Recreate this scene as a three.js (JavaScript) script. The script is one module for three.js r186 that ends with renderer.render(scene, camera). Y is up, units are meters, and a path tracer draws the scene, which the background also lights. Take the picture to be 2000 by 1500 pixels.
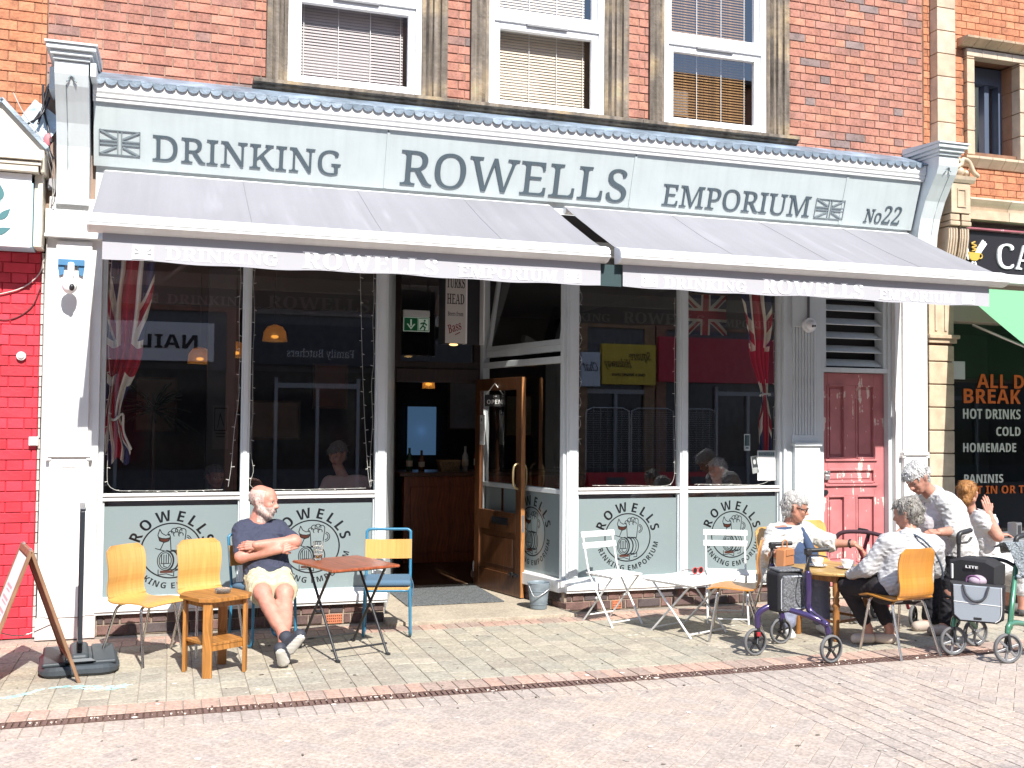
import * as THREE from 'three';
import { RoundedBoxGeometry } from 'three/addons/geometries/RoundedBoxGeometry.js';
import { mergeGeometries } from 'three/addons/utils/BufferGeometryUtils.js';
import { TextGeometry } from 'three/addons/geometries/TextGeometry.js';
import { FontLoader } from 'three/addons/loaders/FontLoader.js';
import { ImprovedNoise } from 'three/addons/math/ImprovedNoise.js';

// ---------------------------------------------------------------- camera, sky, sun, exposure
const scene = new THREE.Scene();
const camera = new THREE.PerspectiveCamera(40.69, 4 / 3, 0.1, 300);
{
  const yaw = 0.317856, pitch = 0.036893, roll = 0.008768;
  const f = new THREE.Vector3(Math.sin(yaw) * Math.cos(pitch), Math.sin(pitch), -Math.cos(yaw) * Math.cos(pitch));
  const r = new THREE.Vector3(Math.cos(yaw), 0, Math.sin(yaw)), u = new THREE.Vector3().crossVectors(r, f);
  const r2 = r.clone().multiplyScalar(Math.cos(roll)).addScaledVector(u, Math.sin(roll));
  const u2 = u.clone().multiplyScalar(Math.cos(roll)).addScaledVector(r, -Math.sin(roll));
  camera.quaternion.setFromRotationMatrix(new THREE.Matrix4().makeBasis(r2, u2, f.clone().negate()));
  camera.position.set(0, 1.7, 8.8);
  camera.updateMatrixWorld(); camera.updateProjectionMatrix();
}
const renderer = new THREE.WebGLRenderer({ antialias: true });
renderer.setSize(1024, 768);
renderer.toneMapping = THREE.LinearToneMapping;
renderer.toneMappingExposure = 2.45;
renderer.shadowMap.enabled = true;
const noise = new ImprovedNoise();
function fbm3(x, y, z, o = 4) { let s = 0, a = 0.5; for (let i = 0; i < o; i++) { s += a * noise.noise(x, y, z); x *= 2.03; y *= 2.03; z *= 2.03; a *= 0.5; } return s; }
{ // summer sky with broken white cloud
  const w = 1024, h = 512, d = new Float32Array(w * h * 4);
  for (let j = 0; j < h; j++) for (let i = 0; i < w; i++) {
    const el = ((j + 0.5) / h - 0.5) * Math.PI, az = (i + 0.5) / w * Math.PI * 2;
    const y = Math.sin(el), cx = Math.cos(el) * Math.cos(az), cz = Math.cos(el) * Math.sin(az);
    const k = (j * w + i) * 4, t = Math.pow(1 - Math.max(y, 0), 3);
    let r = 0.17 + 0.34 * t, g = 0.30 + 0.28 * t, b = 0.55 + 0.13 * t;
    if (y > 0.02) {
      const q = 1.6 / (y + 0.25), n = fbm3(cx * q + 7.3, cz * q + 2.1, 4.4, 6);
      const c = Math.min(1, Math.max(0, (n - 0.01) * 3.6)), e = 0.80 + 0.25 * fbm3(cx * q * 2, cz * q * 2, 9, 4);
      r += (e - r) * c; g += (e - g) * c; b += (e * 1.02 - b) * c;
    }
    if (y < 0) { r = 0.22; g = 0.2; b = 0.19; }
    d[k] = r; d[k + 1] = g; d[k + 2] = b; d[k + 3] = 1;
  }
  const t = new THREE.DataTexture(d, w, h, THREE.RGBAFormat, THREE.FloatType);
  t.mapping = THREE.EquirectangularReflectionMapping; t.magFilter = t.minFilter = THREE.LinearFilter; t.needsUpdate = true;
  scene.background = t; scene.environment = t;
}
const sun = new THREE.DirectionalLight(new THREE.Color().setRGB(1, 0.955, 0.88), 3.8);
sun.position.set(3 + 2.0, 20, 20.2); sun.target.position.set(3, 0, 0.2);
sun.castShadow = true; sun.shadow.radius = 1; sun.shadow.mapSize.set(4096, 4096);
Object.assign(sun.shadow.camera, { left: -9, right: 9, top: 9, bottom: -9, near: 1, far: 60 });
scene.add(sun, sun.target);

// ---------------------------------------------------------------- helpers
let seed = 1234567;
const rnd = () => { seed = (seed * 1664525 + 1013904223) >>> 0; return seed / 4294967296; };
const rr = (a, b) => a + (b - a) * rnd();
const V = (x, y, z) => new THREE.Vector3(x, y, z);
const PI = Math.PI;
const font = await new FontLoader().loadAsync('fonts/droid/droid_serif_regular.typeface.json');
const fontB = await new FontLoader().loadAsync('fonts/droid/droid_serif_bold.typeface.json');
const fontS = await new FontLoader().loadAsync('fonts/droid/droid_sans_bold.typeface.json');

// non-indexed geometry with uv in metres, projected along each face's main axis
function N(g, ou = 0, ov = 0) {
  g = g.index ? g.toNonIndexed() : g;
  if (!g.attributes.normal) g.computeVertexNormals();
  const p = g.attributes.position, n = p.count, uv = new Float32Array(n * 2);
  const a = V(), b = V(), c = V();
  for (let i = 0; i < n; i += 3) {
    a.fromBufferAttribute(p, i); b.fromBufferAttribute(p, i + 1); c.fromBufferAttribute(p, i + 2);
    const f = b.clone().sub(a).cross(c.clone().sub(a)), X = Math.abs(f.x), Y = Math.abs(f.y), Z = Math.abs(f.z);
    for (let k = 0; k < 3; k++) {
      const v = [a, b, c][k];
      const u = X > Y && X > Z ? [v.z, v.y] : Y > Z ? [v.x, v.z] : [v.x, v.y];
      uv[(i + k) * 2] = u[0] + ou; uv[(i + k) * 2 + 1] = u[1] + ov;
    }
  }
  for (const k of Object.keys(g.attributes)) if (!['position', 'normal', 'uv', 'color'].includes(k)) g.deleteAttribute(k);
  g.setAttribute('uv', new THREE.BufferAttribute(uv, 2));
  g.morphAttributes = {};
  g.clearGroups();
  return g;
}
const M = (list) => { const l = list.flat(9).filter(Boolean); return l.length === 1 ? l[0] : mergeGeometries(l); };
function B(w, h, d, x = 0, y = 0, z = 0, r = 0) { // box by centre
  const g = r ? new RoundedBoxGeometry(w, h, d, r >= 0.02 ? 3 : 1, Math.min(r, w / 2.01, h / 2.01, d / 2.01)) : new THREE.BoxGeometry(w, h, d);
  return N(g.index ? g.toNonIndexed() : g).translate(x, y, z);
}
const BB = (x0, x1, y0, y1, z0, z1, r = 0) => N(B(x1 - x0, y1 - y0, z1 - z0, (x0 + x1) / 2, (y0 + y1) / 2, (z0 + z1) / 2, r));
function CB(w, h, d, c = 0.004) { // brick: front face toward +z with chamfered arrises, back open
  const x = w / 2, y = h / 2, X = x - c, Y = y - c, z = d, q = [];
  const quad = (a, b, e, f) => q.push(...a, ...b, ...e, ...a, ...e, ...f);
  const o = [[-x, -y, z - c], [x, -y, z - c], [x, y, z - c], [-x, y, z - c]], i = [[-X, -Y, z], [X, -Y, z], [X, Y, z], [-X, Y, z]], k = [[-x, -y, 0], [x, -y, 0], [x, y, 0], [-x, y, 0]];
  quad(...i);
  for (let n = 0; n < 4; n++) { const m = (n + 1) % 4; quad(o[n], o[m], i[m], i[n]); quad(k[n], k[m], o[m], o[n]); }
  const g = new THREE.BufferGeometry();
  g.setAttribute('position', new THREE.Float32BufferAttribute(q, 3)); g.computeVertexNormals();
  return g;
}
class Poly extends THREE.CurvePath { }
function curveOf(pts, fillet = 0, closed = false) {
  const v = pts.map((p) => (p.isVector3 ? p : V(...p)));
  if (fillet <= 0) return new THREE.CatmullRomCurve3(v, closed, 'centripetal');
  const c = new Poly(); let last = v[0];
  for (let i = 1; i < v.length - 1; i++) {
    const a = v[i - 1], b = v[i], e = v[i + 1], f = Math.min(fillet, a.distanceTo(b) * 0.48, b.distanceTo(e) * 0.48);
    const s = b.clone().add(a.clone().sub(b).setLength(f)), t = b.clone().add(e.clone().sub(b).setLength(f));
    c.add(new THREE.LineCurve3(last, s)); c.add(new THREE.QuadraticBezierCurve3(s, b, t)); last = t;
  }
  c.add(new THREE.LineCurve3(last, v[v.length - 1]));
  return c;
}
function pipe(pts, r, { fillet = 0.03, rad = 8, seg = 0, closed = false, smooth = false } = {}) {
  const v = pts.map((p) => (p.isVector3 ? p : V(...p)));
  if (v.length === 2) return cyl(v[0], v[1], r, r, rad);
  const c = curveOf(v, smooth ? 0 : fillet, closed);
  const g = new THREE.TubeGeometry(c, seg || (v.length - 1) * 8, r, rad, closed);
  const caps = closed ? [] : [0, 1].map((t) => { const s = new THREE.SphereGeometry(r, rad, 4); const p = c.getPointAt(t); return N(s.translate(p.x, p.y, p.z)); });
  return M([N(g), caps]);
}
function cyl(a, b, ra, rb = ra, rad = 10) {
  a = a.isVector3 ? a : V(...a); b = b.isVector3 ? b : V(...b);
  const d = b.clone().sub(a), g = N(new THREE.CylinderGeometry(rb, ra, d.length(), rad, 1));
  g.applyQuaternion(new THREE.Quaternion().setFromUnitVectors(V(0, 1, 0), d.clone().normalize()));
  const m = a.clone().add(b).multiplyScalar(0.5); return g.translate(m.x, m.y, m.z);
}
const lathe = (pr, seg = 20) => N(new THREE.LatheGeometry(pr.map((p) => new THREE.Vector2(...p)), seg));
function ext(pts, depth, bevel = 0, holes = []) { // polygon in xy extruded along +z
  const s = new THREE.Shape(pts.map((p) => new THREE.Vector2(...p)));
  for (const h of holes) s.holes.push(new THREE.Path(h.map((p) => new THREE.Vector2(...p))));
  return N(new THREE.ExtrudeGeometry(s, { depth, bevelEnabled: bevel > 0, bevelThickness: bevel, bevelSize: bevel, bevelOffset: -bevel, bevelSegments: 1, steps: 1 }));
}
// profile (z,y) swept along x from x0 to x1
function sweepX(pr, x0, x1) { const g = ext(pr.map(([z, y]) => [-z, y]), x1 - x0); return N(g.rotateY(PI / 2).translate(x0, 0, 0)); }
const names = {};
function nm(n) { const k = names[n] = (names[n] ?? -1) + 1; return k ? `${n}_${String(k).padStart(3, '0')}` : n; }
function mesh(name, geo, mat, parent) {
  const o = new THREE.Mesh(Array.isArray(geo) ? M(geo) : geo, mat); o.castShadow = o.receiveShadow = true;
  if (parent) { o.name = name; parent.add(o); } else { o.name = nm(name); scene.add(o); }
  return o;
}
function tag(o, label, category, group) { o.userData.label = label; o.userData.category = category; if (group) o.userData.group = group; return o; }
function thing(name, label, category, pos = [0, 0, 0], turn = 0, group) {
  const o = new THREE.Group(); o.name = nm(name); o.position.set(...pos); o.rotation.y = turn; scene.add(o);
  return tag(o, label, category, group);
}
function copyOf(o, label, pos, turn = 0) { const c = o.clone(); c.name = nm(o.name.replace(/_\d{3}$/, '')); scene.add(c); c.userData = { ...o.userData, label }; if (pos) { c.position.set(...pos); c.rotation.y = turn; } return c; }
function struct(name, geo, mat, parent) { const o = mesh(name, geo, mat, parent); o.userData.kind = 'structure'; return o; }
const _v = V();
function inView(x, y, z, m = 1.03) { _v.set(x, y, z).project(camera); return Math.abs(_v.x) < m && Math.abs(_v.y) < m && _v.z < 1; }

// ---------------------------------------------------------------- textures and materials
function hash(x, y, s) { let h = (x * 374761393 + y * 668265263 + s * 982451653) | 0; h = Math.imul(h ^ (h >>> 13), 1274126177); return ((h ^ (h >>> 16)) >>> 0) / 4294967296; }
function vn(x, y, per, s, pery = per) { // tileable value noise
  const xi = Math.floor(x), yi = Math.floor(y), fx = x - xi, fy = y - yi, u = fx * fx * (3 - 2 * fx), v = fy * fy * (3 - 2 * fy), w = (a) => ((a % per) + per) % per, W = (a) => ((a % pery) + pery) % pery;
  const a = hash(w(xi), W(yi), s), b = hash(w(xi + 1), W(yi), s), c = hash(w(xi), W(yi + 1), s), d = hash(w(xi + 1), W(yi + 1), s);
  return a + (b - a) * u + (c - a) * v + (a - b - c + d) * u * v;
}
function fb(u, v, per, oct, s, sx = 1, sy = 1) { let t = 0, a = 0.5, n = 0; for (let i = 0; i < oct; i++) { t += a * vn(u * per * sx, v * per * sy, per * sx, s + i, per * sy); n += a; a *= 0.55; per *= 2; } return t / n; }
function tex(n, size, fn, srgb = true) {
  const d = new Uint8Array(n * n * 4);
  for (let j = 0; j < n; j++) for (let i = 0; i < n; i++) { const c = fn(i / n, j / n); const k = (j * n + i) * 4; for (let q = 0; q < 3; q++) d[k + q] = Math.max(0, Math.min(255, (c.length ? c[q] : c) * 255)); d[k + 3] = 255; }
  const t = new THREE.DataTexture(d, n, n); t.wrapS = t.wrapT = THREE.RepeatWrapping; t.magFilter = THREE.LinearFilter; t.minFilter = THREE.LinearMipmapLinearFilter; t.generateMipmaps = true;
  t.repeat.set(1 / size, 1 / size); if (srgb) t.colorSpace = THREE.SRGBColorSpace; t.needsUpdate = true; return t;
}
const T = {
  grain: tex(512, 0.5, (u, v) => 0.80 + 0.2 * fb(u, v, 6, 6, 1) + (hash(u * 512 | 0, v * 512 | 0, 3) - 0.5) * 0.12),
  brick: tex(512, 0.6, (u, v) => { const a = fb(u, v, 5, 3, 11), b = fb(u, v, 40, 3, 12); const k = 0.72 + 0.34 * a + (b - 0.5) * 0.28; const s = b > 0.72 ? -0.12 : 0; return [k + s, k * 0.99 + s, k * 0.98 + s]; }),
  bumpG: tex(512, 0.35, (u, v) => fb(u, v, 12, 6, 21), false),
  pave: tex(512, 0.8, (u, v) => { const a = fb(u, v, 4, 4, 31), b = hash(u * 512 | 0, v * 512 | 0, 5), c = fb(u, v, 60, 2, 33); const k = 0.82 + 0.14 * a + (c - 0.5) * 0.26 + (b - 0.5) * 0.14; return [k, k * (0.99 + 0.01 * a), k * 0.985]; }),
  blotch: tex(512, 3.1, (u, v) => { const a = fb(u, v, 3, 6, 41), b = fb(u, v, 40, 3, 43); const k = 0.80 + 0.26 * (a - 0.5) * 1.6 + 0.1 * (b - 0.5) + 0.1; return [k, k, k]; }),
  ply: tex(512, 0.5, (u, v) => { const w = fb(u, v, 4, 3, 51) * 0.5, a = fb(u + w * 0.05, v, 2, 3, 52, 24, 1), b = fb(u, v, 4, 2, 53, 32, 1); const k = 0.89 + 0.1 * a + 0.05 * (b - 0.5); return [k, k * (0.98 + 0.02 * a), k * (0.94 + 0.06 * a)]; }),
  wood: tex(512, 0.5, (u, v) => { const a = fb(u + 0.03 * Math.sin(v * 6.283), v, 2, 4, 61, 20, 1), b = fb(u, v, 6, 3, 62); const k = 0.6 + 0.45 * a + 0.15 * (b - 0.5); return [k, k * 0.96, k * 0.9]; }),
  stone: tex(512, 1.2, (u, v) => { const a = fb(u, v, 3, 4, 71, 10, 1), b = fb(u, v, 4, 5, 72), c = fb(u, v, 30, 3, 73); const k = 0.32 + 0.75 * (a * 0.55 + b * 0.45 - 0.12) + 0.16 * (c - 0.5), y = Math.max(0, b - 0.52) * 1.4; return [k + 0.10 + y * 0.55, k + 0.07 + y * 0.42, k + 0.03 + y * 0.12]; }),
  lead: tex(512, 0.9, (u, v) => { const a = fb(u, v, 5, 5, 81), b = fb(u, v, 3, 3, 82, 1, 6); const k = 0.55 + 0.5 * a - 0.12 * b; return [k * 0.95, k, k * 1.05]; }),
  weave: tex(256, 0.06, (u, v) => 0.86 + 0.07 * Math.sin(u * 6.283 * 24) * Math.sin(v * 6.283 * 24) + 0.07 * hash(u * 256 | 0, v * 256 | 0, 9)),
  hair: tex(512, 0.12, (u, v) => { const a = fb(u + 0.04 * Math.sin(v * 12.56), v, 4, 4, 91, 16, 1); return 0.45 + 0.6 * a; }),
  skin: tex(256, 0.25, (u, v) => { const a = fb(u, v, 8, 4, 95), b = fb(u, v, 3, 3, 96); const r = Math.max(0, b - 0.5); return [0.86 + 0.14 * a, 0.78 + 0.2 * a - 0.25 * r, 0.76 + 0.2 * a - 0.28 * r]; }),
  paint: tex(512, 0.9, (u, v) => { const a = fb(u, v, 3, 5, 101), b = fb(u, v, 2, 4, 102, 12, 1); return 0.9 + 0.07 * a + 0.04 * (b - 0.5); }),
  peel: tex(512, 0.8, (u, v) => { const a = fb(u, v, 6, 5, 111), b = fb(u, v, 3, 4, 112, 10, 1), w = a * 0.6 + b * 0.4 > 0.652 ? 1 : 0; const k = 0.88 + 0.22 * a; return w ? [0.84, 0.77, 0.73] : [0.70 * k, 0.435 * k, 0.445 * k]; }),
  felt: tex(256, 0.25, (u, v) => { const a = fb(u, v, 24, 4, 121); return 0.4 + 0.75 * a; }),
  canvas: tex(1024, 4.2, (u, v) => { const a = fb(u, v, 3, 5, 151), b = fb(u, v, 2, 4, 152, 24, 1), c = hash(u * 1024 | 0, v * 1024 | 0, 7); const s = Math.max(0, fb(u, v, 5, 3, 154, 8, 1) - 0.66) * 1.2; const k = 0.84 + 0.1 * (a - 0.5) + 0.07 * (b - 0.5) + 0.05 * (c - 0.5) + s * 0.22; return [k, k, k]; }),
  floral: tex(256, 0.16, (u, v) => { const a = vn(u * 7, v * 7, 7, 131), b = fb(u, v, 16, 2, 132); return a > 0.8 && b > 0.42 ? [0.25, 0.26, 0.33] : [0.95, 0.93, 0.93]; }),
  rib: tex(256, 0.2, (u, v) => 0.8 + 0.2 * Math.sin(v * 6.283 * 20) * (0.8 + 0.2 * vn(u * 20, v * 20, 20, 141))),
};
const rep = (t, x, y) => { const c = t.clone(); c.repeat.set(x, y); c.needsUpdate = true; return c; };
function mat(c, o = {}) {
  const { phys, ...q } = o;
  const m = new (phys || o.clearcoat || o.transmission || o.sheen ? THREE.MeshPhysicalMaterial : THREE.MeshStandardMaterial)({ roughness: 0.75, side: THREE.DoubleSide, ...q });
  m.color.setRGB(...c); return m;
}
const bump = (b = 0.003, t = T.bumpG) => ({ bumpMap: t, bumpScale: b });
const mt = {
  white: mat([0.80, 0.80, 0.79], { roughness: 0.45, map: T.paint, ...bump(0.0008) }),
  upvc: mat([0.82, 0.83, 0.84], { roughness: 0.3 }),
  grey: mat([0.66, 0.71, 0.725], { roughness: 0.5, map: T.paint, ...bump(0.0008) }),
  fascia: mat([0.52, 0.575, 0.585], { roughness: 0.5, map: T.paint, ...bump(0.0008) }),
  letter: mat([0.072, 0.098, 0.118], { roughness: 0.5 }),
  letterEdge: mat([0.20, 0.24, 0.26], { roughness: 0.5 }),
  lead: mat([0.44, 0.50, 0.56], { map: T.lead, roughness: 0.55, metalness: 0.15, ...bump(0.004) }),
  mortar: mat([0.34, 0.235, 0.18], { map: T.grain, ...bump(0.004) }),
  mortarO: mat([0.26, 0.13, 0.075], { map: T.grain, ...bump(0.004) }),
  stone: mat([0.31, 0.28, 0.255], { map: T.stone, ...bump(0.006) }),
  cream: mat([0.60, 0.49, 0.32], { map: T.grain, roughness: 0.45, ...bump(0.001) }),
  creamPaint: mat([0.72, 0.66, 0.55], { map: T.paint, roughness: 0.5 }),
  glass: mat([1, 1, 1], { transmission: 1, thickness: 0, roughness: 0, ior: 2.05, side: THREE.FrontSide }),
  glassUp: mat([1, 1, 1], { transmission: 1, thickness: 0, roughness: 0, ior: 2.3, side: THREE.FrontSide }),
  glassC: mat([0.9, 0.97, 0.93], { transmission: 1, thickness: 0, roughness: 0, ior: 1.6, side: THREE.FrontSide }),
  dark: mat([0.02, 0.02, 0.022], { roughness: 0.8 }),
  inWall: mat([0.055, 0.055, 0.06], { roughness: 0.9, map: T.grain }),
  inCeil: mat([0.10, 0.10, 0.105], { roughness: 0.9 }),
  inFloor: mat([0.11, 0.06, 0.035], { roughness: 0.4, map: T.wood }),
  black: mat([0.018, 0.018, 0.02], { roughness: 0.45 }),
  blackM: mat([0.03, 0.03, 0.034], { roughness: 0.35, metalness: 0.4 }),
  rubber: mat([0.12, 0.12, 0.125], { roughness: 0.85 }),
  plast: mat([0.04, 0.05, 0.06], { roughness: 0.55, ...bump(0.0006) }),
  chrome: mat([0.62, 0.6, 0.57], { metalness: 1, roughness: 0.22 }),
  steel: mat([0.5, 0.5, 0.5], { metalness: 0.9, roughness: 0.4 }),
  galv: mat([0.46, 0.50, 0.51], { metalness: 0.15, roughness: 0.45, map: T.lead }),
  ply: mat([0.60, 0.34, 0.105], { map: T.ply, roughness: 0.35, clearcoat: 0.3, clearcoatRoughness: 0.3 }),
  plyD: mat([0.55, 0.24, 0.045], { map: T.ply, roughness: 0.32, clearcoat: 0.35, clearcoatRoughness: 0.3 }),
  oak: mat([0.50, 0.235, 0.06], { map: T.wood, roughness: 0.45 }),
  redwood: mat([0.40, 0.105, 0.04], { map: T.wood, roughness: 0.35, clearcoat: 0.3, clearcoatRoughness: 0.25 }),
  doorwood: mat([0.135, 0.058, 0.026], { map: T.wood, roughness: 0.35, clearcoat: 0.4, clearcoatRoughness: 0.25 }),
  doorEdge: mat([0.50, 0.24, 0.09], { map: T.wood, roughness: 0.5 }),
  tablepine: mat([0.58, 0.40, 0.16], { map: T.wood, roughness: 0.4 }),
  turned: mat([0.40, 0.19, 0.06], { map: T.wood, roughness: 0.4 }),
  blueF: mat([0.035, 0.19, 0.33], { roughness: 0.35, map: T.paint }),
  cushion: mat([0.09, 0.17, 0.26], { roughness: 0.9, map: T.weave, ...bump(0.001, T.weave) }),
  awning: mat([0.30, 0.30, 0.325], { map: T.canvas, roughness: 0.9, ...bump(0.0006, T.weave) }),
  valance: mat([0.46, 0.46, 0.50], { map: T.weave, roughness: 0.9 }),
  print: mat([0.86, 0.86, 0.88], { roughness: 0.9 }),
  pink: mat([0.98, 0.98, 0.98], { map: T.peel, roughness: 0.6, ...bump(0.0015, T.peel) }),
  redPaint: mat([0.62, 0.03, 0.052], { map: T.blotch, roughness: 0.55, ...bump(0.003) }),
  maroon: mat([0.20, 0.012, 0.03], { roughness: 0.7, map: T.paint }),
  concrete: mat([0.46, 0.40, 0.32], { map: T.pave, roughness: 0.9, ...bump(0.002) }),
  matGrey: mat([0.17, 0.185, 0.195], { map: T.felt, roughness: 1, ...bump(0.004, T.felt) }),
  sand: mat([0.38, 0.33, 0.28], { map: T.pave, roughness: 1, ...bump(0.004) }),
  china: mat([0.82, 0.82, 0.81], { roughness: 0.12, clearcoat: 0.6 }),
  clear: mat([1, 1, 1], { transmission: 1, thickness: 0.01, roughness: 0.02, ior: 1.45 }),
};
// ---------------------------------------------------------------- pieces: the nearest 300 in view are meshes of their own, the rest one mass
function layPieces(parent, name, items, most = 300) {
  for (const t of items) { t.seen = inView(t.p[0], t.p[1], t.p[2], 1.04); t.far = camera.position.distanceTo(_v.set(...t.p)); }
  const order = items.slice().sort((a, b) => (b.seen - a.seen) || a.far - b.far), rest = [];
  order.forEach((t, i) => {
    if (i < most && t.seen) {
      const o = new THREE.Mesh(t.geo, t.mat); o.name = name; o.position.set(...t.p); o.rotation.set(t.rx || 0, t.ry || 0, t.rz || 0);
      o.castShadow = o.receiveShadow = true; parent.add(o);
    } else rest.push(t);
  });
  if (rest.length) {
    const by = new Map(); const m4 = new THREE.Matrix4(), e = new THREE.Euler();
    for (const t of rest) { const g = t.geo.clone(); m4.makeRotationFromEuler(e.set(t.rx || 0, t.ry || 0, t.rz || 0)).setPosition(...t.p); g.applyMatrix4(m4); if (!by.has(t.mat)) by.set(t.mat, []); by.get(t.mat).push(g); }
    const mats = [...by.keys()], g = mergeGeometries(mats.map((k) => mergeGeometries(by.get(k))), true);
    const o = new THREE.Mesh(g, mats); o.name = name + '_mass'; o.userData.kind = 'stuff'; o.castShadow = o.receiveShadow = true; parent.add(o);
  }
}
const pick = (l) => { let t = rnd() * l.reduce((a, b) => a + b[1], 0); for (const [m, w] of l) if ((t -= w) <= 0) return m; return l[0][0]; };
// Flemish bond between x0..x1, y0..y1 on the plane z, with rectangular holes
const brickGeo = new Map();
function bond(parent, { x0, x1, y0, y1, z, course = 0.079, st = 0.234, hd = 0.118, joint = 0.0075, holes = [], mats, depth = 0.014, most = 300, name = 'brick', turn = 0, stretcher = false }) {
  const items = [];
  for (let r = 0, y = y0; y < y1 - 0.02; r++, y += course) {
    const h = Math.min(course, y1 - y) - joint, yc = y + course / 2;
    const gaps = holes.filter((q) => yc > q[2] && yc < q[3]).sort((a, b) => a[0] - b[0]);
    let cur = [[x0, x1]];
    for (const q of gaps) cur = cur.flatMap(([a, b]) => [[a, Math.min(b, q[0])], [Math.max(a, q[1]), b]].filter(([c, d]) => d - c > 0.02));
    let x = x0 - (r % 2 ? (stretcher ? st / 2 : (st + hd) / 2 + hd * 0.02) : 0), k = 0;
    while (x < x1) {
      const w = stretcher ? st : k % 2 ? hd : st; k++;
      for (const [a, b] of cur) {
        const A = Math.max(a, x), Bx = Math.min(b, x + w);
        if (Bx - A < 0.028) continue;
        const W = Math.round((Bx - A - joint) * 500) / 500, key = `${W}|${h.toFixed(3)}|${Math.floor(rnd() * 5)}|${depth}`;
        if (!brickGeo.has(key)) brickGeo.set(key, N(CB(W, h, depth + 0.02, 0.0035), rnd() * 3, rnd() * 3));
        const c = [(A + Bx) / 2, y + course / 2, z - 0.02];
        items.push({ geo: brickGeo.get(key), mat: pick(mats), p: [c[0] + rr(-0.0012, 0.0012), c[1] + rr(-0.001, 0.001), c[2] + rr(-0.003, 0.002)], rz: rr(-0.004, 0.004) });
      }
      x += w;
    }
  }
  layPieces(parent, name, items, most);
}
const brickMat = (c) => mat(c, { map: T.brick, roughness: 0.85, ...bump(0.004) });
const redBricks = [[brickMat([0.485, 0.225, 0.165]), 5], [brickMat([0.46, 0.205, 0.15]), 5], [brickMat([0.435, 0.20, 0.152]), 4], [brickMat([0.385, 0.19, 0.152]), 2.4], [brickMat([0.32, 0.185, 0.16]), 1], [brickMat([0.25, 0.185, 0.178]), 0.6], [brickMat([0.52, 0.24, 0.165]), 2]];
const orangeBricks = [[brickMat([0.53, 0.22, 0.115]), 5], [brickMat([0.50, 0.20, 0.10]), 4], [brickMat([0.55, 0.24, 0.13]), 3], [brickMat([0.455, 0.18, 0.095]), 2]];
const plinthBricks = [[brickMat([0.115, 0.075, 0.07]), 4], [brickMat([0.16, 0.095, 0.085]), 4], [brickMat([0.20, 0.115, 0.10]), 3], [brickMat([0.09, 0.07, 0.072]), 2]];
const redPainted = [[mat([0.68, 0.042, 0.07], { map: T.blotch, roughness: 0.5, ...bump(0.002) }), 1], [mat([0.65, 0.038, 0.062], { map: T.blotch, roughness: 0.5, ...bump(0.002) }), 1]];

// ---------------------------------------------------------------- ground
struct('ground', N(new THREE.PlaneGeometry(160, 160).rotateX(-PI / 2).translate(3, -0.03, 0)), mat([0.36, 0.31, 0.27], { map: T.pave, roughness: 0.95 }));
const pav = (c) => mat(c, { map: T.pave, roughness: 0.9, ...bump(0.0035) });
const beige = [[pav([0.44, 0.40, 0.32]), 4], [pav([0.42, 0.38, 0.305]), 4], [pav([0.39, 0.36, 0.30]), 3], [pav([0.46, 0.41, 0.335]), 2], [pav([0.375, 0.335, 0.275]), 1]];
const rosy = [[pav([0.52, 0.36, 0.295]), 4], [pav([0.50, 0.335, 0.27]), 4], [pav([0.51, 0.38, 0.32]), 2], [pav([0.40, 0.30, 0.255]), 2]];
const worn = [[pav([0.465, 0.39, 0.34]), 4], [pav([0.455, 0.38, 0.335]), 4], [pav([0.43, 0.37, 0.335]), 3], [pav([0.48, 0.40, 0.345]), 2], [pav([0.42, 0.36, 0.325]), 1]];
function polyTop(pts, h = 0.03, c = 0.0025) { // convex polygon in (x,z), counter-clockwise seen from above; top at y = 0
  const n = pts.length, cx = pts.reduce((a, p) => a + p[0], 0) / n, cz = pts.reduce((a, p) => a + p[1], 0) / n, q = [];
  const ins = pts.map(([x, z]) => { const l = Math.hypot(x - cx, z - cz), k = Math.max(0, 1 - c * 1.5 / l); return [cx + (x - cx) * k, 0, cz + (z - cz) * k]; });
  const out = pts.map(([x, z]) => [x, -c, z]), low = pts.map(([x, z]) => [x, -h, z]);
  for (let i = 1; i < n - 1; i++) q.push(...ins[0], ...ins[i], ...ins[i + 1]);
  for (let i = 0; i < n; i++) { const j = (i + 1) % n; for (const [a, b] of [[ins, out], [out, low]]) q.push(...b[i], ...b[j], ...a[j], ...b[i], ...a[j], ...a[i]); }
  const g = new THREE.BufferGeometry(); g.setAttribute('position', new THREE.Float32BufferAttribute(q, 3)); g.computeVertexNormals();
  return g;
}
function clipPoly(pts, [nx, nz, d]) { // keep nx*x + nz*z >= d
  const out = []; const f = (p) => nx * p[0] + nz * p[1] - d;
  pts.forEach((p, i) => { const q = pts[(i + 1) % pts.length], a = f(p), b = f(q); if (a >= 0) out.push(p); if (a * b < 0) { const t = a / (a - b); out.push([p[0] + (q[0] - p[0]) * t, p[1] + (q[1] - p[1]) * t]); } });
  return out;
}
const paverGeo = new Map();
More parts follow.
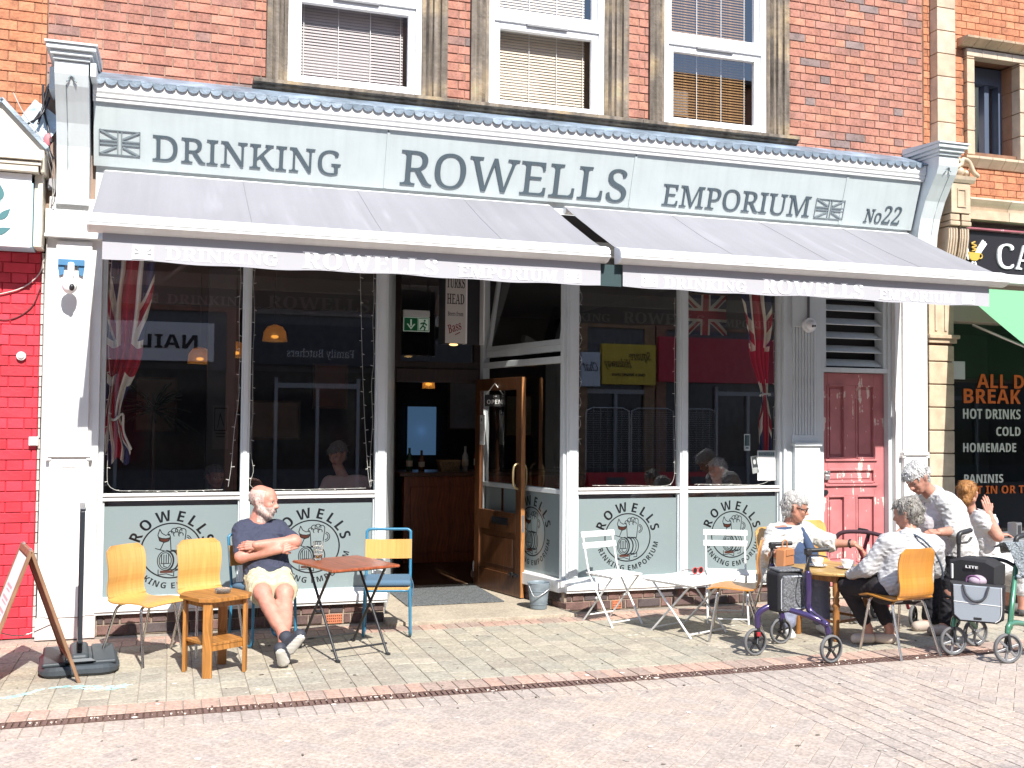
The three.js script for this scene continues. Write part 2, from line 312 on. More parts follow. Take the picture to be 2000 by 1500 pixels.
function paver(items, w, d, x, z, ry, mats, planes, joint = 0.006, j = 0.0012) {
  const c = Math.cos(ry), s = Math.sin(ry), W = (w - joint) / 2, D = (d - joint) / 2;
  let pts = [[-W, D], [W, D], [W, -D], [-W, -D]].map(([a, b]) => [a, b]), cut = false;
  if (planes) {
    let wp = pts.map(([a, b]) => [x + a * c + b * s, z - a * s + b * c]); const n0 = wp.map((p) => p.join()).join();
    for (const pl of planes) { wp = clipPoly(wp, pl); if (wp.length < 3) return; }
    if (wp.map((p) => p.join()).join() !== n0) {
      let area = 0; wp.forEach((p, i) => { const q = wp[(i + 1) % wp.length]; area += p[0] * q[1] - p[1] * q[0]; });
      if (Math.abs(area) / 2 < 0.0006) return;
      cut = true; const g = polyTop(wp.map(([a, b]) => [a - x, b - z])); pts = g;
    }
  }
  let geo;
  if (cut) geo = N(pts, rnd() * 3, rnd() * 3);
  else { const key = `${w}|${d}|${joint}|${Math.floor(rnd() * 6)}`; if (!paverGeo.has(key)) paverGeo.set(key, N(polyTop(pts), rnd() * 3, rnd() * 3)); geo = paverGeo.get(key); }
  const dirt = fbm3(x * 0.9 + 5, z * 1.3, 2.2, 4) + 0.25 * fbm3(x * 6, z * 6, 7, 2); items.push({ geo, mat: dirt > 0.16 && rnd() < 0.75 ? mats[mats.length - 1][0] : dirt > 0.07 && rnd() < 0.6 ? mats[Math.max(0, mats.length - 3)][0] : pick(mats), p: [x, rr(-j, j), z], ry: cut ? 0 : ry + (j > 0.0013 ? rr(-0.012, 0.012) : 0), rx: rr(-0.003, 0.003), rz: rr(-0.003, 0.003) });
}
const XL = -4.2, XR = 10.4;
{ // pavement against the shop: soldier row, pale blocks, soldier row at the drain
  const base = struct('pavement', BB(XL, XR, -0.028, -0.007, -0.4, 2.37), mt.sand);
  const items = [], P = [[0, 1, -0.4], [0, -1, -2.365]];
  for (let x = XL; x < XR; x += 0.105) { paver(items, 0.105, 0.2, x + 0.05, 0.38, 0, rosy, [[0, 1, 0.275]]); paver(items, 0.105, 0.21, x + 0.05, 2.255, 0, rosy); }
  for (let x = XL, k = 0; x < XR; x += 0.165, k++) {
    let z = 0.48 - (k % 2) * 0.1 - rnd() * 0.05; while (z < 2.15) { const l = pick([[0.16, 2], [0.24, 3], [0.2, 2]]); paver(items, 0.165, l, x, z + l / 2, 0, beige, [[0, 1, 0.485], [0, -1, -2.145]], 0.0042, 0.0016); z += l; }
  }
  for (let x = XL; x < XR; x += 0.21) if (x < 1.6 || x > 3.3) paver(items, 0.21, 0.105, x + 0.1, 0.215, 0, rosy, [[0, 1, 0.08]]);
  layPieces(base, 'paver', items, 300);
}
{ // slot drain
  const g = thing('drain_channel', 'long rusty brown slotted drain running across the paving', 'drain');
  mesh('channel', M([BB(XL, XR, -0.03, -0.012, 2.37, 2.49), BB(XL, XR, -0.02, 0.001, 2.37, 2.378), BB(XL, XR, -0.02, 0.001, 2.482, 2.49)]), mat([0.13, 0.075, 0.06], { map: T.brick, roughness: 0.9, ...bump(0.006) }), g);
  const bar = []; for (let x = XL; x < XR; x += 0.036) bar.push(B(0.024, 0.012, 0.104, x, -0.007 + rr(-0.001, 0.001), 2.43)); 
  const o = mesh('grating', bar, mat([0.19, 0.115, 0.095], { map: T.brick, roughness: 0.85, ...bump(0.004) }), g); o.userData.kind = 'stuff';
  const lit = []; for (let i = 0; i < 220; i++) { const s = rr(0.004, 0.012); lit.push(N(new THREE.TetrahedronGeometry(s)).rotateY(rnd() * 6).translate(rr(-2, 7.5), 0.001, rr(2.385, 2.475))); }
  const l = mesh('grit', lit, mat([0.5, 0.42, 0.36]), g); l.userData.kind = 'stuff';
}
{ // worn street blocks: herringbone, a straight band, herringbone
  const base = struct('street', BB(XL, XR, -0.028, -0.005, 2.49, 6.2), mt.sand);
  const items = [], a = 0.1, zA = 2.71, zB = 6.2, c45 = Math.SQRT1_2;
  for (let x = XL; x < XR; x += 0.105) paver(items, 0.105, 0.21, x + 0.05, 2.6, 0, worn);
  const herring = (xa, xb) => {
    const planes = [[1, 0, xa + 0.003], [-1, 0, -xb + 0.003], [0, 1, zA + 0.003], [0, -1, -zB]];
    for (let i = -140; i < 140; i++) for (let j = -140; j < 140; j++) {
      const m = (((i - j) % 4) + 4) % 4; if (m !== 0 && m !== 3) continue;
      const u = m === 0 ? (i + 1) * a : (i + 0.5) * a, v = m === 0 ? (j + 0.5) * a : (j + 1) * a;
      const x = 3 + (u - v) * c45, z = 4.2 + (u + v) * c45;
      if (x < xa - 0.15 || x > xb + 0.15 || z < zA - 0.15 || z > zB) continue;
      paver(items, 2 * a, a, x, z, m === 0 ? -PI / 4 : PI / 4, worn, planes, 0.0028, 0.0006);
    }
  };
  herring(XL, 3.55); herring(4.83, XR);
  for (let x = 3.55, k = 0; x < 4.82; x += 0.1067, k++) for (let z = zA - (k % 2) * 0.1; z < zB; z += 0.2) paver(items, 0.1067, 0.2, x + 0.053, z + 0.1, 0, worn, [[0, 1, zA + 0.003]], 0.007, 0.0015);
  layPieces(base, 'paver', items, 300);
}
{ // chewing gum trodden into the paving, and a chalk mark
  const disc = (r) => { const n = 7, p = []; for (let k = 0; k < n; k++) { const a = -k / n * 2 * PI; p.push([Math.cos(a) * r * rr(0.7, 1.15), Math.sin(a) * r * rr(0.6, 1.1)]); } return N(polyTop(p, 0.002, 0.0008)); };
  const spots = [[], []]; for (let i = 0; i < 210; i++) spots[i % 2].push(disc(rr(0.007, 0.021)).translate(rr(-1.6, 7.5), 0.0036, rr(0.55, 5)));
  const m = [[0.30, 0.27, 0.24], [0.55, 0.50, 0.45]]; spots.forEach((s, i) => { const o = mesh('gum_spots', s, mat(m[i], { roughness: 0.9 })); o.userData.kind = 'stuff'; tag(o, i ? 'pale trodden gum spots on the paving' : 'dark trodden gum spots on the paving', 'gum'); });
  const ch = []; for (let i = 0; i < 150; i++) { const t = rnd(), x = -1.1 + t * 0.9, z = 1.76 + 0.08 * Math.sin(t * 9) - 0.12 * t + rr(-0.02, 0.02) * (t > 0.6 ? 2.5 : 1); ch.push(disc(rr(0.004, 0.013)).scale(2.2, 1, 0.8).translate(x, 0.0032, z)); }
  const c = mesh('chalk_mark', ch, mat([0.36, 0.62, 0.60], { roughness: 1 })); c.userData.kind = 'stuff'; tag(c, 'faint turquoise chalk line on the paving at the left', 'chalk');
}
{ // fallen bits on the paving
  const l = []; for (let i = 0; i < 90; i++) { const x = rr(-1, 7), z = rr(0.5, 4.4); l.push(N(new THREE.IcosahedronGeometry(rr(0.004, 0.011), 0)).scale(rr(0.7, 2), 0.35, 1).rotateY(rnd() * 6).translate(x, 0.003, z)); }
  const o = mesh('litter', l, mat([0.11, 0.09, 0.075], { roughness: 1 })); o.userData.kind = 'stuff'; tag(o, 'small dark leaf bits and butts scattered over the paving', 'litter');
}
// ---------------------------------------------------------------- printed surfaces
function canvasTex(w, h, draw) {
  const c = document.createElement('canvas'); c.width = w; c.height = h; const x = c.getContext('2d'); draw(x, w, h);
  const t = new THREE.CanvasTexture(c); t.colorSpace = THREE.SRGBColorSpace; t.magFilter = THREE.LinearFilter; return t;
}
const card = (w, h) => new THREE.PlaneGeometry(w, h);
function arcText(x, str, cx, cy, r, a0, a1, up = true) { // centre angles, degrees clockwise from the top
  const wid = [...str].map((s) => x.measureText(s).width + 2), tot = wid.reduce((a, b) => a + b, 0); let run = 0;
  [...str].forEach((s, i) => {
    const t = (run + wid[i] / 2) / tot; run += wid[i];
    const a = (a0 + (a1 - a0) * t) * PI / 180;
    x.save(); x.translate(cx + r * Math.sin(a), cy - r * Math.cos(a)); x.rotate(up ? a : a + PI); x.textAlign = 'center'; x.textBaseline = 'middle'; x.fillText(s, 0, 0); x.restore();
  });
}
function drawLogo(x, cx, cy, R, ink, brown) {
  const s = R / 100; x.fillStyle = ink; x.strokeStyle = ink; x.lineJoin = 'round'; x.lineCap = 'round';
  x.font = `bold ${36 * s}px sans-serif`; arcText(x, 'ROWELLS', cx, cy, 84 * s, -78, 80);
  x.font = `bold ${20 * s}px sans-serif`; arcText(x, 'DRINKING EMPORIUM', cx, cy, 85 * s, 262, 98, false);
  x.lineWidth = 3.2 * s; x.beginPath(); x.arc(cx, cy, 66 * s, 0, 7); x.stroke();
  const P = (pts, close, fill) => { x.beginPath(); pts.forEach(([a, b], i) => (i ? x.lineTo(cx + a * s, cy + b * s) : x.moveTo(cx + a * s, cy + b * s))); if (close) x.closePath(); if (fill) { x.fillStyle = fill; x.fill(); } x.stroke(); };
  x.lineWidth = 1.9 * s;
  // wine glass, leaning left
  P([[-26, -52], [-30, -38], [-26, -24], [-16, -20], [-6, -24], [-3, -34]]); P([[-28, -33], [-22, -30], [-12, -29], [-4, -31], [-7, -23], [-16, -20], [-25, -24]], true, brown);
  P([[-17, -20], [-24, -3]]); P([[-35, -6], [-14, 1]]); P([[-26, -52], [-21, -42], [-13, -37], [-5, -40], [-3, -34]]);
  // beer mug with froth
  P([[-3, -34], [-1, -1], [26, 1], [31, -42]]); x.beginPath(); x.arc(cx + 31 * s, cy - 24 * s, 12 * s, -1.3, 1.4); x.stroke(); x.beginPath(); x.arc(cx + 31 * s, cy - 24 * s, 8 * s, -1.3, 1.4); x.stroke();
  for (const [a, b, r] of [[-2, -41, 6], [6, -47, 7], [15, -49, 7], [24, -46, 7], [10, -39, 6], [20, -38, 5]]) { x.beginPath(); x.arc(cx + a * s, cy + b * s, r * s, 2.4, 6.6); x.stroke(); }
  // barrel on a cradle
  x.beginPath(); x.ellipse(cx - 13 * s, cy + 24 * s, 17 * s, 23 * s, 0, 0, 7); x.stroke(); x.beginPath(); x.ellipse(cx - 13 * s, cy + 24 * s, 13 * s, 19 * s, 0, 0, 7); x.stroke();
  for (const q of [-21, -16, -11, -6]) P([[q, 10], [q, 31]]); P([[-22, 31], [-4, 31]]); P([[-16, 31], [-16, 38], [-10, 40]]);
  for (const [q, w] of [[2, 3.4], [13, 3.4], [22, 2], [29, 2.4]]) { x.lineWidth = w * s; x.beginPath(); x.ellipse(cx + (q - 14) * s, cy + 24 * s, 17 * s, 24 * s, 0, -1.45, 1.45); x.stroke(); }
  x.lineWidth = 1.9 * s; P([[-13, 1], [18, 3]]); P([[-13, 47], [18, 45]]);
  P([[-28, 46], [-28, 58], [-10, 56], [6, 62], [6, 50]]); P([[6, 50], [27, 44], [27, 54], [18, 55]], false); x.fillStyle = brown; x.fillRect(cx - 24 * s, cy + 48 * s, 28 * s, 6 * s);
}
function unionJack(x, X, Y, W, H, blue, white, red) {
  x.save(); x.beginPath(); x.rect(X, Y, W, H); x.clip(); x.fillStyle = blue; x.fillRect(X, Y, W, H);
  const diag = (c, w, off) => { x.strokeStyle = c; x.lineWidth = w; for (const [a, b, e, f, ox, oy] of [[X, Y, X + W, Y + H, -off, off], [X, Y + H, X + W, Y, off, off]]) { x.beginPath(); x.moveTo(a + ox, b + oy); x.lineTo(e + ox, f + oy); x.stroke(); } };
  diag(white, H * 0.2, 0); diag(red, H * 0.075, H * 0.02);
  x.fillStyle = white; x.fillRect(X + W / 2 - H / 6, Y, H / 3, H); x.fillRect(X, Y + H / 3, W, H / 3);
  x.fillStyle = red; x.fillRect(X + W / 2 - H / 10, Y, H / 5, H); x.fillRect(X, Y + H * 0.4, W, H / 5); x.restore();
}
const frostTex = canvasTex(1024, 752, (x, w, h) => {
  x.fillStyle = '#a3adae'; x.fillRect(0, 0, w, h);
  for (let i = 0; i < 900; i++) { const k = 150 + (rnd() * 40 | 0); x.fillStyle = `rgba(${k},${k + 10},${k + 10},0.10)`; x.fillRect(rnd() * w, rnd() * h, rr(1, 60), rr(1, 4)); }
  for (let i = 0; i < 12; i++) { x.strokeStyle = 'rgba(225,232,232,0.35)'; x.lineWidth = rr(0.6, 1.8); x.beginPath(); const a = rnd() * w, b = rnd() * h; x.moveTo(a, b); x.lineTo(a + rr(-60, 60), b + rr(-20, 20)); x.stroke(); }
  drawLogo(x, w / 2, h * 0.5, 345, '#10141a', '#5d2f22');
});
const flagTex = canvasTex(512, 300, (x, w, h) => unionJack(x, 0, 0, w, h, '#1b2a55', '#d9d4c4', '#a8142a'));

// text as raised letters, each a mesh; fits its width between x0 and x1 in the parent's own plane
function letters(parent, str, f, { x0, x1, y, cap, depth = 0.012, z = 0, m, skew = 0, name = 'letter', one = false, seg = 4 }) {
  const size = cap / 1.04, gs = []; let pen = 0;
  for (const ch of str) {
    const g = f.data.glyphs[ch] || f.data.glyphs['?'], k = size / f.data.resolution;
    if (ch !== ' ') gs.push([new TextGeometry(ch, { font: f, size, depth, curveSegments: seg, bevelEnabled: false }), pen]);
    pen += g.ha * k;
  }
  const k = (x1 - x0) / pen, all = [];
  for (const [g, p] of gs) {
    const q = N(g); q.translate(p, 0, 0); q.applyMatrix4(new THREE.Matrix4().set(k, skew, 0, x0, 0, 1, 0, y, 0, 0, 1, z, 0, 0, 0, 1));
    if (one) all.push(q); else mesh(name, q, m, parent);
  }
  if (one) return mesh(name, M(all), m, parent);
}
function postY(pts, y0, y1) { return N(ext(pts.map(([x, z]) => [x, -z]), y1 - y0).rotateX(-PI / 2).translate(0, y0, 0)); }
const plane = (w, h, x, y, z) => new THREE.PlaneGeometry(w, h).translate(x, y, z);

// ---------------------------------------------------------------- the shop
const shop = thing('shop_building', 'red brick shop with pale grey shopfront, raised sign letters and three upstairs windows', 'building');
const WIN = [[0.70, 0.881, 2.039, 2.257, 4.533], [2.473, 2.659, 3.787, 4.006, 4.515], [4.224, 4.406, 5.523, 5.738, 4.53]];
{
  const rect = (a, b, c, d) => [[a, c], [b, c], [b, d], [a, d]];
  const wall = mesh('wall', N(ext(rect(-0.98, 7.36, 3.3, 8.6), 0.4, 0, WIN.map((w) => rect(w[0], w[3], 4.44, 6.6))).translate(0, 0, -0.396)), mt.mortar, shop);
  bond(wall, { x0: -0.98, x1: 7.36, y0: 4.41, y1: 7.4, z: 0, holes: WIN.map((w) => [w[0], w[3], 4.4, 6.62]), mats: redBricks });
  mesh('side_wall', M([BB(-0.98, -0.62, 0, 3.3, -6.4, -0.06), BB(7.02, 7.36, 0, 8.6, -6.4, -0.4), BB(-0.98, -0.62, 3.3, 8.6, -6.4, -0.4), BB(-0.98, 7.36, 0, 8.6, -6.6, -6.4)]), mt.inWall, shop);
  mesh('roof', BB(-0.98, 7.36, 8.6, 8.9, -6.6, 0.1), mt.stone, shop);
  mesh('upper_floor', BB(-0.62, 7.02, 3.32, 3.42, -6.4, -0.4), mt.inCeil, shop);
  // window sill course
  const sill = [[-0.05, 4.525], [0.12, 4.525], [0.12, 4.495], [0.09, 4.485], [0.09, 4.465], [0.06, 4.455], [0.06, 4.43], [-0.05, 4.43]];
  for (const [a, b] of [[0.593, 2.35], [2.354, 4.118], [4.122, 5.81]]) mesh('stone_sill', sweepX(sill, a, b), mt.stone, shop);
}
const slatMat = [mat([0.44, 0.395, 0.40], { roughness: 0.6 }), mat([0.62, 0.545, 0.44], { roughness: 0.6 }), mat([0.36, 0.22, 0.10], { roughness: 0.5, map: T.wood })];
WIN.forEach(([a, b, c, d, y0], i) => {
  const g = new THREE.Group(); g.name = 'sash_window'; shop.add(g); const yT = 6.6, ym = 5.375;
  for (const [s, o, w] of [[1, a, b - a], [-1, d, d - c]]) {
    const k = w / 0.18, pr = [[0, -0.3], [0, 0.045], [0.045, 0.045], [0.052, 0.02], [0.075, 0.035], [0.1, 0.035], [0.108, 0.008], [0.135, 0.02], [0.15, -0.02], [0.18, -0.02], [0.18, -0.3]].map(([x, z]) => [o + s * x * k, z]);
    mesh('stone_jamb', postY(s > 0 ? pr : pr.reverse(), 4.5, yT), mt.stone, g);
  }
  const fr = (x0, x1, yb, yt, w, z0, z1) => [BB(x0, x0 + w, yb, yt, z0, z1, 0.006), BB(x1 - w, x1, yb, yt, z0, z1, 0.006), BB(x0 + w, x1 - w, yb, yb + w, z0, z1, 0.006), BB(x0 + w, x1 - w, yt - w, yt, z0, z1, 0.006)];
  mesh('frame', M([fr(b, c, y0 - 0.005, yT, 0.05, -0.14, -0.03), BB(b + 0.05, c - 0.05, ym - 0.035, ym + 0.05, -0.135, -0.04, 0.006), BB(b + 0.02, c - 0.02, y0 - 0.02, y0 + 0.012, -0.06, 0.03, 0.005)]), mt.upvc, g);
  mesh('lower_sash', M(fr(b + 0.052, c - 0.052, y0 + 0.047, ym - 0.036, 0.062, -0.115, -0.06)), mt.upvc, g);
  mesh('upper_sash', M(fr(b + 0.052, c - 0.052, ym + 0.052, yT - 0.05, 0.05, -0.13, -0.08)), mt.upvc, g);
  mesh('trickle_vent', BB((b + c) / 2 - 0.2, (b + c) / 2 + 0.2, ym - 0.052, ym - 0.03, -0.06, -0.035, 0.004), mat([0.2, 0.2, 0.21]), g);
  const gx0 = b + 0.11, gx1 = c - 0.11;
  for (const [yb, yt] of [[y0 + 0.107, ym - 0.096], [ym + 0.1, yT - 0.1]]) mesh('pane', plane(gx1 - gx0 + 0.02, yt - yb + 0.02, (gx0 + gx1) / 2, (yb + yt) / 2, -0.09), mt.glassUp, g);
  const sg = N(new THREE.BoxGeometry(gx1 - gx0 - 0.02, 0.027, 0.0016)).rotateX(i === 2 ? -0.62 : -0.4);
  for (let y = y0 + 0.1; y < 6.1; y += 0.0268) { const s = mesh('slat', sg, slatMat[i], g); s.position.set((gx0 + gx1) / 2 - 0.012, y, -0.21); s.rotation.z = rr(-0.002, 0.002); }
  for (const t of [0.04, 0.36, 0.66, 0.95]) mesh('cord', BB(gx0 + t * (gx1 - gx0) - 0.003, gx0 + t * (gx1 - gx0) + 0.003, y0 + 0.1, 6.2, -0.193, -0.19), mt.white, g);
  mesh('reveal', M([BB(a, d, 4.44, 6.6, -1.3, -1.25)]), mat([0.25, 0.24, 0.25]), g);
});
// ---- fascia, cornice, flashing, end brackets
const FB = [3.69, 0.09], FT = [4.165, 0.25]; // fascia bottom and top: y, z
{
  const tilt = Math.atan2(FT[1] - FB[1], FT[0] - FB[0]), len = Math.hypot(FT[1] - FB[1], FT[0] - FB[0]);
  mesh('fascia_backing', sweepX([[-0.01, 3.3], [0.05, 3.3], [0.05, 3.66], [0.06, 3.69], [0.22, 4.165], [0.2, 4.35], [-0.01, 4.40]], -0.6, 7.12), mt.grey, shop);
  const fas = new THREE.Group(); fas.name = 'fascia'; fas.position.set(0, FB[0], FB[1]); fas.rotation.x = tilt; shop.add(fas);
  const seams = [-0.62, 1.70, 3.99, 6.27, 7.14];
  for (let i = 0; i < 4; i++) mesh('panel', BB(seams[i] + 0.004, seams[i + 1] - 0.004, 0, len, -0.02, 0.004, 0.003), mt.fascia, fas);
  for (let i = 1; i < 4; i++) mesh('cover_strip', BB(seams[i] - 0.012, seams[i] + 0.012, 0.005, len - 0.03, 0.004, 0.010, 0.002), mt.fascia, fas);
  const put = (s, x0, x1, y, cap, sk = 0) => letters(fas, s, font, { x0, x1, y, cap, z: 0.004, depth: 0.009, m: mt.letter, skew: sk });
  put('DRINKING', -0.19, 1.32, 0.083, 0.205); put('ROWELLS', 1.81, 3.96, 0.05, 0.305); put('EMPORIUM', 4.30, 5.915, 0.055, 0.205); put('No', 6.535, 6.745, 0.05, 0.14, 0.12); put('22', 6.745, 6.975, 0.05, 0.185, 0.12);
  for (const x of [-0.574, 5.965]) { // small flag signs: bars proud of a pale field
    const W = x < 0 ? 0.3 : 0.325, H = 0.185, y = x < 0 ? 0.1 : 0.055, bars = [];
    const bar = (x0, y0, x1, y1, w) => { const l = Math.hypot(x1 - x0, y1 - y0); bars.push(N(B(l, w, 0.008)).rotateZ(Math.atan2(y1 - y0, x1 - x0)).translate((x0 + x1) / 2, (y0 + y1) / 2, 0.009)); };
    for (const s of [-1, 1]) { bar(x, y + (s > 0 ? H : 0), x + W * 0.42, y + H / 2 + s * 0.03, 0.014); bar(x + W, y + (s > 0 ? H : 0), x + W * 0.58, y + H / 2 + s * 0.03, 0.014); }
    bar(x, y + H / 2 + 0.014, x + W / 2 - 0.02, y + H / 2 + 0.014, 0.010); bar(x, y + H / 2 - 0.014, x + W / 2 - 0.02, y + H / 2 - 0.014, 0.010); bar(x + W / 2 + 0.02, y + H / 2 + 0.014, x + W, y + H / 2 + 0.014, 0.010); bar(x + W / 2 + 0.02, y + H / 2 - 0.014, x + W, y + H / 2 - 0.014, 0.010);
    bar(x + W / 2 - 0.014, y, x + W / 2 - 0.014, y + H, 0.009); bar(x + W / 2 + 0.014, y, x + W / 2 + 0.014, y + H, 0.009);
    bar(x, y, x + W, y, 0.006); bar(x, y + H, x + W, y + H, 0.006); bar(x, y, x, y + H, 0.006); bar(x + W, y, x + W, y + H, 0.006);
    mesh('flag_emblem', bars, mt.letterEdge, fas);
  }
  mesh('cornice', sweepX([[0.1, 4.155], [0.272, 4.155], [0.277, 4.18], [0.287, 4.185], [0.291, 4.21], [0.302, 4.225], [0.306, 4.26], [0.31, 4.305], [0.1, 4.34]], -0.62, 7.15), mt.white, shop);
  const lf = mesh('lead_flashing', sweepX([[-0.02, 4.46], [0.012, 4.465], [0.2, 4.385], [0.318, 4.325], [0.328, 4.314], [0.314, 4.308], [0.2, 4.36]], -0.62, 7.16), mt.lead, shop);
  const sc = [[-0.044, 0.012]]; for (let k = 0; k <= 8; k++) { const a = PI + PI * k / 8; sc.push([0.043 * Math.cos(a), 0.036 * Math.sin(a) - 0.004]); } sc.push([0.044, 0.012]);
  const sgeo = [0, 1, 2].map((k) => N(ext(sc, 0.004), k, k * 0.7));
  for (let x = -0.575, k = 0; x < 7.13; x += 0.0868, k++) { const o = mesh('scallop', sgeo[k % 3], mt.lead, lf); o.position.set(x, 4.312 + rr(-0.003, 0.003), 0.3235); o.rotation.set(rr(-0.12, 0.16), rr(-0.05, 0.05), rr(-0.03, 0.03)); }
  // scrolled brackets with hoods
  const pr = [[0.02, 3.36], [0.15, 3.36], [0.155, 3.5], [0.17, 3.64], [0.21, 3.8], [0.28, 3.96], [0.37, 4.1], [0.44, 4.2], [0.475, 4.28], [0.48, 4.37], [0.02, 4.40]];
  for (const [x0, x1, s] of [[-0.875, -0.64, 1], [7.16, 7.40, -1]]) {
    const bk = new THREE.Group(); bk.name = 'bracket'; shop.add(bk);
    mesh('scroll', sweepX(pr, x0, x1), mt.grey, bk);
    const xm = x0 + (s > 0 ? 0.08 : 0.16); // incised line
    mesh('bead', pipe([[xm, 3.62, 0.166], [xm, 3.8, 0.211], [xm, 3.96, 0.281], [xm, 4.1, 0.371], [xm, 4.2, 0.441]], 0.0035, { smooth: true, seg: 16, rad: 5 }), mt.letterEdge, bk);
    mesh('knot', pipe([[x0 + 0.085, 4.225, 0.466], [x0 + 0.1, 4.235, 0.466], [x0 + 0.105, 4.255, 0.472], [x0 + 0.118, 4.265, 0.474], [x0 + 0.131, 4.255, 0.472], [x0 + 0.136, 4.235, 0.466], [x0 + 0.151, 4.225, 0.466]], 0.006, { smooth: true, seg: 24, rad: 5 }), mt.letterEdge, bk);
    const hood = []; for (const [o, y, z, h] of [[0.012, 4.375, 0.50, 0.03], [0.03, 4.405, 0.525, 0.035], [0.055, 4.44, 0.55, 0.04]]) hood.push(BB(x0 - o, x1 + o, y, y + h, 0.0, z, 0.006));
    hood.push(sweepX([[0.0, 4.48], [0.565, 4.48], [0.565, 4.495], [0.0, 4.54]], x0 - 0.065, x1 + 0.065));
    if (s > 0) hood.push(BB(x1 + 0.012, x1 + 0.055, 4.27, 4.375, 0.0, 0.49, 0.005), BB(x0 - 0.055, x0 - 0.012, 4.2, 4.375, 0.0, 0.3, 0.005));
    mesh('hood', hood, mt.grey, bk);
  }
}
// ---- pilasters and posts
{
  const pil = (x0, x1, name, inner) => {
    const g = new THREE.Group(); g.name = 'pilaster'; shop.add(g);
    mesh('shaft', M([BB(x0, x1, 0.17, 3.12, -0.1, 0.07, 0.004), BB(x0 + inner[0], x1 - inner[1], 1.42, 3.08, 0.07, 0.095, 0.004)]), mt.white, g);
    mesh('capital', M([BB(x0 - 0.005, x1 + 0.01, 3.12, 3.32, -0.1, 0.13, 0.004), BB(x0 - 0.01, x1 + 0.015, 3.10, 3.125, -0.1, 0.15, 0.004), BB(x0 + 0.02, x1 - 0.02, 3.32, 3.42, -0.1, 0.10)]), mt.white, g);
    mesh('base_block', M([BB(x0 + inner[0] - 0.01, x1 - inner[1] + 0.01, 0.17, 1.40, 0.07, 0.115, 0.004)]), mt.white, g);
    mesh('ledge', M([BB(x0 + inner[0] - 0.025, x1 - inner[1] + 0.025, 1.40, 1.435, 0.07, 0.135, 0.006), BB(x0 + inner[0] - 0.035, x0 + inner[0] + 0.005, 1.375, 1.40, 0.07, 0.125, 0.004), BB(x1 - inner[1] - 0.005, x1 - inner[1] + 0.035, 1.375, 1.40, 0.07, 0.125, 0.004), BB((x0 + x1) / 2 - 0.05, (x0 + x1) / 2 + 0.05, 1.325, 1.337, 0.112, 0.121)]), mt.white, g);
    mesh('plinth', BB(x0 - 0.01, x1 + 0.01, 0.0, 0.165, -0.1, 0.11, 0.008), mat([0.62, 0.52, 0.5], { map: T.blotch, ...bump(0.006) }), g);
  };
  pil(-0.945, -0.535, 'l', [0.075, 0.075]); pil(6.955, 7.35, 'r', [0.075, 0.06]);
  const fl = new THREE.Group(); fl.name = 'fluted_pilaster'; shop.add(fl);
  mesh('shaft', M([BB(5.668, 6.098, 0.17, 3.32, -0.1, 0.03, 0.004), BB(5.668, 5.70, 0.17, 3.3, 0.03, 0.05, 0.004), BB(5.765, 6.05, 2.66, 3.3, 0.03, 0.05, 0.004), BB(5.765, 6.05, 1.53, 1.60, 0.03, 0.05, 0.004)]), mt.grey, fl);
  const reed = N(new THREE.CylinderGeometry(0.014, 0.014, 1.06, 6, 1)); for (let k = 0; k < 8; k++) { const o = mesh('reed', reed, mt.grey, fl); o.position.set(5.79 + k * 0.0335, 2.13, 0.032); }
  mesh('base_block', M([BB(5.775, 6.06, 0.17, 1.49, 0.03, 0.075, 0.004), BB(5.85, 5.865, 0.4, 1.42, 0.0755, 0.079), BB(5.85, 5.95, 1.42, 1.435, 0.0755, 0.079)]), mt.grey, fl);
  mesh('ledge', BB(5.76, 6.075, 1.49, 1.53, 0.03, 0.095, 0.006), mt.grey, fl);
}
// ---- shop windows
const bays = [[-0.535, -0.497, 0.55, 0.62], [0.55, 0.62, 1.667, 1.765], [3.42, 3.534, 4.561, 4.647], [4.561, 4.647, 5.64, 5.668]];
const frostMat = mat([0.54, 0.585, 0.595], { map: frostTex, roughness: 0.3, clearcoat: 0.5, clearcoatRoughness: 0.05 });
bays.forEach(([ol, gl, gr, or], i) => {
  const g = new THREE.Group(); g.name = 'shop_window'; shop.add(g);
  const w = gr - gl, xc = (gl + gr) / 2;
  mesh('pane', plane(w, 2.2, xc, 2.205, -0.03), mt.glass, g);
  mesh('frosted_panel', card(w, 0.722).translate(xc, 0.281 + 0.361, -0.03), frostMat, g);
  mesh('clear_strip', plane(w, 0.05, xc, 1.028, -0.031), mt.glass, g);
  mesh('strip_backing', BB(gl, gr, 0.98, 1.06, -0.12, -0.1), mat([0.16, 0.12, 0.11]), g);
  mesh('mid_rail', M([BB(gl, gr, 1.048, 1.09, -0.06, 0.015, 0.004), BB(gl, gr, 1.085, 1.106, -0.055, 0.03, 0.004)]), mt.white, g);
  mesh('head_rail', BB(gl, gr, 3.24, 3.32, -0.06, 0.02, 0.004), mt.grey, g);
  mesh('bead', M([BB(gl, gr, 0.276, 0.29, -0.04, 0.0, 0.002), BB(gl, gl + 0.012, 0.29, 1.048, -0.045, -0.005, 0.002), BB(gr - 0.012, gr, 0.29, 1.048, -0.045, -0.005, 0.002)]), mt.grey, g);
});
const postM = mt.grey;
for (const [a, b, z] of [[-0.535, -0.497, 0.02], [0.55, 0.62, 0.02], [1.667, 1.765, 0.02], [3.42, 3.534, 0.02], [4.561, 4.647, 0.02], [5.64, 5.668, 0.02]]) mesh('mullion', M([BB(a, b, 0.27, 3.32, -0.07, z, 0.006), b - a > 0.06 ? BB(a + 0.018, b - 0.018, 0.3, 3.3, z, z + 0.012, 0.004) : null]), postM, shop);
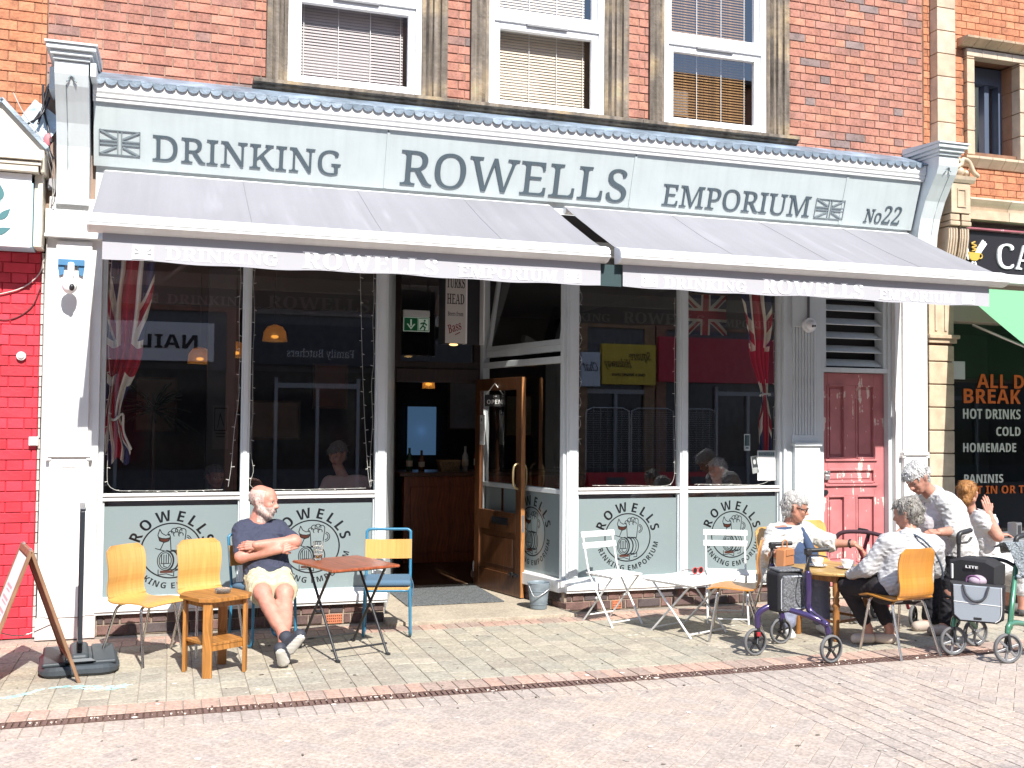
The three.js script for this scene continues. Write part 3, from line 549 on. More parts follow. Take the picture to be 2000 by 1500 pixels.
for (const [a, b] of [[-0.535, 1.768], [3.40, 5.668]]) {
  mesh('sill', sweepX([[-0.1, 0.275], [0.0, 0.275], [0.02, 0.262], [0.095, 0.25], [0.10, 0.24], [0.10, 0.195], [0.085, 0.185], [0.085, 0.17], [-0.1, 0.17]], a, b), mt.white, shop);
  const pl = mesh('plinth_wall', BB(a + 0.01, b - 0.012, 0, 0.17, -0.25, 0.035), mat([0.33, 0.26, 0.2], { map: T.grain, ...bump(0.006) }), shop);
  bond(pl, { x0: a + 0.012, x1: b - 0.014, y0: 0.004, y1: 0.172, z: 0.035, course: 0.083, st: 0.234, hd: 0.118, mats: plinthBricks, depth: 0.012, joint: 0.012, name: 'plinth_brick', holes: a < 0 ? [[1.25, 1.41, -0.01, 0.085]] : [[3.85, 3.96, -0.01, 0.085]] });
  const vx = a < 0 ? [1.262, 1.398] : [3.862, 3.95]; const hs = []; const nx = a < 0 ? 8 : 6;
  for (let r = 0; r < 3; r++) for (let k = 0; k < nx; k++) { const x = vx[0] + (k + 0.7) * (vx[1] - vx[0]) / (nx + 0.4), y = 0.018 + r * 0.022; hs.push([[x, y], [x + 0.008, y], [x + 0.008, y + 0.011], [x, y + 0.011]]); }
  mesh('air_brick', N(ext([[vx[0], 0.006], [vx[1], 0.006], [vx[1], 0.08], [vx[0], 0.08]], 0.02, 0, hs).translate(0, 0, 0.03)), brickMat([0.55, 0.19, 0.10]), shop);
}
// ---- doorway recess
{
  const g = new THREE.Group(); g.name = 'doorway'; shop.add(g);
  const slope = postY([[1.665, -0.02], [1.765, -0.02], [2.14, -1.5], [2.10, -1.54], [1.7, -0.08]], 0.0, 3.3);
  mesh('side_lining', slope, mt.grey, g);
  mesh('soffit', BB(1.667, 3.534, 3.3, 3.32, -1.6, -0.02), mt.inCeil, g);
  mesh('threshold', M([BB(1.75, 3.43, -0.02, 0.028, -0.42, 0.275, 0.004)]), mt.concrete, g);
  mesh('lobby_floor', BB(1.70, 3.5, -0.02, 0.026, -1.6, -0.42), mt.concrete, g);
  mesh('door_frame', M([BB(2.10, 2.15, 0.0, 3.3, -1.6, -1.48, 0.004), BB(3.03, 3.08, 0.0, 3.3, -1.6, -1.48, 0.004), BB(2.15, 3.03, 2.10, 2.24, -1.6, -1.47, 0.006), BB(2.15, 3.03, 2.24, 2.31, -1.58, -1.5, 0.004), BB(2.15, 2.2, 2.31, 3.3, -1.58, -1.5, 0.004), BB(2.98, 3.03, 2.31, 3.3, -1.58, -1.5, 0.004)]), mat([0.035, 0.02, 0.016], { roughness: 0.4, map: T.wood }), g);
  mesh('fanlight_pane', plane(0.8, 1.0, 2.59, 2.8, -1.54), mt.glass, g);
  // glazed splay to the right of the door
  const s = new THREE.Group(); s.name = 'splayed_window'; s.position.set(3.06, 0, -1.5); s.rotation.y = -76.5 * PI / 180; shop.add(s); const L = 1.5425;
  mesh('frame', M([BB(0.0, 0.07, 0.03, 3.3, -0.05, 0.03, 0.004), BB(L - 0.06, L - 0.005, 0.03, 3.3, -0.05, 0.03, 0.004), BB(0.07, L - 0.06, 1.045, 1.09, -0.05, 0.02, 0.004), BB(0.07, L - 0.06, 2.25, 2.31, -0.05, 0.03, 0.004), BB(0.07, L - 0.06, 2.36, 2.42, -0.05, 0.0, 0.004)]), mt.grey, s);
  mesh('sill', BB(0.0, L + 0.02, 0.17, 0.28, -0.06, 0.09, 0.006), mt.white, s);
  const pw = mesh('plinth_wall', BB(0.0, L + 0.03, 0.0, 0.17, -0.2, 0.035), mat([0.33, 0.26, 0.2], { map: T.grain }), s);
  for (let r = 0; r < 2; r++) for (let k = 0; k < 7; k++) { const o = mesh('plinth_brick', [...brickGeo.values()][0], plinthBricks[(k * 3 + r) % 4][0], pw); o.position.set(0.1 + k * 0.236 - (r % 2) * 0.1, 0.046 + r * 0.083, 0.014); }
  mesh('pane', plane(L - 0.12, 1.16, L / 2, 1.67, -0.01), mt.glass, s);
  mesh('frosted_panel', card(1.04, 0.76).translate(L / 2 + 0.18, 0.66, -0.012), frostMat, s); mesh('frosted_edge', card(0.32, 0.76).translate(0.23, 0.66, -0.0125), mat([0.22, 0.26, 0.265], { roughness: 0.3 }), s);
  const hop = new THREE.Group(); hop.name = 'hopper_light'; hop.position.set(0, 2.42, -0.01); hop.rotation.x = -0.16; s.add(hop);
  mesh('stile', M([BB(0.09, 0.13, 0.0, 0.85, -0.02, 0.02, 0.003), BB(L - 0.12, L - 0.08, 0, 0.85, -0.02, 0.02, 0.003), BB(0.13, L - 0.12, 0, 0.05, -0.02, 0.02, 0.003), BB(0.13, L - 0.12, 0.8, 0.85, -0.02, 0.02, 0.003), plane(L - 0.25, 0.75, L / 2, 0.425, 0).toNonIndexed()]).translate(0, 0, 0), mt.grey, hop).geometry = M([BB(0.09, 0.13, 0.0, 0.85, -0.02, 0.02, 0.003), BB(L - 0.12, L - 0.08, 0, 0.85, -0.02, 0.02, 0.003), BB(0.13, L - 0.12, 0, 0.05, -0.02, 0.02, 0.003), BB(0.13, L - 0.12, 0.8, 0.85, -0.02, 0.02, 0.003)]);
  mesh('pane', plane(L - 0.25, 0.75, L / 2, 0.425, 0), mt.glass, hop);
  // door leaf, folded back
  const d = new THREE.Group(); d.name = 'entrance_door'; d.position.set(2.99, 0.035, -1.43); d.rotation.y = -76.7 * PI / 180; shop.add(d); const W = 0.90, H = 2.1;
  mesh('leaf', M([BB(0, 0.1, 0, H, -0.022, 0.022, 0.004), BB(W - 0.1, W - 0.002, 0, H, -0.022, 0.022, 0.004), BB(0.1, W - 0.1, 0, 0.2, -0.022, 0.022, 0.004), BB(0.1, W - 0.1, 0.6, 0.79, -0.022, 0.022, 0.004), BB(0.1, W - 0.1, H - 0.12, H, -0.022, 0.022, 0.004)]), mt.doorwood, d);
  mesh('panel', M([BB(0.1, W - 0.1, 0.2, 0.6, -0.008, 0.008), BB(0.16, W - 0.16, 0.26, 0.54, -0.014, 0.014, 0.01)]), mt.doorwood, d);
  mesh('edge', BB(W - 0.002, W + 0.002, 0.002, H - 0.002, -0.021, 0.021), mt.doorEdge, d);
  mesh('pane', plane(W - 0.2, H - 0.91, W / 2, 1.385, 0), mt.glass, d);
  mesh('letterplate', M([BB(0.36, 0.66, 0.665, 0.735, 0.022, 0.03, 0.003), BB(0.40, 0.62, 0.682, 0.718, 0.03, 0.034, 0.002)]), mt.blackM, d);
  mesh('pull_handle', M([pipe([[W - 0.06, 1.03, 0.022], [W - 0.06, 1.05, 0.06], [W - 0.06, 1.15, 0.075], [W - 0.06, 1.25, 0.06], [W - 0.06, 1.27, 0.022]], 0.011, { smooth: true, seg: 20 }), pipe([[W - 0.06, 1.03, -0.022], [W - 0.06, 1.05, -0.06], [W - 0.06, 1.15, -0.075], [W - 0.06, 1.25, -0.06], [W - 0.06, 1.27, -0.022]], 0.011, { smooth: true, seg: 20 })]), mat([0.55, 0.42, 0.22], { metalness: 0.8, roughness: 0.35 }), d);
  mesh('bolt', M([BB(W - 0.19, W - 0.03, 0.19, 0.22, 0.022, 0.03, 0.002), cyl([W - 0.2, 0.205, 0.036], [W - 0.05, 0.205, 0.036], 0.007), BB(W - 0.14, W - 0.12, 0.18, 0.23, 0.03, 0.046, 0.002)]), mt.blackM, d);
  mesh('latch', BB(W + 0.002, W + 0.004, 0.62, 0.78, -0.012, 0.012), mt.steel, d);
}
// ---- pink side door and louvre
{
  const g = new THREE.Group(); g.name = 'side_door'; shop.add(g); const z = -0.05, x0 = 6.146, x1 = 6.905;
  mesh('leaf', M([BB(x0, x0 + 0.088, 0.1, 2.222, z - 0.04, z, 0.003), BB(x1 - 0.118, x1, 0.1, 2.222, z - 0.04, z, 0.003), BB(6.433, 6.572, 1.37, 2.10, z - 0.04, z, 0.003), BB(6.433, 6.572, 0.33, 0.99, z - 0.04, z, 0.003), BB(x0 + 0.088, x1 - 0.118, 2.10, 2.222, z - 0.04, z, 0.003), BB(x0 + 0.088, x1 - 0.118, 1.255, 1.37, z - 0.04, z, 0.003), BB(x0 + 0.088, x1 - 0.118, 0.99, 1.125, z - 0.04, z, 0.003), BB(x0 + 0.088, x1 - 0.118, 0.1, 0.33, z - 0.04, z, 0.003)]), mt.pink, g);
  for (const [a, b, c, d] of [[6.234, 6.433, 1.37, 2.10], [6.572, 6.787, 1.37, 2.10], [6.234, 6.787, 1.125, 1.255], [6.234, 6.433, 0.33, 0.99], [6.572, 6.787, 0.33, 0.99]]) {
    const p = mesh('panel', M([BB(a, b, c, d, z - 0.035, z - 0.022), BB(a + 0.035, b - 0.035, c + 0.035, d - 0.035, z - 0.025, z - 0.012, 0.006)]), mt.pink, g);
    mesh('moulding', M([BB(a - 0.008, a + 0.012, c, d, z - 0.03, z + 0.008, 0.004), BB(b - 0.012, b + 0.008, c, d, z - 0.03, z + 0.008, 0.004), BB(a + 0.012, b - 0.012, c - 0.008, c + 0.012, z - 0.03, z + 0.009, 0.004), BB(a + 0.012, b - 0.012, d - 0.012, d + 0.008, z - 0.03, z + 0.009, 0.004)]), mt.pink, p);
  }
  mesh('ledge', M([BB(6.2, 6.82, 1.34, 1.358, z, z + 0.02, 0.004), BB(6.2, 6.82, 1.09, 1.11, z, z + 0.022, 0.004)]), mt.pink, g);
  mesh('hasp', M([BB(6.13, 6.26, 1.215, 1.245, z, z + 0.008, 0.002), cyl([6.19, 1.19, z + 0.012], [6.24, 1.19, z + 0.012], 0.022), pipe([[6.2, 1.2, z + 0.02], [6.2, 1.235, z + 0.025], [6.225, 1.235, z + 0.025], [6.225, 1.2, z + 0.02]], 0.005, { fillet: 0.01 }), B(0.05, 0.045, 0.02, 6.213, 1.175, z + 0.022, 0.006)]), mt.steel, g);
  mesh('lock', M([N(cyl([6.205, 1.03, z], [6.205, 1.03, z + 0.018], 0.026)), BB(6.15, 6.19, 0.94, 1.02, z, z + 0.008, 0.002)]), mt.blackM, g);
  mesh('frame', M([BB(6.098, 6.143, 0.0, 3.3, -0.14, 0.02, 0.004), BB(6.908, 6.955, 0.0, 3.3, -0.14, 0.02, 0.004), BB(6.143, 6.908, 2.228, 2.275, -0.14, 0.015, 0.004), BB(6.143, 6.908, 2.97, 3.3, -0.14, 0.0, 0.004)]), mt.grey, g);
  mesh('step', BB(6.1, 6.95, 0.0, 0.09, -0.3, 0.08, 0.008), mt.concrete, g);
  const lv = new THREE.Group(); lv.name = 'louvre'; shop.add(lv);
  mesh('backing', BB(6.143, 6.908, 2.275, 2.97, -0.2, -0.18), mt.dark, lv);
  for (const x of [6.143, 6.866]) mesh('surround', BB(x, x + 0.042, 2.275, 2.97, -0.14, 0.0, 0.003), mt.grey, lv);
  for (let k = 0; k < 5; k++) { const o = mesh('slat', B(0.68, 0.012, 0.12, 0, 0, 0, 0.003), mt.grey, lv); o.position.set(6.5255, 2.33 + k * 0.138, -0.07); o.rotation.x = 0.62; }
}
// ---------------------------------------------------------------- awnings
function awning(label, x0, x1, v0, v1, words) {
  const g = thing('shop_awning', label, 'awning');
  const nx = 60, nz = 24, pg = new THREE.PlaneGeometry(1, 1, nx, nz), p = pg.attributes.position;
  for (let i = 0; i < p.count; i++) { const u = p.getX(i) + 0.5, v = 0.5 - p.getY(i); p.setXYZ(i, x0 + (x1 - x0) * u, 3.645 - 0.585 * v - 0.018 * Math.sin(PI * v) * (0.6 + 0.4 * Math.sin(u * 9)) + 0.006 * fbm3(u * 9, v * 3, x0, 3) + 0.003 * Math.sin((u * 4 + v) * 9 + x0) * v, 0.15 + 1.215 * v); }
  pg.computeVertexNormals(); mesh('canopy', N(pg), mt.awning, g);
  const bar = [[1.315, 3.085], [1.345, 3.085], [1.415, 3.062], [1.44, 3.04], [1.447, 3.012], [1.437, 3.008], [1.437, 3.0], [1.453, 2.997], [1.453, 2.986], [1.435, 2.98], [1.40, 2.958], [1.36, 2.95], [1.315, 2.955]];
  mesh('front_bar', sweepX(bar, x0 - 0.012, x1 + 0.012), mt.white, g);
  for (const s of [x0 - 0.02, x1 + 0.006]) mesh('end_cap', sweepX(bar.map(([z, y]) => [1.38 + (z - 1.38) * 1.02, 3.0 + (y - 3.0) * 1.02]), s, s + 0.014), mt.upvc, g);
  mesh('roller', cyl([x0 + 0.01, 3.615, 0.13], [x1 - 0.01, 3.615, 0.13], 0.038, 0.038, 14), mt.upvc, g);
  mesh('wall_rail', BB(x0, x1, 3.36, 3.585, 0.052, 0.075, 0.004), mat([0.045, 0.042, 0.045], { roughness: 0.6 }), g);
  for (let k = 1; k < 4; k++) { const x = x0 + (x1 - x0) * k / 4 + 0.1, q = [], L = pg.attributes.position; const col = Math.round((x - x0) / (x1 - x0) * nx); for (let r = 0; r <= nz; r++) { const i = r * (nx + 1) + col; q.push([L.getX(i), L.getY(i) + 0.0012, L.getZ(i)]); } mesh('seam', pipe(q, 0.0022, { smooth: true, rad: 4, seg: 24 }), mt.awning, g); }
  for (const [a, b] of [[x0 + 0.45, x0 + 0.15], [x1 - 0.45, x1 - 0.15]]) mesh('arm', M([pipe([[a, 3.52, 0.1], [b + (a - b) * 2.4, 3.28, 0.75], [a, 3.0, 1.32]], 0.022, { fillet: 0.02 }), B(0.07, 0.09, 0.1, a, 3.52, 0.1, 0.01)]), mat([0.5, 0.5, 0.52], { metalness: 0.4, roughness: 0.5 }), g);
  // valance, hanging a little behind the bar's nose
  const vg = new THREE.PlaneGeometry(1, 1, 90, 4), q = vg.attributes.position, wave = (x, v) => 0.0012 * Math.sin(x * 5.1) + 0.001 * Math.sin(x * 13.7 + 1) * v;
  for (let i = 0; i < q.count; i++) { const x = v0 + (v1 - v0) * (q.getX(i) + 0.5), v = 0.5 - q.getY(i); q.setXYZ(i, x, 2.96 - (0.19 + 0.005 * Math.sin(x * 3.3) + 0.004 * Math.sin(x * 11)) * v, 1.358 + wave(x, v)); }
  vg.computeVertexNormals(); const val = mesh('valance', N(vg), mt.valance, g);
  for (const [s, a, b, y, cap] of words) letters(val, s, fontB, { x0: a, x1: b, y, cap, z: 1.358 - 0.0035, depth: 0.007, m: mt.print, one: true, name: 'lettering', seg: 3 });
  if (x0 < 0) mesh('gap_flap', BB(v1 + 0.004, v1 + 0.186, 2.775, 2.945, 1.335, 1.339), mat([0.03, 0.055, 0.06], { roughness: 0.9 }), g);
  const flags = words.flag || [];
  for (const fx of flags) { const W = 0.135, H = 0.09, y = 2.785, hs = [[[fx + 0.012, y + 0.05], [fx + 0.05, y + 0.05], [fx + 0.012, y + 0.078]], [[fx + 0.085, y + 0.05], [fx + 0.123, y + 0.05], [fx + 0.123, y + 0.078]], [[fx + 0.012, y + 0.012], [fx + 0.05, y + 0.04], [fx + 0.012, y + 0.04]], [[fx + 0.085, y + 0.04], [fx + 0.123, y + 0.012], [fx + 0.123, y + 0.04]]]; mesh('flag_emblem', ext([[fx, y], [fx + W, y], [fx + W, y + H], [fx, y + H]], 0.007, 0, hs).translate(0, 0, 1.3545), mt.print, val); }
}
const wl = [['DRINKING', -0.06, 0.70, 2.79, 0.088], ['ROWELLS', 0.865, 1.87, 2.785, 0.125], ['EMPORIUM', 2.014, 2.811, 2.785, 0.088]]; wl.flag = [-0.27, 2.867];
const wr = [['DRINKING', 3.713, 4.47, 2.785, 0.088], ['ROWELLS', 4.614, 5.614, 2.785, 0.125], ['EMPORIUM', 5.761, 6.569, 2.785, 0.088]]; wr.flag = [3.524, 6.64];
awning('grey fabric awning with printed valance over the left windows and doorway', -0.535, 3.195, -0.46, 3.17, wl);
awning('grey fabric awning with printed valance over the right windows and pink door', 3.325, 7.07, 3.36, 6.94, wr);

// ---------------------------------------------------------------- inside the shop
{
  const rm = new THREE.Group(); rm.name = 'bar_room'; shop.add(rm);
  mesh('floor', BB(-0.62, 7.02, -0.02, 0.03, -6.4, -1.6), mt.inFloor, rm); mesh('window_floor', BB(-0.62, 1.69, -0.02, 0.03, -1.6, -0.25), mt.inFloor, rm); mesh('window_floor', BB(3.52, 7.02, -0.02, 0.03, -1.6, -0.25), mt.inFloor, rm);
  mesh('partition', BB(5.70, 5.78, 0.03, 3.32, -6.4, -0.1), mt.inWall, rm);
  const c = thing('bar_counter', 'dark red wooden bar counter seen through the open doorway', 'counter', [0, 0.03, 0]);
  mesh('front', BB(2.62, 4.9, 0, 1.02, -3.3, -3.2, 0.004), mt.redwood, c); mesh('top', BB(2.55, 4.95, 1.02, 1.07, -3.85, -3.12, 0.01), mt.doorwood, c);
  for (let k = 0; k < 4; k++) mesh('panel', BB(2.7 + k * 0.55, 3.17 + k * 0.55, 0.12, 0.9, -3.2, -3.185, 0.006), mt.redwood, c);
  const b = thing('wicker_basket', 'pale wicker basket standing on the bar counter', 'basket', [3.2, 1.1, -3.35]);
  mesh('body', ext([[-0.11, 0], [0.11, 0], [0.13, 0.13], [-0.13, 0.13]], 0.16).translate(0, 0, -0.08), mat([0.30, 0.19, 0.09], { map: T.felt }), b);
  mesh('rim', pipe([[-0.13, 0.13, -0.08], [0.13, 0.13, -0.08], [0.13, 0.13, 0.08], [-0.13, 0.13, 0.08], [-0.13, 0.13, -0.07]], 0.01, { fillet: 0.03, rad: 6 }), mat([0.30, 0.19, 0.09]), b);
  const tv = thing('wall_screen', 'blue glowing screen on the dark back wall of the bar', 'screen', [3.53, 1.56, -6.33]);
  mesh('screen', BB(-0.19, 0.25, -0.36, 0.36, 0.0, 0.02, 0.004), mat([0.02, 0.03, 0.05], { emissive: new THREE.Color(0.016, 0.034, 0.062), emissiveIntensity: 1 }), tv);
  mesh('bezel', M([BB(-0.22, -0.19, -0.4, 0.4, 0, 0.03), BB(0.25, 0.28, -0.4, 0.4, 0, 0.03), BB(-0.19, 0.25, 0.36, 0.4, 0, 0.03), BB(-0.19, 0.25, -0.4, -0.36, 0, 0.03)]), mt.black, tv);
  const tl = new THREE.PointLight(new THREE.Color(0.3, 0.55, 1), 0.012); tl.position.set(3.56, 1.56, -6.22); tl.castShadow = true; scene.add(tl);
  const shade = mat([0.72, 0.50, 0.22], { transmission: 0.8, thickness: 0, roughness: 0.32 });
  const bulb = mat([1, 0.8, 0.4], { emissive: new THREE.Color(1, 0.62, 0.22), emissiveIntensity: 0.75 });
  const lampAt = (x, y, z, label, r = 0.13, inten = 0.02) => {
    const l = thing('pendant_lamp', label, 'lamp', [x, y, z], 0, 'amber pendant lamps in the bar');
    mesh('lamp_shade', lathe([[0.02, r], [r * 0.6, r * 0.85], [r * 0.92, r * 0.4], [r, -0.03], [r * 1.02, -0.05]], 18), shade, l);
    mesh('bulb', N(new THREE.SphereGeometry(0.024, 10, 8)).scale(1.7, 0.8, 1), bulb, l); mesh('cord', cyl([0, r, 0], [0, 3.3 - y, 0], 0.006, 0.006, 6), mt.black, l);
    const pl = new THREE.PointLight(new THREE.Color(1, 0.6, 0.26), inten); pl.position.set(x, y, z); pl.castShadow = true; pl.shadow.radius = 1; scene.add(pl);
  };
  lampAt(1.05, 2.60, -2.6, 'largest amber glass pendant lamp hanging behind the second window'); lampAt(0.29, 2.36, -3.0, 'amber pendant lamp furthest left behind the first window'); lampAt(0.68, 2.45, -3.2, 'amber pendant lamp hidden partly by the mullion between the left windows'); lampAt(0.5, 2.23, -2.9, 'lowest amber pendant lamp behind the first window');
  lampAt(2.88, 2.14, -3.1, 'small bright pendant lamp seen through the top of the open doorway', 0.075, 0.02);
  const ex = thing('exit_sign', 'green emergency exit sign behind the glass above the door', 'sign', [2.37, 2.62, -1.56]);
  mesh('housing', BB(-0.14, 0.14, 0.15, 0.22, -0.05, 0.012, 0.006), mt.upvc, ex);
  const exT = canvasTex(256, 128, (x) => { x.fillStyle = '#e6eee8'; x.fillRect(0, 0, 256, 128); x.fillStyle = '#0d5a38'; x.fillRect(6, 6, 134, 116); x.fillRect(146, 6, 104, 116); x.fillStyle = '#e6eee8'; x.fillRect(66, 20, 16, 60); x.beginPath(); x.moveTo(30, 60); x.lineTo(46, 60); x.lineTo(74, 92); x.lineTo(102, 60); x.lineTo(118, 60); x.lineTo(74, 112); x.fill(); x.fillRect(150, 12, 96, 104); x.strokeStyle = '#0d5a38'; x.lineWidth = 13; x.lineCap = 'round'; x.beginPath(); x.moveTo(204, 46); x.lineTo(190, 76); x.lineTo(214, 90); x.lineTo(206, 114); x.moveTo(190, 76); x.lineTo(166, 104); x.moveTo(200, 48); x.lineTo(172, 56); x.moveTo(204, 48); x.lineTo(228, 66); x.stroke(); x.beginPath(); x.arc(210, 28, 10, 0, 7); x.fillStyle = '#0d5a38'; x.fill(); });
  mesh('face', card(0.27, 0.145).translate(0, 0.072, 0.012), mat([0.7, 0.7, 0.7], { map: exT, roughness: 0.4, emissive: new THREE.Color(0.10, 0.12, 0.10), emissiveMap: exT, emissiveIntensity: 0.6 }), ex); mesh('body', BB(-0.137, 0.137, 0, 0.146, -0.02, 0.01), mt.upvc, ex);
  // things on the back wall and in the room
  const fr = (x, y, w, h, c, label) => { const o = thing('picture_frame', label, 'picture', [x, y, -6.37]); mesh('print', BB(-w / 2, w / 2, -h / 2, h / 2, 0, 0.01), mat(c, { map: T.blotch }), o); mesh('frame', M([BB(-w / 2 - 0.03, -w / 2, -h / 2 - 0.03, h / 2 + 0.03, 0, 0.03), BB(w / 2, w / 2 + 0.03, -h / 2 - 0.03, h / 2 + 0.03, 0, 0.03), BB(-w / 2, w / 2, h / 2, h / 2 + 0.03, 0, 0.03), BB(-w / 2, w / 2, -h / 2 - 0.03, -h / 2, 0, 0.03)]), mt.doorwood, o); };
  [[-0.2, 1.9, 0.5, 0.7], [0.7, 2.1, 0.4, 0.5], [1.4, 1.7, 0.7, 0.5], [2.2, 2.2, 0.45, 0.6], [4.3, 2.0, 0.6, 0.8], [5.1, 1.8, 0.4, 0.6]].forEach(([x, y, w, h], i) => fr(x, y, w, h, [[0.5, 0.45, 0.38], [0.3, 0.35, 0.4], [0.55, 0.5, 0.45], [0.4, 0.2, 0.15], [0.5, 0.5, 0.5], [0.45, 0.4, 0.25]][i], ['tall cream picture at the left end of the back wall', 'small blue grey picture on the back wall', 'wide pale picture on the back wall behind the second window', 'reddish picture on the back wall left of the screen', 'large grey picture on the back wall right of the screen', 'narrow tan picture on the back wall at the right end'][i]));
  const tb = (x, z, label) => { const o = thing('pub_table', label, 'table', [x, 0.03, z]); mesh('tabletop', cyl([0, 0.7, 0], [0, 0.73, 0], 0.33, 0.33, 24), mt.redwood, o); mesh('pedestal', M([cyl([0, 0, 0], [0, 0.7, 0], 0.035), cyl([0, 0, 0], [0, 0.03, 0], 0.22, 0.2, 20)]), mt.black, o); mesh('glass', lathe([[0, 0], [0.035, 0], [0.043, 0.15], [0.04, 0.15], [0.032, 0.01], [0, 0.01]], 16).translate(0.1, 0.73, 0.05), mt.clear, o); };
  tb(0.95, -1.55, 'round pub table inside behind the second window'); tb(4.15, -1.0, 'round pub table inside behind the third window'); tb(0.1, -2.3, 'round pub table inside behind the first window');
  const bt = (x, h, c, k) => { const o = thing('bottle', ['dark green bottle standing on the bar counter', 'brown bottle standing on the bar counter', 'clear pale bottle standing on the bar counter', 'tall red bottle standing on the bar counter'][k], 'bottle', [x, 1.1, -3.5]); mesh('glass', lathe([[0, 0], [0.038, 0], [0.04, h * 0.6], [0.015, h * 0.78], [0.015, h], [0, h]], 14), mat(c, { roughness: 0.1 }), o); mesh('label', cyl([0, h * 0.2, 0], [0, h * 0.45, 0], 0.0405, 0.0405, 14), mat([0.6, 0.55, 0.45]), o); };
  [[2.75, 0.28, [0.02, 0.08, 0.03]], [2.9, 0.25, [0.1, 0.04, 0.01]], [3.45, 0.3, [0.4, 0.42, 0.4]], [3.6, 0.33, [0.25, 0.03, 0.02]]].forEach(([x, h, c], k) => bt(x, h, c, k));
  // hanging lantern sign in the lobby
  const hs = thing('hanging_sign', 'white boxed pub sign with black and red words hanging in the doorway recess', 'sign', [2.50, 2.43, -0.62], 0.06);
  const hT = canvasTex(256, 900, (x) => { x.fillStyle = '#cfcac6'; x.fillRect(0, 0, 256, 900); x.fillStyle = '#17110f'; x.textAlign = 'center'; x.save(); x.translate(128, 250); x.scale(0.62, 1.5); x.font = 'bold 110px serif'; x.fillText('TURKS', 0, 0); x.restore(); x.save(); x.translate(128, 440); x.scale(0.68, 1.5); x.font = 'bold 110px serif'; x.fillText('HEAD', 0, 0); x.restore(); x.save(); x.translate(128, 580); x.scale(0.7, 1.35); x.font = 'bold 50px serif'; x.fillText('Beers from', 0, 0); x.restore(); x.fillStyle = x.strokeStyle = '#7c1518'; x.save(); x.translate(128, 760); x.rotate(-0.35); x.scale(0.85, 1.5); x.font = 'italic bold 92px serif'; x.fillText('Bass', 0, 0); x.lineWidth = 7; x.beginPath(); x.moveTo(-20, 24); x.lineTo(62, 18); x.stroke(); x.restore(); });
  mesh('face', card(0.2, 0.72).translate(0, 0.36, 0.101), mat([0.75, 0.74, 0.72], { map: hT, roughness: 0.5 }), hs);
  mesh('box', BB(-0.1, 0.1, 0, 0.72, -0.1, 0.1, 0.003), mt.black, hs);
  for (const x of [0.1, 0.275]) mesh('corner_strip', BB(x, x + 0.014, 0, 0.72, -0.005, 0.105, 0.002), mt.white, hs);
  mesh('return_panel', BB(0.114, 0.275, 0, 0.72, -0.02, 0.0), mt.black, hs);
  mesh('rod', M([cyl([0, 0.72, 0], [0, 0.87, 0], 0.008), cyl([0.2, 0.72, 0], [0.2, 0.87, 0], 0.008)]), mt.blackM, hs);
  mesh('lamp', N(new THREE.SphereGeometry(0.03, 10, 6)).scale(1.5, 0.4, 1).translate(0.0, -0.008, 0.05), mat([1, 0.8, 0.4], { emissive: new THREE.Color(1, 0.62, 0.25), emissiveIntensity: 0.8 }), hs);
  const op = thing('open_sign', 'small black OPEN sign hung on a white cord by the door', 'sign', [3.045, 1.915, -1.0], -0.5);
  const oT = canvasTex(256, 150, (x) => { x.fillStyle = '#141416'; x.fillRect(0, 0, 256, 150); x.fillStyle = '#c9c9c9'; x.font = 'bold 78px sans-serif'; x.textAlign = 'center'; x.fillText('OPEN', 128, 120); x.fillRect(110, 6, 6, 34); x.fillRect(124, 14, 34, 6); });
  mesh('board', BB(-0.1, 0.1, -0.06, 0.055, -0.004, 0.004), mt.black, op); mesh('face', card(0.196, 0.112).translate(0, -0.002, 0.0045), mat([0.8, 0.8, 0.8], { map: oT }), op);
  mesh('cord', pipe([[-0.09, 0.05, 0], [0.0, 0.17, 0], [0.09, 0.05, 0]], 0.004, { fillet: 0.01, rad: 5 }), mt.white, op);
  const nt = thing('door_notice', 'white paper notice with small print fixed beside the door', 'notice', [3.0, 1.62, -1.30], -1.339);
  const nT = canvasTex(128, 256, (x) => { x.fillStyle = '#d8dadb'; x.fillRect(0, 0, 128, 256); x.fillStyle = '#777'; x.beginPath(); x.arc(64, 40, 16, 0, 7); x.fill(); for (let k = 0; k < 15; k++) x.fillRect(28, 80 + k * 10, 50 + (k * 37) % 24, 3); });
  mesh('sheet', card(0.12, 0.3), mat([0.8, 0.8, 0.8], { map: nT }), nt); mesh('backing', B(0.122, 0.302, 0.002, 0, 0, -0.0025), mt.white, nt);
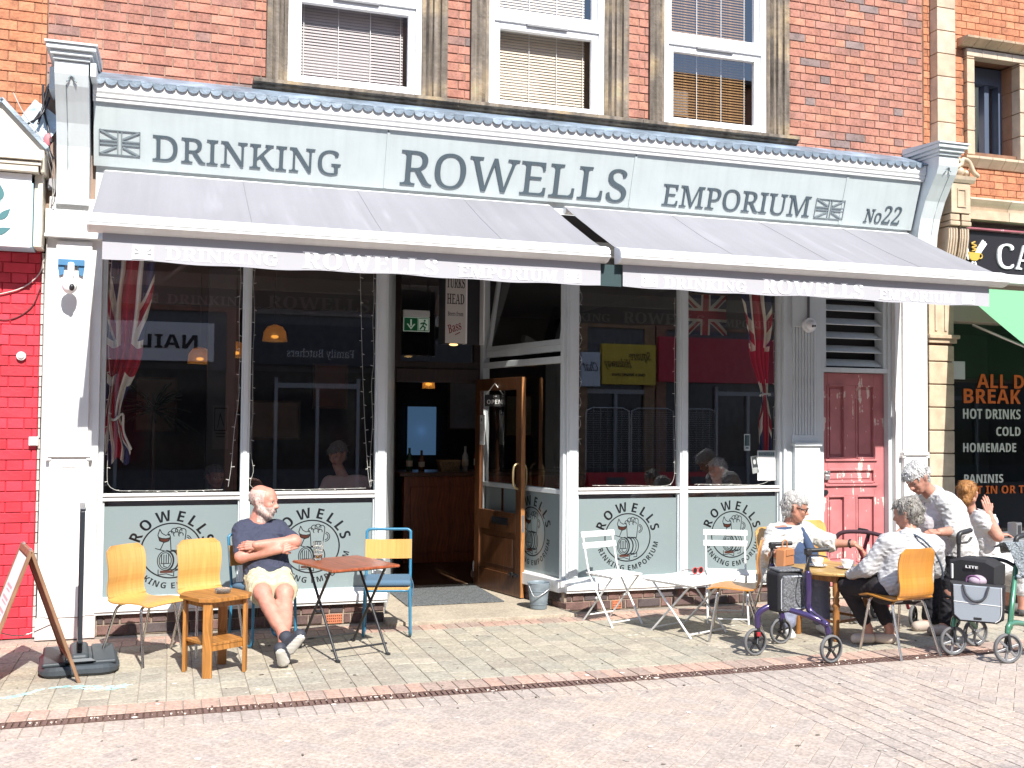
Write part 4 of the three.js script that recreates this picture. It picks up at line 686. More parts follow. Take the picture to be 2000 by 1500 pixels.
  // union flag curtains
  const cloth = (name, label, rows, zf, flip) => {
    const g = new THREE.PlaneGeometry(1, 1, 60, 60), p = g.attributes.position, uv = g.attributes.uv;
    for (let i = 0; i < p.count; i++) {
      const u = p.getX(i) + 0.5, v = 0.5 - p.getY(i); let k = 0; while (k < rows.length - 2 && v > rows[k + 1][0]) k++;
      let t = Math.min(1, Math.max(0, (v - rows[k][0]) / (rows[k + 1][0] - rows[k][0]))); t = t * t * (3 - 2 * t); const L = (a, b) => a + (b - a) * t;
      const xl = L(rows[k][1], rows[k + 1][1]), xr = L(rows[k][2], rows[k + 1][2]), y = L(rows[k][3], rows[k + 1][3]), tl = Math.min(1, Math.max(0, (v - rows[k][0]) / (rows[k + 1][0] - rows[k][0])));
      p.setXYZ(i, xl + (xr - xl) * u + 0.012 * Math.sin(v * 14 + u * 5) * (xr - xl) * 2, rows[k][3] + (rows[k + 1][3] - rows[k][3]) * tl - 0.03 * Math.sin(u * 9), zf + 0.028 * Math.sin(u * PI * 9 + v * 2) * (0.4 + (xr - xl) * 2) + 0.02 * Math.sin(v * 9));
      uv.setXY(i, flip ? v * 0.98 : 1 - v * 0.98, 0.18 + 0.64 * u);
    }
    g.computeVertexNormals();
    const o = thing(name, label, 'curtain', [0, 0, 0], 0, 'flag curtains in the shop windows');
    mesh('cloth', g, mat([1, 1, 1], { map: flagTex, roughness: 0.9 }), o); return o;
  };
  const c1 = cloth('flag_curtain', 'union flag curtain tied back at the left edge of the first window', [[0, -0.50, -0.14, 3.0], [0.45, -0.50, -0.22, 2.3], [0.74, -0.492, -0.39, 1.74], [0.82, -0.495, -0.35, 1.6], [0.92, -0.495, -0.30, 1.46], [1, -0.49, -0.31, 1.36]], -0.12, false);
  mesh('tie', pipe([[-0.49, 1.73, -0.16], [-0.43, 1.69, -0.07], [-0.37, 1.74, -0.1], [-0.36, 1.6, -0.1], [-0.3, 1.46, -0.08]], 0.01, { smooth: true }), mat([0.6, 0.56, 0.46]), c1);
  const c2 = cloth('flag_curtain', 'union flag curtain tied back at the right edge of the window beside the fluted pilaster', [[0, 5.28, 5.63, 3.02], [0.45, 5.38, 5.63, 2.45], [0.63, 5.53, 5.60, 1.98], [0.8, 5.48, 5.63, 1.7], [1, 5.48, 5.64, 1.42]], -0.12, true);
  mesh('tie', N(new THREE.TorusGeometry(0.05, 0.008, 6, 18)).rotateX(PI / 2 - 0.2).translate(5.565, 1.99, -0.12), mat([0.6, 0.56, 0.46]), c2);
  const fg = thing('wall_flag', 'union flag banner hung inside behind the rightmost shop window', 'flag', [5.25, 2.83, -0.75]);
  { const g = new THREE.PlaneGeometry(0.5, 0.42, 16, 8), p = g.attributes.position; for (let i = 0; i < p.count; i++) p.setZ(i, 0.02 * Math.sin(p.getX(i) * 16 + p.getY(i) * 4)); g.computeVertexNormals(); mesh('cloth', g, mat([0.6, 0.6, 0.6], { map: flagTex, roughness: 0.9 }), fg); mesh('pole', cyl([-0.26, 0.215, 0], [0.26, 0.215, 0], 0.008), mt.doorwood, fg); }
  // window bills
  const bill = (x, y, w, h, rz, label, draw) => { const o = thing('window_bill', label, 'poster', [x, y, -0.04], 0); const t = canvasTex(128, 200, draw); const m = mesh('sheet', card(w, h), mat([0.85, 0.85, 0.85], { map: t }), o); m.rotation.z = rz; const k = mesh('backing', B(w, h, 0.002, 0, 0, -0.003), mt.white, o); k.rotation.z = rz; };
  bill(5.53, 1.30, 0.2, 0.29, 0, 'white notice with a grey heading in the corner of the rightmost shop window', (x) => { x.fillStyle = '#fff'; x.fillRect(0, 0, 128, 200); x.fillStyle = '#8ea4a8'; x.fillRect(6, 6, 116, 34); x.fillStyle = '#233'; x.font = 'bold 22px serif'; x.textAlign = 'center'; x.fillText('ROWELLS', 64, 31); });
  bill(5.315, 1.525, 0.065, 0.16, 0, 'narrow dark green sticker on the rightmost shop window', (x) => { x.fillStyle = '#c9d2cc'; x.fillRect(0, 0, 128, 200); x.fillStyle = '#20403a'; x.fillRect(12, 12, 104, 130); x.fillStyle = '#567'; x.fillRect(30, 155, 68, 24); });
  bill(5.40, 1.31, 0.07, 0.17, 0.14, 'tilted grey sticker beside the white notice', (x) => { x.fillStyle = '#a9adac'; x.fillRect(0, 0, 128, 200); x.fillStyle = '#3b4044'; x.fillRect(14, 14, 100, 120); x.fillStyle = '#ccc'; x.beginPath(); x.arc(64, 70, 28, 0, 7); x.fill(); });
  const pp = thing('wall_poster', 'pale framed poster on the wall deep inside the bar', 'poster', [0.5, 1.62, -2.55]); const pT = canvasTex(128, 256, (x) => { x.fillStyle = '#9a9c9c'; x.fillRect(0, 0, 128, 256); x.strokeStyle = '#333'; x.lineWidth = 6; x.strokeRect(16, 16, 96, 130); x.beginPath(); x.moveTo(40, 130); x.lineTo(60, 50); x.lineTo(90, 120); x.stroke(); x.fillStyle = '#555'; x.fillRect(24, 160, 80, 8); x.fillRect(30, 180, 68, 6); });
  mesh('print', card(0.16, 0.46).translate(0, 0, 0.008), mat([0.7, 0.7, 0.7], { map: pT }), pp); mesh('pillar', BB(-0.14, 0.14, -1.62, 1.68, -0.25, 0.0), mat([0.16, 0.16, 0.165]), pp);
  // spiky pot plant
  const pt = thing('pot_plant', 'spiky potted plant standing inside the first window', 'plant', [-0.16, 0.03, -1.9]); const lv = [];
  for (let k = 0; k < 46; k++) { const a = rnd() * 6.28, e = rr(-0.5, 1.2), l = rr(0.3, 0.46); lv.push(pipe([[0, 1.75, 0], [Math.cos(a) * l * 0.5 * Math.cos(e), 1.75 + Math.sin(e) * l * 0.5, Math.sin(a) * l * 0.5 * Math.cos(e)], [Math.cos(a) * l * Math.cos(e), 1.75 + Math.sin(e) * l - 0.07, Math.sin(a) * l * Math.cos(e)]], 0.006, { smooth: true, rad: 4, seg: 5 })); }
  mesh('leaves', lv, mat([0.06, 0.085, 0.055]), pt).userData.kind = 'stuff'; mesh('stem', cyl([0, 0.35, 0], [0, 1.76, 0], 0.025, 0.02), mt.doorwood, pt); mesh('pot', lathe([[0.0, 0], [0.12, 0], [0.16, 0.38], [0.14, 0.38], [0.12, 0.3], [0, 0.3]]), mat([0.2, 0.09, 0.06]), pt);
  // fairy lights
  const wire = (pts, label) => {
    const o = thing('fairy_lights', label, 'lights', [0, 0, 0], 0, 'fairy lights round the shop windows'); const cv = curveOf(pts, 0), n = Math.round(cv.getLength() / 0.11), bl = [];
    for (let k = 0; k < n; k++) { const p = cv.getPointAt((k + 0.5) / n), s = k % 2 ? 1 : -1; bl.push(cyl([p.x, p.y, p.z], [p.x + s * rr(0.014, 0.028), p.y + rr(-0.012, 0.006), p.z + 0.004], 0.0026, 0.0026, 5)); }
    mesh('wire', N(new THREE.TubeGeometry(cv, n * 3, 0.0022, 4)), mat([0.5, 0.5, 0.47]), o); mesh('bulbs', bl, mat([0.75, 0.74, 0.68], { roughness: 0.3 }), o).userData.kind = 'stuff';
  };
  const wob = (x, y0, y1, n = 12) => Array.from({ length: n }, (_, k) => [x + rr(-0.009, 0.009), y0 + (y1 - y0) * k / (n - 1), -0.05]);
  wire([...wob(-0.475, 3.0, 1.25), [-0.46, 1.17, -0.05], [-0.40, 1.13, -0.05], [-0.3, 1.125, -0.05], [0.1, 1.12, -0.05], [0.42, 1.125, -0.05]], 'fairy light wire down the left edge and along the foot of the first window');
  wire([...wob(0.53, 3.0, 1.9, 8), [0.5, 1.6, -0.05], [0.48, 1.3, -0.05], [0.46, 1.15, -0.05]], 'fairy light wire down the right edge of the first window');
  wire([...wob(0.64, 3.0, 1.4, 10), [0.66, 1.28, -0.05], [0.64, 1.15, -0.05], [0.9, 1.12, -0.05], [1.2, 1.12, -0.05], [1.6, 1.125, -0.05]], 'fairy light wire down the left edge and foot of the second window');
  wire([[1.52, 3.1, -0.05], [1.54, 2.6, -0.05], [1.56, 2.1, -0.05], [1.59, 1.6, -0.05], [1.625, 1.2, -0.05], [1.64, 1.13, -0.05]], 'slanting fairy light wire near the right edge of the second window');
  wire([...wob(1.645, 3.1, 1.14, 12)], 'straight fairy light wire at the right edge of the second window');
  wire([...wob(3.56, 2.95, 1.5, 16).map((p, k) => [p[0] + (k % 2 ? 0.02 : -0.01), p[1], p[2]])], 'zigzag wire down the left edge of the third window');
  wire([...wob(4.54, 2.9, 1.2, 12), [4.5, 1.13, -0.05], [4.1, 1.12, -0.05], [3.7, 1.125, -0.05]], 'fairy light wire down the right edge and foot of the third window');
  wire([...wob(5.625, 2.8, 1.2, 14), [5.5, 1.125, -0.05], [5.1, 1.12, -0.05], [4.75, 1.125, -0.05]], 'fairy light wire down the right edge and foot of the rightmost window');
}
// ---------------------------------------------------------------- shop on the left
{
  const g = thing('painted_shop', 'neighbouring shop with red painted brick wall and cream pediment', 'building');
  const wl = mesh('painted_wall', BB(-4.6, -0.985, 0, 3.12, -0.4, -0.026), mat([0.52, 0.022, 0.04], { map: T.grain }), g);
  bond(wl, { x0: -4.6, x1: -0.985, y0: 0.0, y1: 3.1, z: -0.03, course: 0.0808, joint: 0.005, mats: redPainted, depth: 0.014, name: 'painted_brick' });
  mesh('mortar_edge', M(Array.from({ length: 37 }, (_, k) => B(0.016 + rr(-0.004, 0.004), 0.072, 0.03, -0.972, 0.045 + k * 0.0808, -0.02))), mat([0.6, 0.55, 0.5], { map: T.grain, ...bump(0.004) }), g);
  const up = mesh('upper_wall', BB(-4.6, -0.985, 3.12, 8.6, -0.4, -0.008), mt.mortarO, g);
  bond(up, { x0: -4.6, x1: -0.985, y0: 3.75, y1: 6.4, z: -0.012, course: 0.0808, joint: 0.006, mats: orangeBricks, depth: 0.014 });
  mesh('side', M([BB(-4.6, -1.1, 0, 8.6, -6, -0.4)]), mt.inWall, g);
  const pd = [[-4.6, 3.60], [-1.0, 3.60], [-0.985, 3.66], [-0.935, 3.71], [-0.93, 3.735], [-1.235, 4.06], [-1.9, 4.5], [-3.2, 4.5], [-4.6, 4.1]];
  const pdm = mesh('pediment', N(ext(pd, 0.33).translate(0, 0, -0.01)), mt.creamPaint, g);
  mesh('moulding', M([BB(-4.6, -0.965, 3.60, 3.625, 0.32, 0.345, 0.003), BB(-4.6, -0.955, 3.635, 3.665, 0.32, 0.365, 0.004), BB(-4.6, -0.985, 3.55, 3.6, 0.0, 0.335, 0.004)]), mt.creamPaint, pdm);
  mesh('rake', M([N(B(0.47, 0.03, 0.40)).rotateZ(-0.817).translate(-1.085, 3.905, 0.16), N(B(0.8, 0.03, 0.40)).rotateZ(-0.585).translate(-1.57, 4.28, 0.16)]), mat([0.60, 0.66, 0.70], { map: T.lead, roughness: 0.6, ...bump(0.01) }), pdm);
  mesh('end_block', M([BB(-1.02, -0.962, 3.0, 3.56, 0.0, 0.23, 0.004), sweepX([[0, 3.56], [0.3, 3.56], [0.33, 3.66], [0.34, 3.72], [0, 3.72]], -0.975, -0.945)]), mt.creamPaint, g);
  const sb = thing('leaf_sign', 'white box sign with a sprig of teal leaves on the red shop', 'sign', [0, 0, 0]);
  mesh('face', BB(-4.4, -1.035, 2.985, 3.545, 0.26, 0.275, 0.004), mt.upvc, sb); mesh('box_side', BB(-4.4, -1.025, 2.99, 3.48, 0.0, 0.26, 0.002), mat([0.42, 0.66, 0.80], { roughness: 0.5 }), sb);
  const lf = [[0, 0]]; for (let k = 1; k < 12; k++) { const t = k / 12; lf.push([0.034 * Math.sin(PI * Math.pow(t, 0.75)), t * 0.15]); } lf.push([0, 0.15]); for (let k = 11; k > 0; k--) { const t = k / 12; lf.push([-0.030 * Math.sin(PI * Math.pow(t, 0.75)), t * 0.15]); }
  for (const [x, y, r, s] of [[-1.245, 3.33, 0.06, 1], [-1.255, 3.25, 0.6, 0.85], [-1.255, 3.185, -0.75, 0.95], [-1.285, 3.08, -1.2, 1], [-1.345, 3.2, 0.9, 0.9], [-1.36, 3.11, 0.1, 0.8]]) { const o = mesh('leaf', N(ext(lf, 0.006)), mat([0.055, 0.16, 0.175], { roughness: 0.5 }), sb); o.position.set(x, y, 0.275); o.rotation.z = r; o.scale.setScalar(s * 0.82); }
  mesh('stem', pipe([[-1.55, 3.02, 0.278], [-1.4, 3.06, 0.278], [-1.27, 3.2, 0.278], [-1.245, 3.33, 0.278]], 0.004, { smooth: true, rad: 5 }), mat([0.14, 0.33, 0.34]), sb);
  const cb = thing('cable_bundle', 'tangle of dark cables in the gap above the red shop', 'cables', [0, 0, 0]);
  for (const pts of [[[-1.06, 4.0, 0.06], [-1.0, 4.12, 0.05], [-0.97, 4.28, 0.04], [-0.92, 4.36, 0.04], [-0.88, 4.37, 0.06]], [[-1.02, 3.98, 0.1], [-0.99, 4.15, 0.06], [-0.95, 4.3, 0.05], [-0.88, 4.36, 0.06]], [[-1.0, 4.3, 0.05], [-0.985, 4.1, 0.07], [-0.95, 3.95, 0.08], [-0.925, 3.84, 0.12]], [[-1.1, 3.93, 0.2], [-1.0, 4.05, 0.1], [-0.95, 4.2, 0.06]]]) mesh('cable', pipe(pts, 0.009, { smooth: true, rad: 6 }), mt.blackM, cb);
  for (const pts of [[[-0.97, 3.8, 0.36], [-0.91, 3.7, 0.3], [-0.885, 3.55, 0.2], [-0.885, 3.45, 0.16], [-0.91, 3.36, 0.16], [-0.885, 3.34, 0.16]], [[-1.2, 4.2, 0.1], [-1.1, 4.0, 0.3], [-0.95, 3.78, 0.36]], [[-0.94, 3.72, 0.34], [-0.9, 3.5, 0.14], [-0.93, 3.2, 0.1], [-0.945, 2.8, 0.08], [-0.95, 1.6, 0.03], [-0.952, 0.5, 0.02]]]) mesh('thin_cable', pipe(pts, 0.0045, { smooth: true, rad: 5 }), mat([0.35, 0.34, 0.33]), cb);
  mesh('junction_box', BB(-0.945, -0.885, 3.48, 3.56, 0.02, 0.1, 0.004), mat([0.33, 0.33, 0.35]), cb);
  { const P = new THREE.PlaneGeometry(0.26, 0.3, 14, 14), p = P.attributes.position; for (let i = 0; i < p.count; i++) p.setZ(i, 0.05 * fbm3(p.getX(i) * 12, p.getY(i) * 12, 3)); P.computeVertexNormals(); const o = thing('plastic_sheet', 'crumpled pale plastic sheet tucked behind the cables', 'sheet', [-1.03, 3.98, 0.05]); mesh('sheet', N(P).rotateZ(-0.6), mat([0.5, 0.6, 0.68], { roughness: 0.4 }), o); mesh('red_scrap', N(new THREE.IcosahedronGeometry(0.045, 1)).scale(0.7, 1.2, 0.4).translate(0.08, -0.12, 0.05), mat([0.5, 0.16, 0.18], { roughness: 0.6 }), o); }
  const al = thing('round_sensor', 'small round white sensor on the red painted wall', 'sensor', [-1.11, 2.18, -0.01]); mesh('base', cyl([0, 0, 0], [0, 0, 0.018], 0.034, 0.034, 14), mt.white, al); mesh('dome', N(new THREE.SphereGeometry(0.026, 12, 8)).scale(1, 1, 0.7).translate(0, 0, 0.018), mt.upvc, al);
  const jb = thing('wall_box', 'small square white junction box low on the red painted wall', 'box', [-1.005, 1.52, -0.01]); mesh('box', B(0.07, 0.07, 0.035, 0, 0, 0.017, 0.006), mt.white, jb); mesh('lid', B(0.05, 0.05, 0.006, 0, 0, 0.037, 0.002), mt.upvc, jb);
  const lc = thing('slack_cable', 'thin slack cable looping across the top of the red wall', 'cable', [0, 0, 0]); mesh('cable', pipe([[-1.5, 2.62, 0.0], [-1.25, 2.66, 0.0], [-1.1, 2.72, 0.0], [-0.99, 2.83, 0.02], [-0.965, 2.92, 0.05]], 0.005, { smooth: true, rad: 5 }), mat([0.5, 0.45, 0.42]), lc); mesh('lower_loop', pipe([[-1.5, 2.5, -0.005], [-1.2, 2.46, -0.005], [-1.05, 2.56, -0.005], [-0.985, 2.72, 0.0]], 0.004, { smooth: true, rad: 5 }), mat([0.1, 0.03, 0.03]), lc);
}
// ---------------------------------------------------------------- cafe on the right
{
  const g = thing('cafe_building', 'orange brick cafe building with cream glazed pilaster and dressings', 'building');
  const faience = (c) => mat(c, { map: T.grain, roughness: 0.35, clearcoat: 0.35, clearcoatRoughness: 0.2, ...bump(0.0012) });
  const fm = [faience([0.62, 0.49, 0.35]), faience([0.59, 0.45, 0.315]), faience([0.63, 0.51, 0.38])], pk = () => fm[Math.floor(rnd() * 3)], brown = faience([0.40, 0.21, 0.12]);
  const rect = (a, b, c, d) => [[a, c], [b, c], [b, d], [a, d]];
  const up = mesh('upper_wall', N(ext(rect(7.365, 12, 3.2, 8.6), 0.4, 0, [rect(7.965, 8.605, 4.60, 5.62)]).translate(0, 0, -0.396)), mt.mortarO, g);
  bond(up, { x0: 7.69, x1: 12, y0: 4.07, y1: 6.8, z: 0, course: 0.0765, joint: 0.005, mats: orangeBricks, depth: 0.014, holes: [[7.885, 8.69, 4.5, 5.72]] });
  bond(up, { x0: 7.37, x1: 7.46, y0: 4.4, y1: 6.8, z: 0, course: 0.0765, joint: 0.005, mats: orangeBricks, depth: 0.012 });
  const blk = (name, x0, x1, y0, y1, z0, z1, m = pk()) => mesh(name, BB(x0, x1, y0 + 0.0035, y1 - 0.0035, z0, z1, 0.006), m, g);
  mesh('column_core', BB(7.462, 7.678, 4.2, 8.6, -0.1, 0.115), mt.mortarO, g);
  for (let y = 4.36; y < 7; y += 0.24) blk('glazed_block', 7.455, 7.685, y, y + 0.24, -0.05, 0.122);
  // window with cream surround
  for (let y = 4.555, k = 0; y < 5.6; y += 0.255, k++) { blk('glazed_block', 7.888, 7.985, y, Math.min(y + 0.255, 5.6), -0.06, 0.06); blk('glazed_block', 8.585, 8.685, y, Math.min(y + 0.255, 5.6), -0.06, 0.06); mesh('reveal_block', BB(8.582, 8.62, y + 0.002, Math.min(y + 0.253, 5.598), -0.28, -0.06, 0.004), brown, g); mesh('reveal_block', BB(7.955, 7.988, y + 0.002, Math.min(y + 0.253, 5.598), -0.28, -0.06, 0.004), brown, g); }
  for (let x = 7.888; x < 8.68; x += 0.2) blk('glazed_block', x, Math.min(x + 0.199, 8.685), 5.6, 5.69, -0.06, 0.06);
  for (let x = 7.80; x < 8.75; x += 0.155) { mesh('hood_block', sweepX([[0, 5.70], [0.06, 5.70], [0.17, 5.755], [0.175, 5.775], [0, 5.79]], x, x + 0.15), pk(), g); }
  for (let x = 7.84; x < 8.75; x += 0.17) { mesh('sill_block', sweepX([[-0.06, 4.553], [0.10, 4.535], [0.10, 4.51], [0.03, 4.43], [-0.06, 4.43]], x, x + 0.165), pk(), g); }
  mesh('window_frame', M([BB(7.985, 8.585, 4.56, 4.625, -0.30, -0.2, 0.004), BB(7.985, 8.03, 4.625, 5.6, -0.3, -0.2, 0.004), BB(8.54, 8.585, 4.625, 5.6, -0.3, -0.2, 0.004), BB(8.03, 8.54, 5.42, 5.6, -0.3, -0.2, 0.004), BB(8.36, 8.42, 4.625, 5.42, -0.3, -0.21, 0.004)]), mat([0.075, 0.10, 0.15], { roughness: 0.4 }), g);
  mesh('window_pane', plane(0.52, 0.82, 8.285, 5.02, -0.27), mt.glass, g);
  { const c = new THREE.PlaneGeometry(0.34, 0.78, 40, 4), p = c.attributes.position; for (let i = 0; i < p.count; i++) p.setZ(i, 0.02 * Math.sin(p.getX(i) * 60)); c.computeVertexNormals(); mesh('curtain', N(c).translate(8.2, 5.0, -0.4), mat([0.75, 0.68, 0.68], { roughness: 0.9 }), g); mesh('window_back', BB(7.9, 8.7, 4.4, 5.7, -0.9, -0.85), mat([0.1, 0.09, 0.1]), g); }
  // cornice over the sign
  const cor = [[0, 4.06], [0.26, 4.05], [0.27, 4.03], [0.25, 4.0], [0.22, 3.96], [0.21, 3.93], [0.24, 3.925], [0.24, 3.83], [0.0, 3.83]];
  for (let x = 7.735; x < 11.8; x += 0.52) mesh('cornice_block', sweepX(cor, x, x + 0.515), pk(), g);
  mesh('soffit', BB(7.735, 12, 3.75, 3.83, -0.05, 0.05), faience([0.30, 0.23, 0.15]), g);
  // console beside the grey shopfront
  const cs = new THREE.Group(); cs.name = 'console'; g.add(cs);
  mesh('block', BB(7.49, 7.73, 3.87, 4.18, -0.05, 0.27, 0.006), fm[0], cs); mesh('panel', M([BB(7.56, 7.67, 3.93, 3.945, 0.27, 0.28), BB(7.56, 7.67, 4.105, 4.12, 0.27, 0.28), BB(7.655, 7.67, 3.945, 4.105, 0.27, 0.28), BB(7.56, 7.57, 3.945, 4.105, 0.27, 0.28)]), fm[1], cs);
  mesh('cap', sweepX([[0, 4.18], [0.28, 4.18], [0.30, 4.21], [0.31, 4.245], [0, 4.255]], 7.465, 7.77), fm[2], cs);
  mesh('scroll', M([pipe([[7.50, 4.27, 0.28], [7.50, 4.37, 0.28], [7.55, 4.42, 0.28], [7.60, 4.38, 0.28], [7.57, 4.34, 0.28]], 0.022, { smooth: true }), pipe([[7.60, 4.36, 0.28], [7.63, 4.42, 0.28], [7.70, 4.40, 0.28], [7.76, 4.30, 0.28], [7.81, 4.265, 0.28]], 0.024, { smooth: true }), N(new THREE.SphereGeometry(0.05, 12, 10)).translate(7.60, 4.295, 0.26), N(new THREE.SphereGeometry(0.03, 10, 8)).translate(7.53, 4.29, 0.26), N(new THREE.SphereGeometry(0.03, 10, 8)).translate(7.68, 4.29, 0.26), BB(7.49, 7.75, 4.25, 4.33, -0.02, 0.24)]), fm[0], cs);
  for (const x of [7.485, 7.625]) {
    mesh('collar', M([BB(x, x + 0.115, 3.795, 3.86, 0.0, 0.262, 0.008), BB(x - 0.004, x + 0.119, 3.74, 3.79, 0.0, 0.27, 0.012)]), fm[1], cs);
    mesh('volute', sweepX([[0, 3.73], [0.235, 3.73], [0.235, 3.62], [0.21, 3.48], [0.16, 3.34], [0.12, 3.24], [0, 3.2]], x, x + 0.112), fm[0], cs);
    for (let k = 0; k < 3; k++) mesh('rib', pipe([[x + 0.022 + k * 0.034, 3.71, 0.24], [x + 0.022 + k * 0.034, 3.62, 0.24], [x + 0.022 + k * 0.034, 3.48, 0.215], [x + 0.022 + k * 0.034, 3.34, 0.165], [x + 0.022 + k * 0.034, 3.24, 0.125]], 0.0095, { smooth: true, rad: 6, seg: 14 }), fm[2], cs);
  }
  mesh('neck', BB(7.60, 7.622, 3.2, 3.86, 0, 0.14), brown, cs);
  // ground floor pier
  mesh('pier_core', BB(7.395, 7.69, 0, 3.3, -0.3, 0.03), mt.mortarO, g);
  for (let y = 0; y < 2.4; y += 0.2365) mesh('pier_block', BB(7.385, 7.70, y + 0.005, Math.min(y + 0.2315, 2.53), -0.3, 0.055, 0.01), pk(), g);
  mesh('pier_cap', M([BB(7.37, 7.72, 2.555, 2.60, -0.3, 0.075, 0.004), BB(7.36, 7.74, 2.60, 2.64, -0.3, 0.10, 0.006)]), fm[1], g); mesh('pier_top', BB(7.39, 7.70, 2.64, 3.25, -0.3, 0.05, 0.006), fm[0], g);
  for (const x of [7.46, 7.58]) mesh('pier_flute', BB(x, x + 0.03, 2.68, 3.2, 0.05, 0.062, 0.004), fm[2], g);
  // sign board
  const sg = thing('cafe_sign', 'black cafe sign board with white letters and a cup emblem', 'sign');
  mesh('board', BB(7.735, 11.8, 3.30, 3.74, 0.0, 0.12, 0.004), mat([0.012, 0.011, 0.014], { roughness: 0.4 }), sg); mesh('lower_trim', BB(7.735, 11.8, 3.20, 3.295, 0.0, 0.16, 0.01), mt.white, sg); mesh('top_trim', BB(7.73, 11.8, 3.74, 3.765, 0.0, 0.17, 0.006), mat([0.7, 0.6, 0.75], { map: T.peel, ...bump(0.004, T.blotch) }), sg);
  letters(sg, 'C', font, { x0: 8.17, x1: 8.42, y: 3.36, cap: 0.27, z: 0.12, depth: 0.02, m: mt.upvc }); letters(sg, 'A', font, { x0: 8.43, x1: 8.66, y: 3.36, cap: 0.27, z: 0.12, depth: 0.02, m: mt.upvc });
  mesh('knife', N(ext([[-0.015, 0], [0.02, 0], [0.028, 0.2], [-0.005, 0.25], [-0.028, 0.2]], 0.012)).rotateZ(0.32).translate(7.83, 3.43, 0.12), mt.upvc, sg);
  mesh('fork', N(ext([[-0.028, 0], [0.028, 0], [0.034, 0.22], [0.022, 0.222], [0.02, 0.16], [0.008, 0.225], [-0.004, 0.225], [-0.006, 0.16], [-0.02, 0.225], [-0.034, 0.22]], 0.012)).rotateZ(-0.66).translate(7.90, 3.45, 0.12), mt.upvc, sg);
  mesh('handles', M([N(B(0.02, 0.11, 0.012)).rotateZ(-0.35).translate(7.86, 3.36, 0.126), N(B(0.02, 0.11, 0.012)).rotateZ(0.35).translate(7.925, 3.36, 0.126)]), mt.upvc, sg);
  const gold = mat([0.5, 0.32, 0.06], { roughness: 0.4 });
  mesh('cup', M([ext([[-0.075, 0.055], [-0.06, -0.01], [-0.03, -0.03], [0.03, -0.03], [0.06, -0.01], [0.075, 0.055]], 0.016), N(new THREE.TorusGeometry(0.025, 0.008, 6, 14)).translate(0.08, 0.02, 0.008), pipe([[-0.02, 0.07, 0.01], [0.03, 0.085, 0.01], [-0.025, 0.105, 0.01], [0.03, 0.125, 0.01], [-0.03, 0.145, 0.01], [0.01, 0.165, 0.01]], 0.009, { smooth: true, rad: 6 })]).translate(7.89, 3.45, 0.125), gold, sg);
  // green awning
  const aw = thing('green_awning', 'pale green fabric awning of the cafe', 'awning'); const grn = mat([0.15, 0.40, 0.21], { map: T.weave, roughness: 0.85, transmission: 0.12, thickness: 0 });
  { const P = new THREE.PlaneGeometry(1, 1, 20, 10), p = P.attributes.position; for (let i = 0; i < p.count; i++) { const u = p.getX(i) + 0.5, v = 0.5 - p.getY(i); p.setXYZ(i, 7.66 + 4.14 * u, 3.13 - 0.85 * v - 0.015 * Math.sin(PI * v), 0.15 + 1.16 * v); } P.computeVertexNormals(); mesh('canopy', N(P), grn, aw); }
  mesh('front_bar', BB(7.65, 11.8, 2.24, 2.29, 1.29, 1.34, 0.01), mt.upvc, aw); mesh('arm', pipe([[7.9, 2.75, 0.1], [7.95, 2.27, 1.28]], 0.014), mt.steel, aw);
  // glazing and its lettering
  mesh('shop_pane', plane(4.3, 2.5, 9.86, 1.55, -0.12), mt.glassC, g); mesh('window_head', BB(7.70, 12, 2.80, 3.2, -0.25, 0.0), mat([0.38, 0.33, 0.27]), g); mesh('stall_riser', BB(7.70, 12, 0, 0.32, -0.3, -0.06, 0.006), mt.maroon, g); mesh('window_bar', BB(7.70, 7.73, 0.3, 2.8, -0.16, -0.09), mt.black, g);
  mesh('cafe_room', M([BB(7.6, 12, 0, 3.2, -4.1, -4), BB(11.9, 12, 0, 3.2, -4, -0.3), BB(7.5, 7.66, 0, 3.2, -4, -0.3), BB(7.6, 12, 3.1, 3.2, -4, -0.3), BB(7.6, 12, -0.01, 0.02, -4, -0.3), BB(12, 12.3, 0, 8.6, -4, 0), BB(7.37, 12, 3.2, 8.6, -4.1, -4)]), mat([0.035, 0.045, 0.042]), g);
  const or = mat([0.62, 0.13, 0.012], { roughness: 0.6 }), wt = mat([0.55, 0.60, 0.57], { roughness: 0.6 });
  const put = (s, x0, x1, y, cap, m) => { const q = new THREE.Group(); q.name = 'window_lettering'; g.add(q); letters(q, s, fontS, { x0, x1, y, cap, z: -0.112, depth: 0.004, m, seg: 3 }); };
  put('ALL D', 8.14, 8.78, 2.11, 0.155, or); put('BREAK', 7.94, 8.72, 1.945, 0.16, or); put('HOT DRINKS', 7.94, 8.72, 1.78, 0.11, wt); put('COLD', 8.38, 8.72, 1.60, 0.10, wt); put('HOMEMADE', 7.94, 8.66, 1.427, 0.10, wt); put('PANINIS', 7.95, 8.48, 1.10, 0.095, wt); put('EAT IN OR TA', 7.95, 8.85, 0.985, 0.088, or);
  const nb = thing('window_board', 'white board with a small ring mark at the cafe window edge', 'notice', [7.86, 2.29, -0.108]); mesh('board', B(0.24, 0.19, 0.006, 0, 0, 0, 0.002), mat([0.55, 0.56, 0.57]), nb); mesh('mark', N(new THREE.TorusGeometry(0.012, 0.005, 6, 14)).scale(0.8, 1.2, 1).translate(-0.045, -0.055, 0.005), mt.black, nb);
}
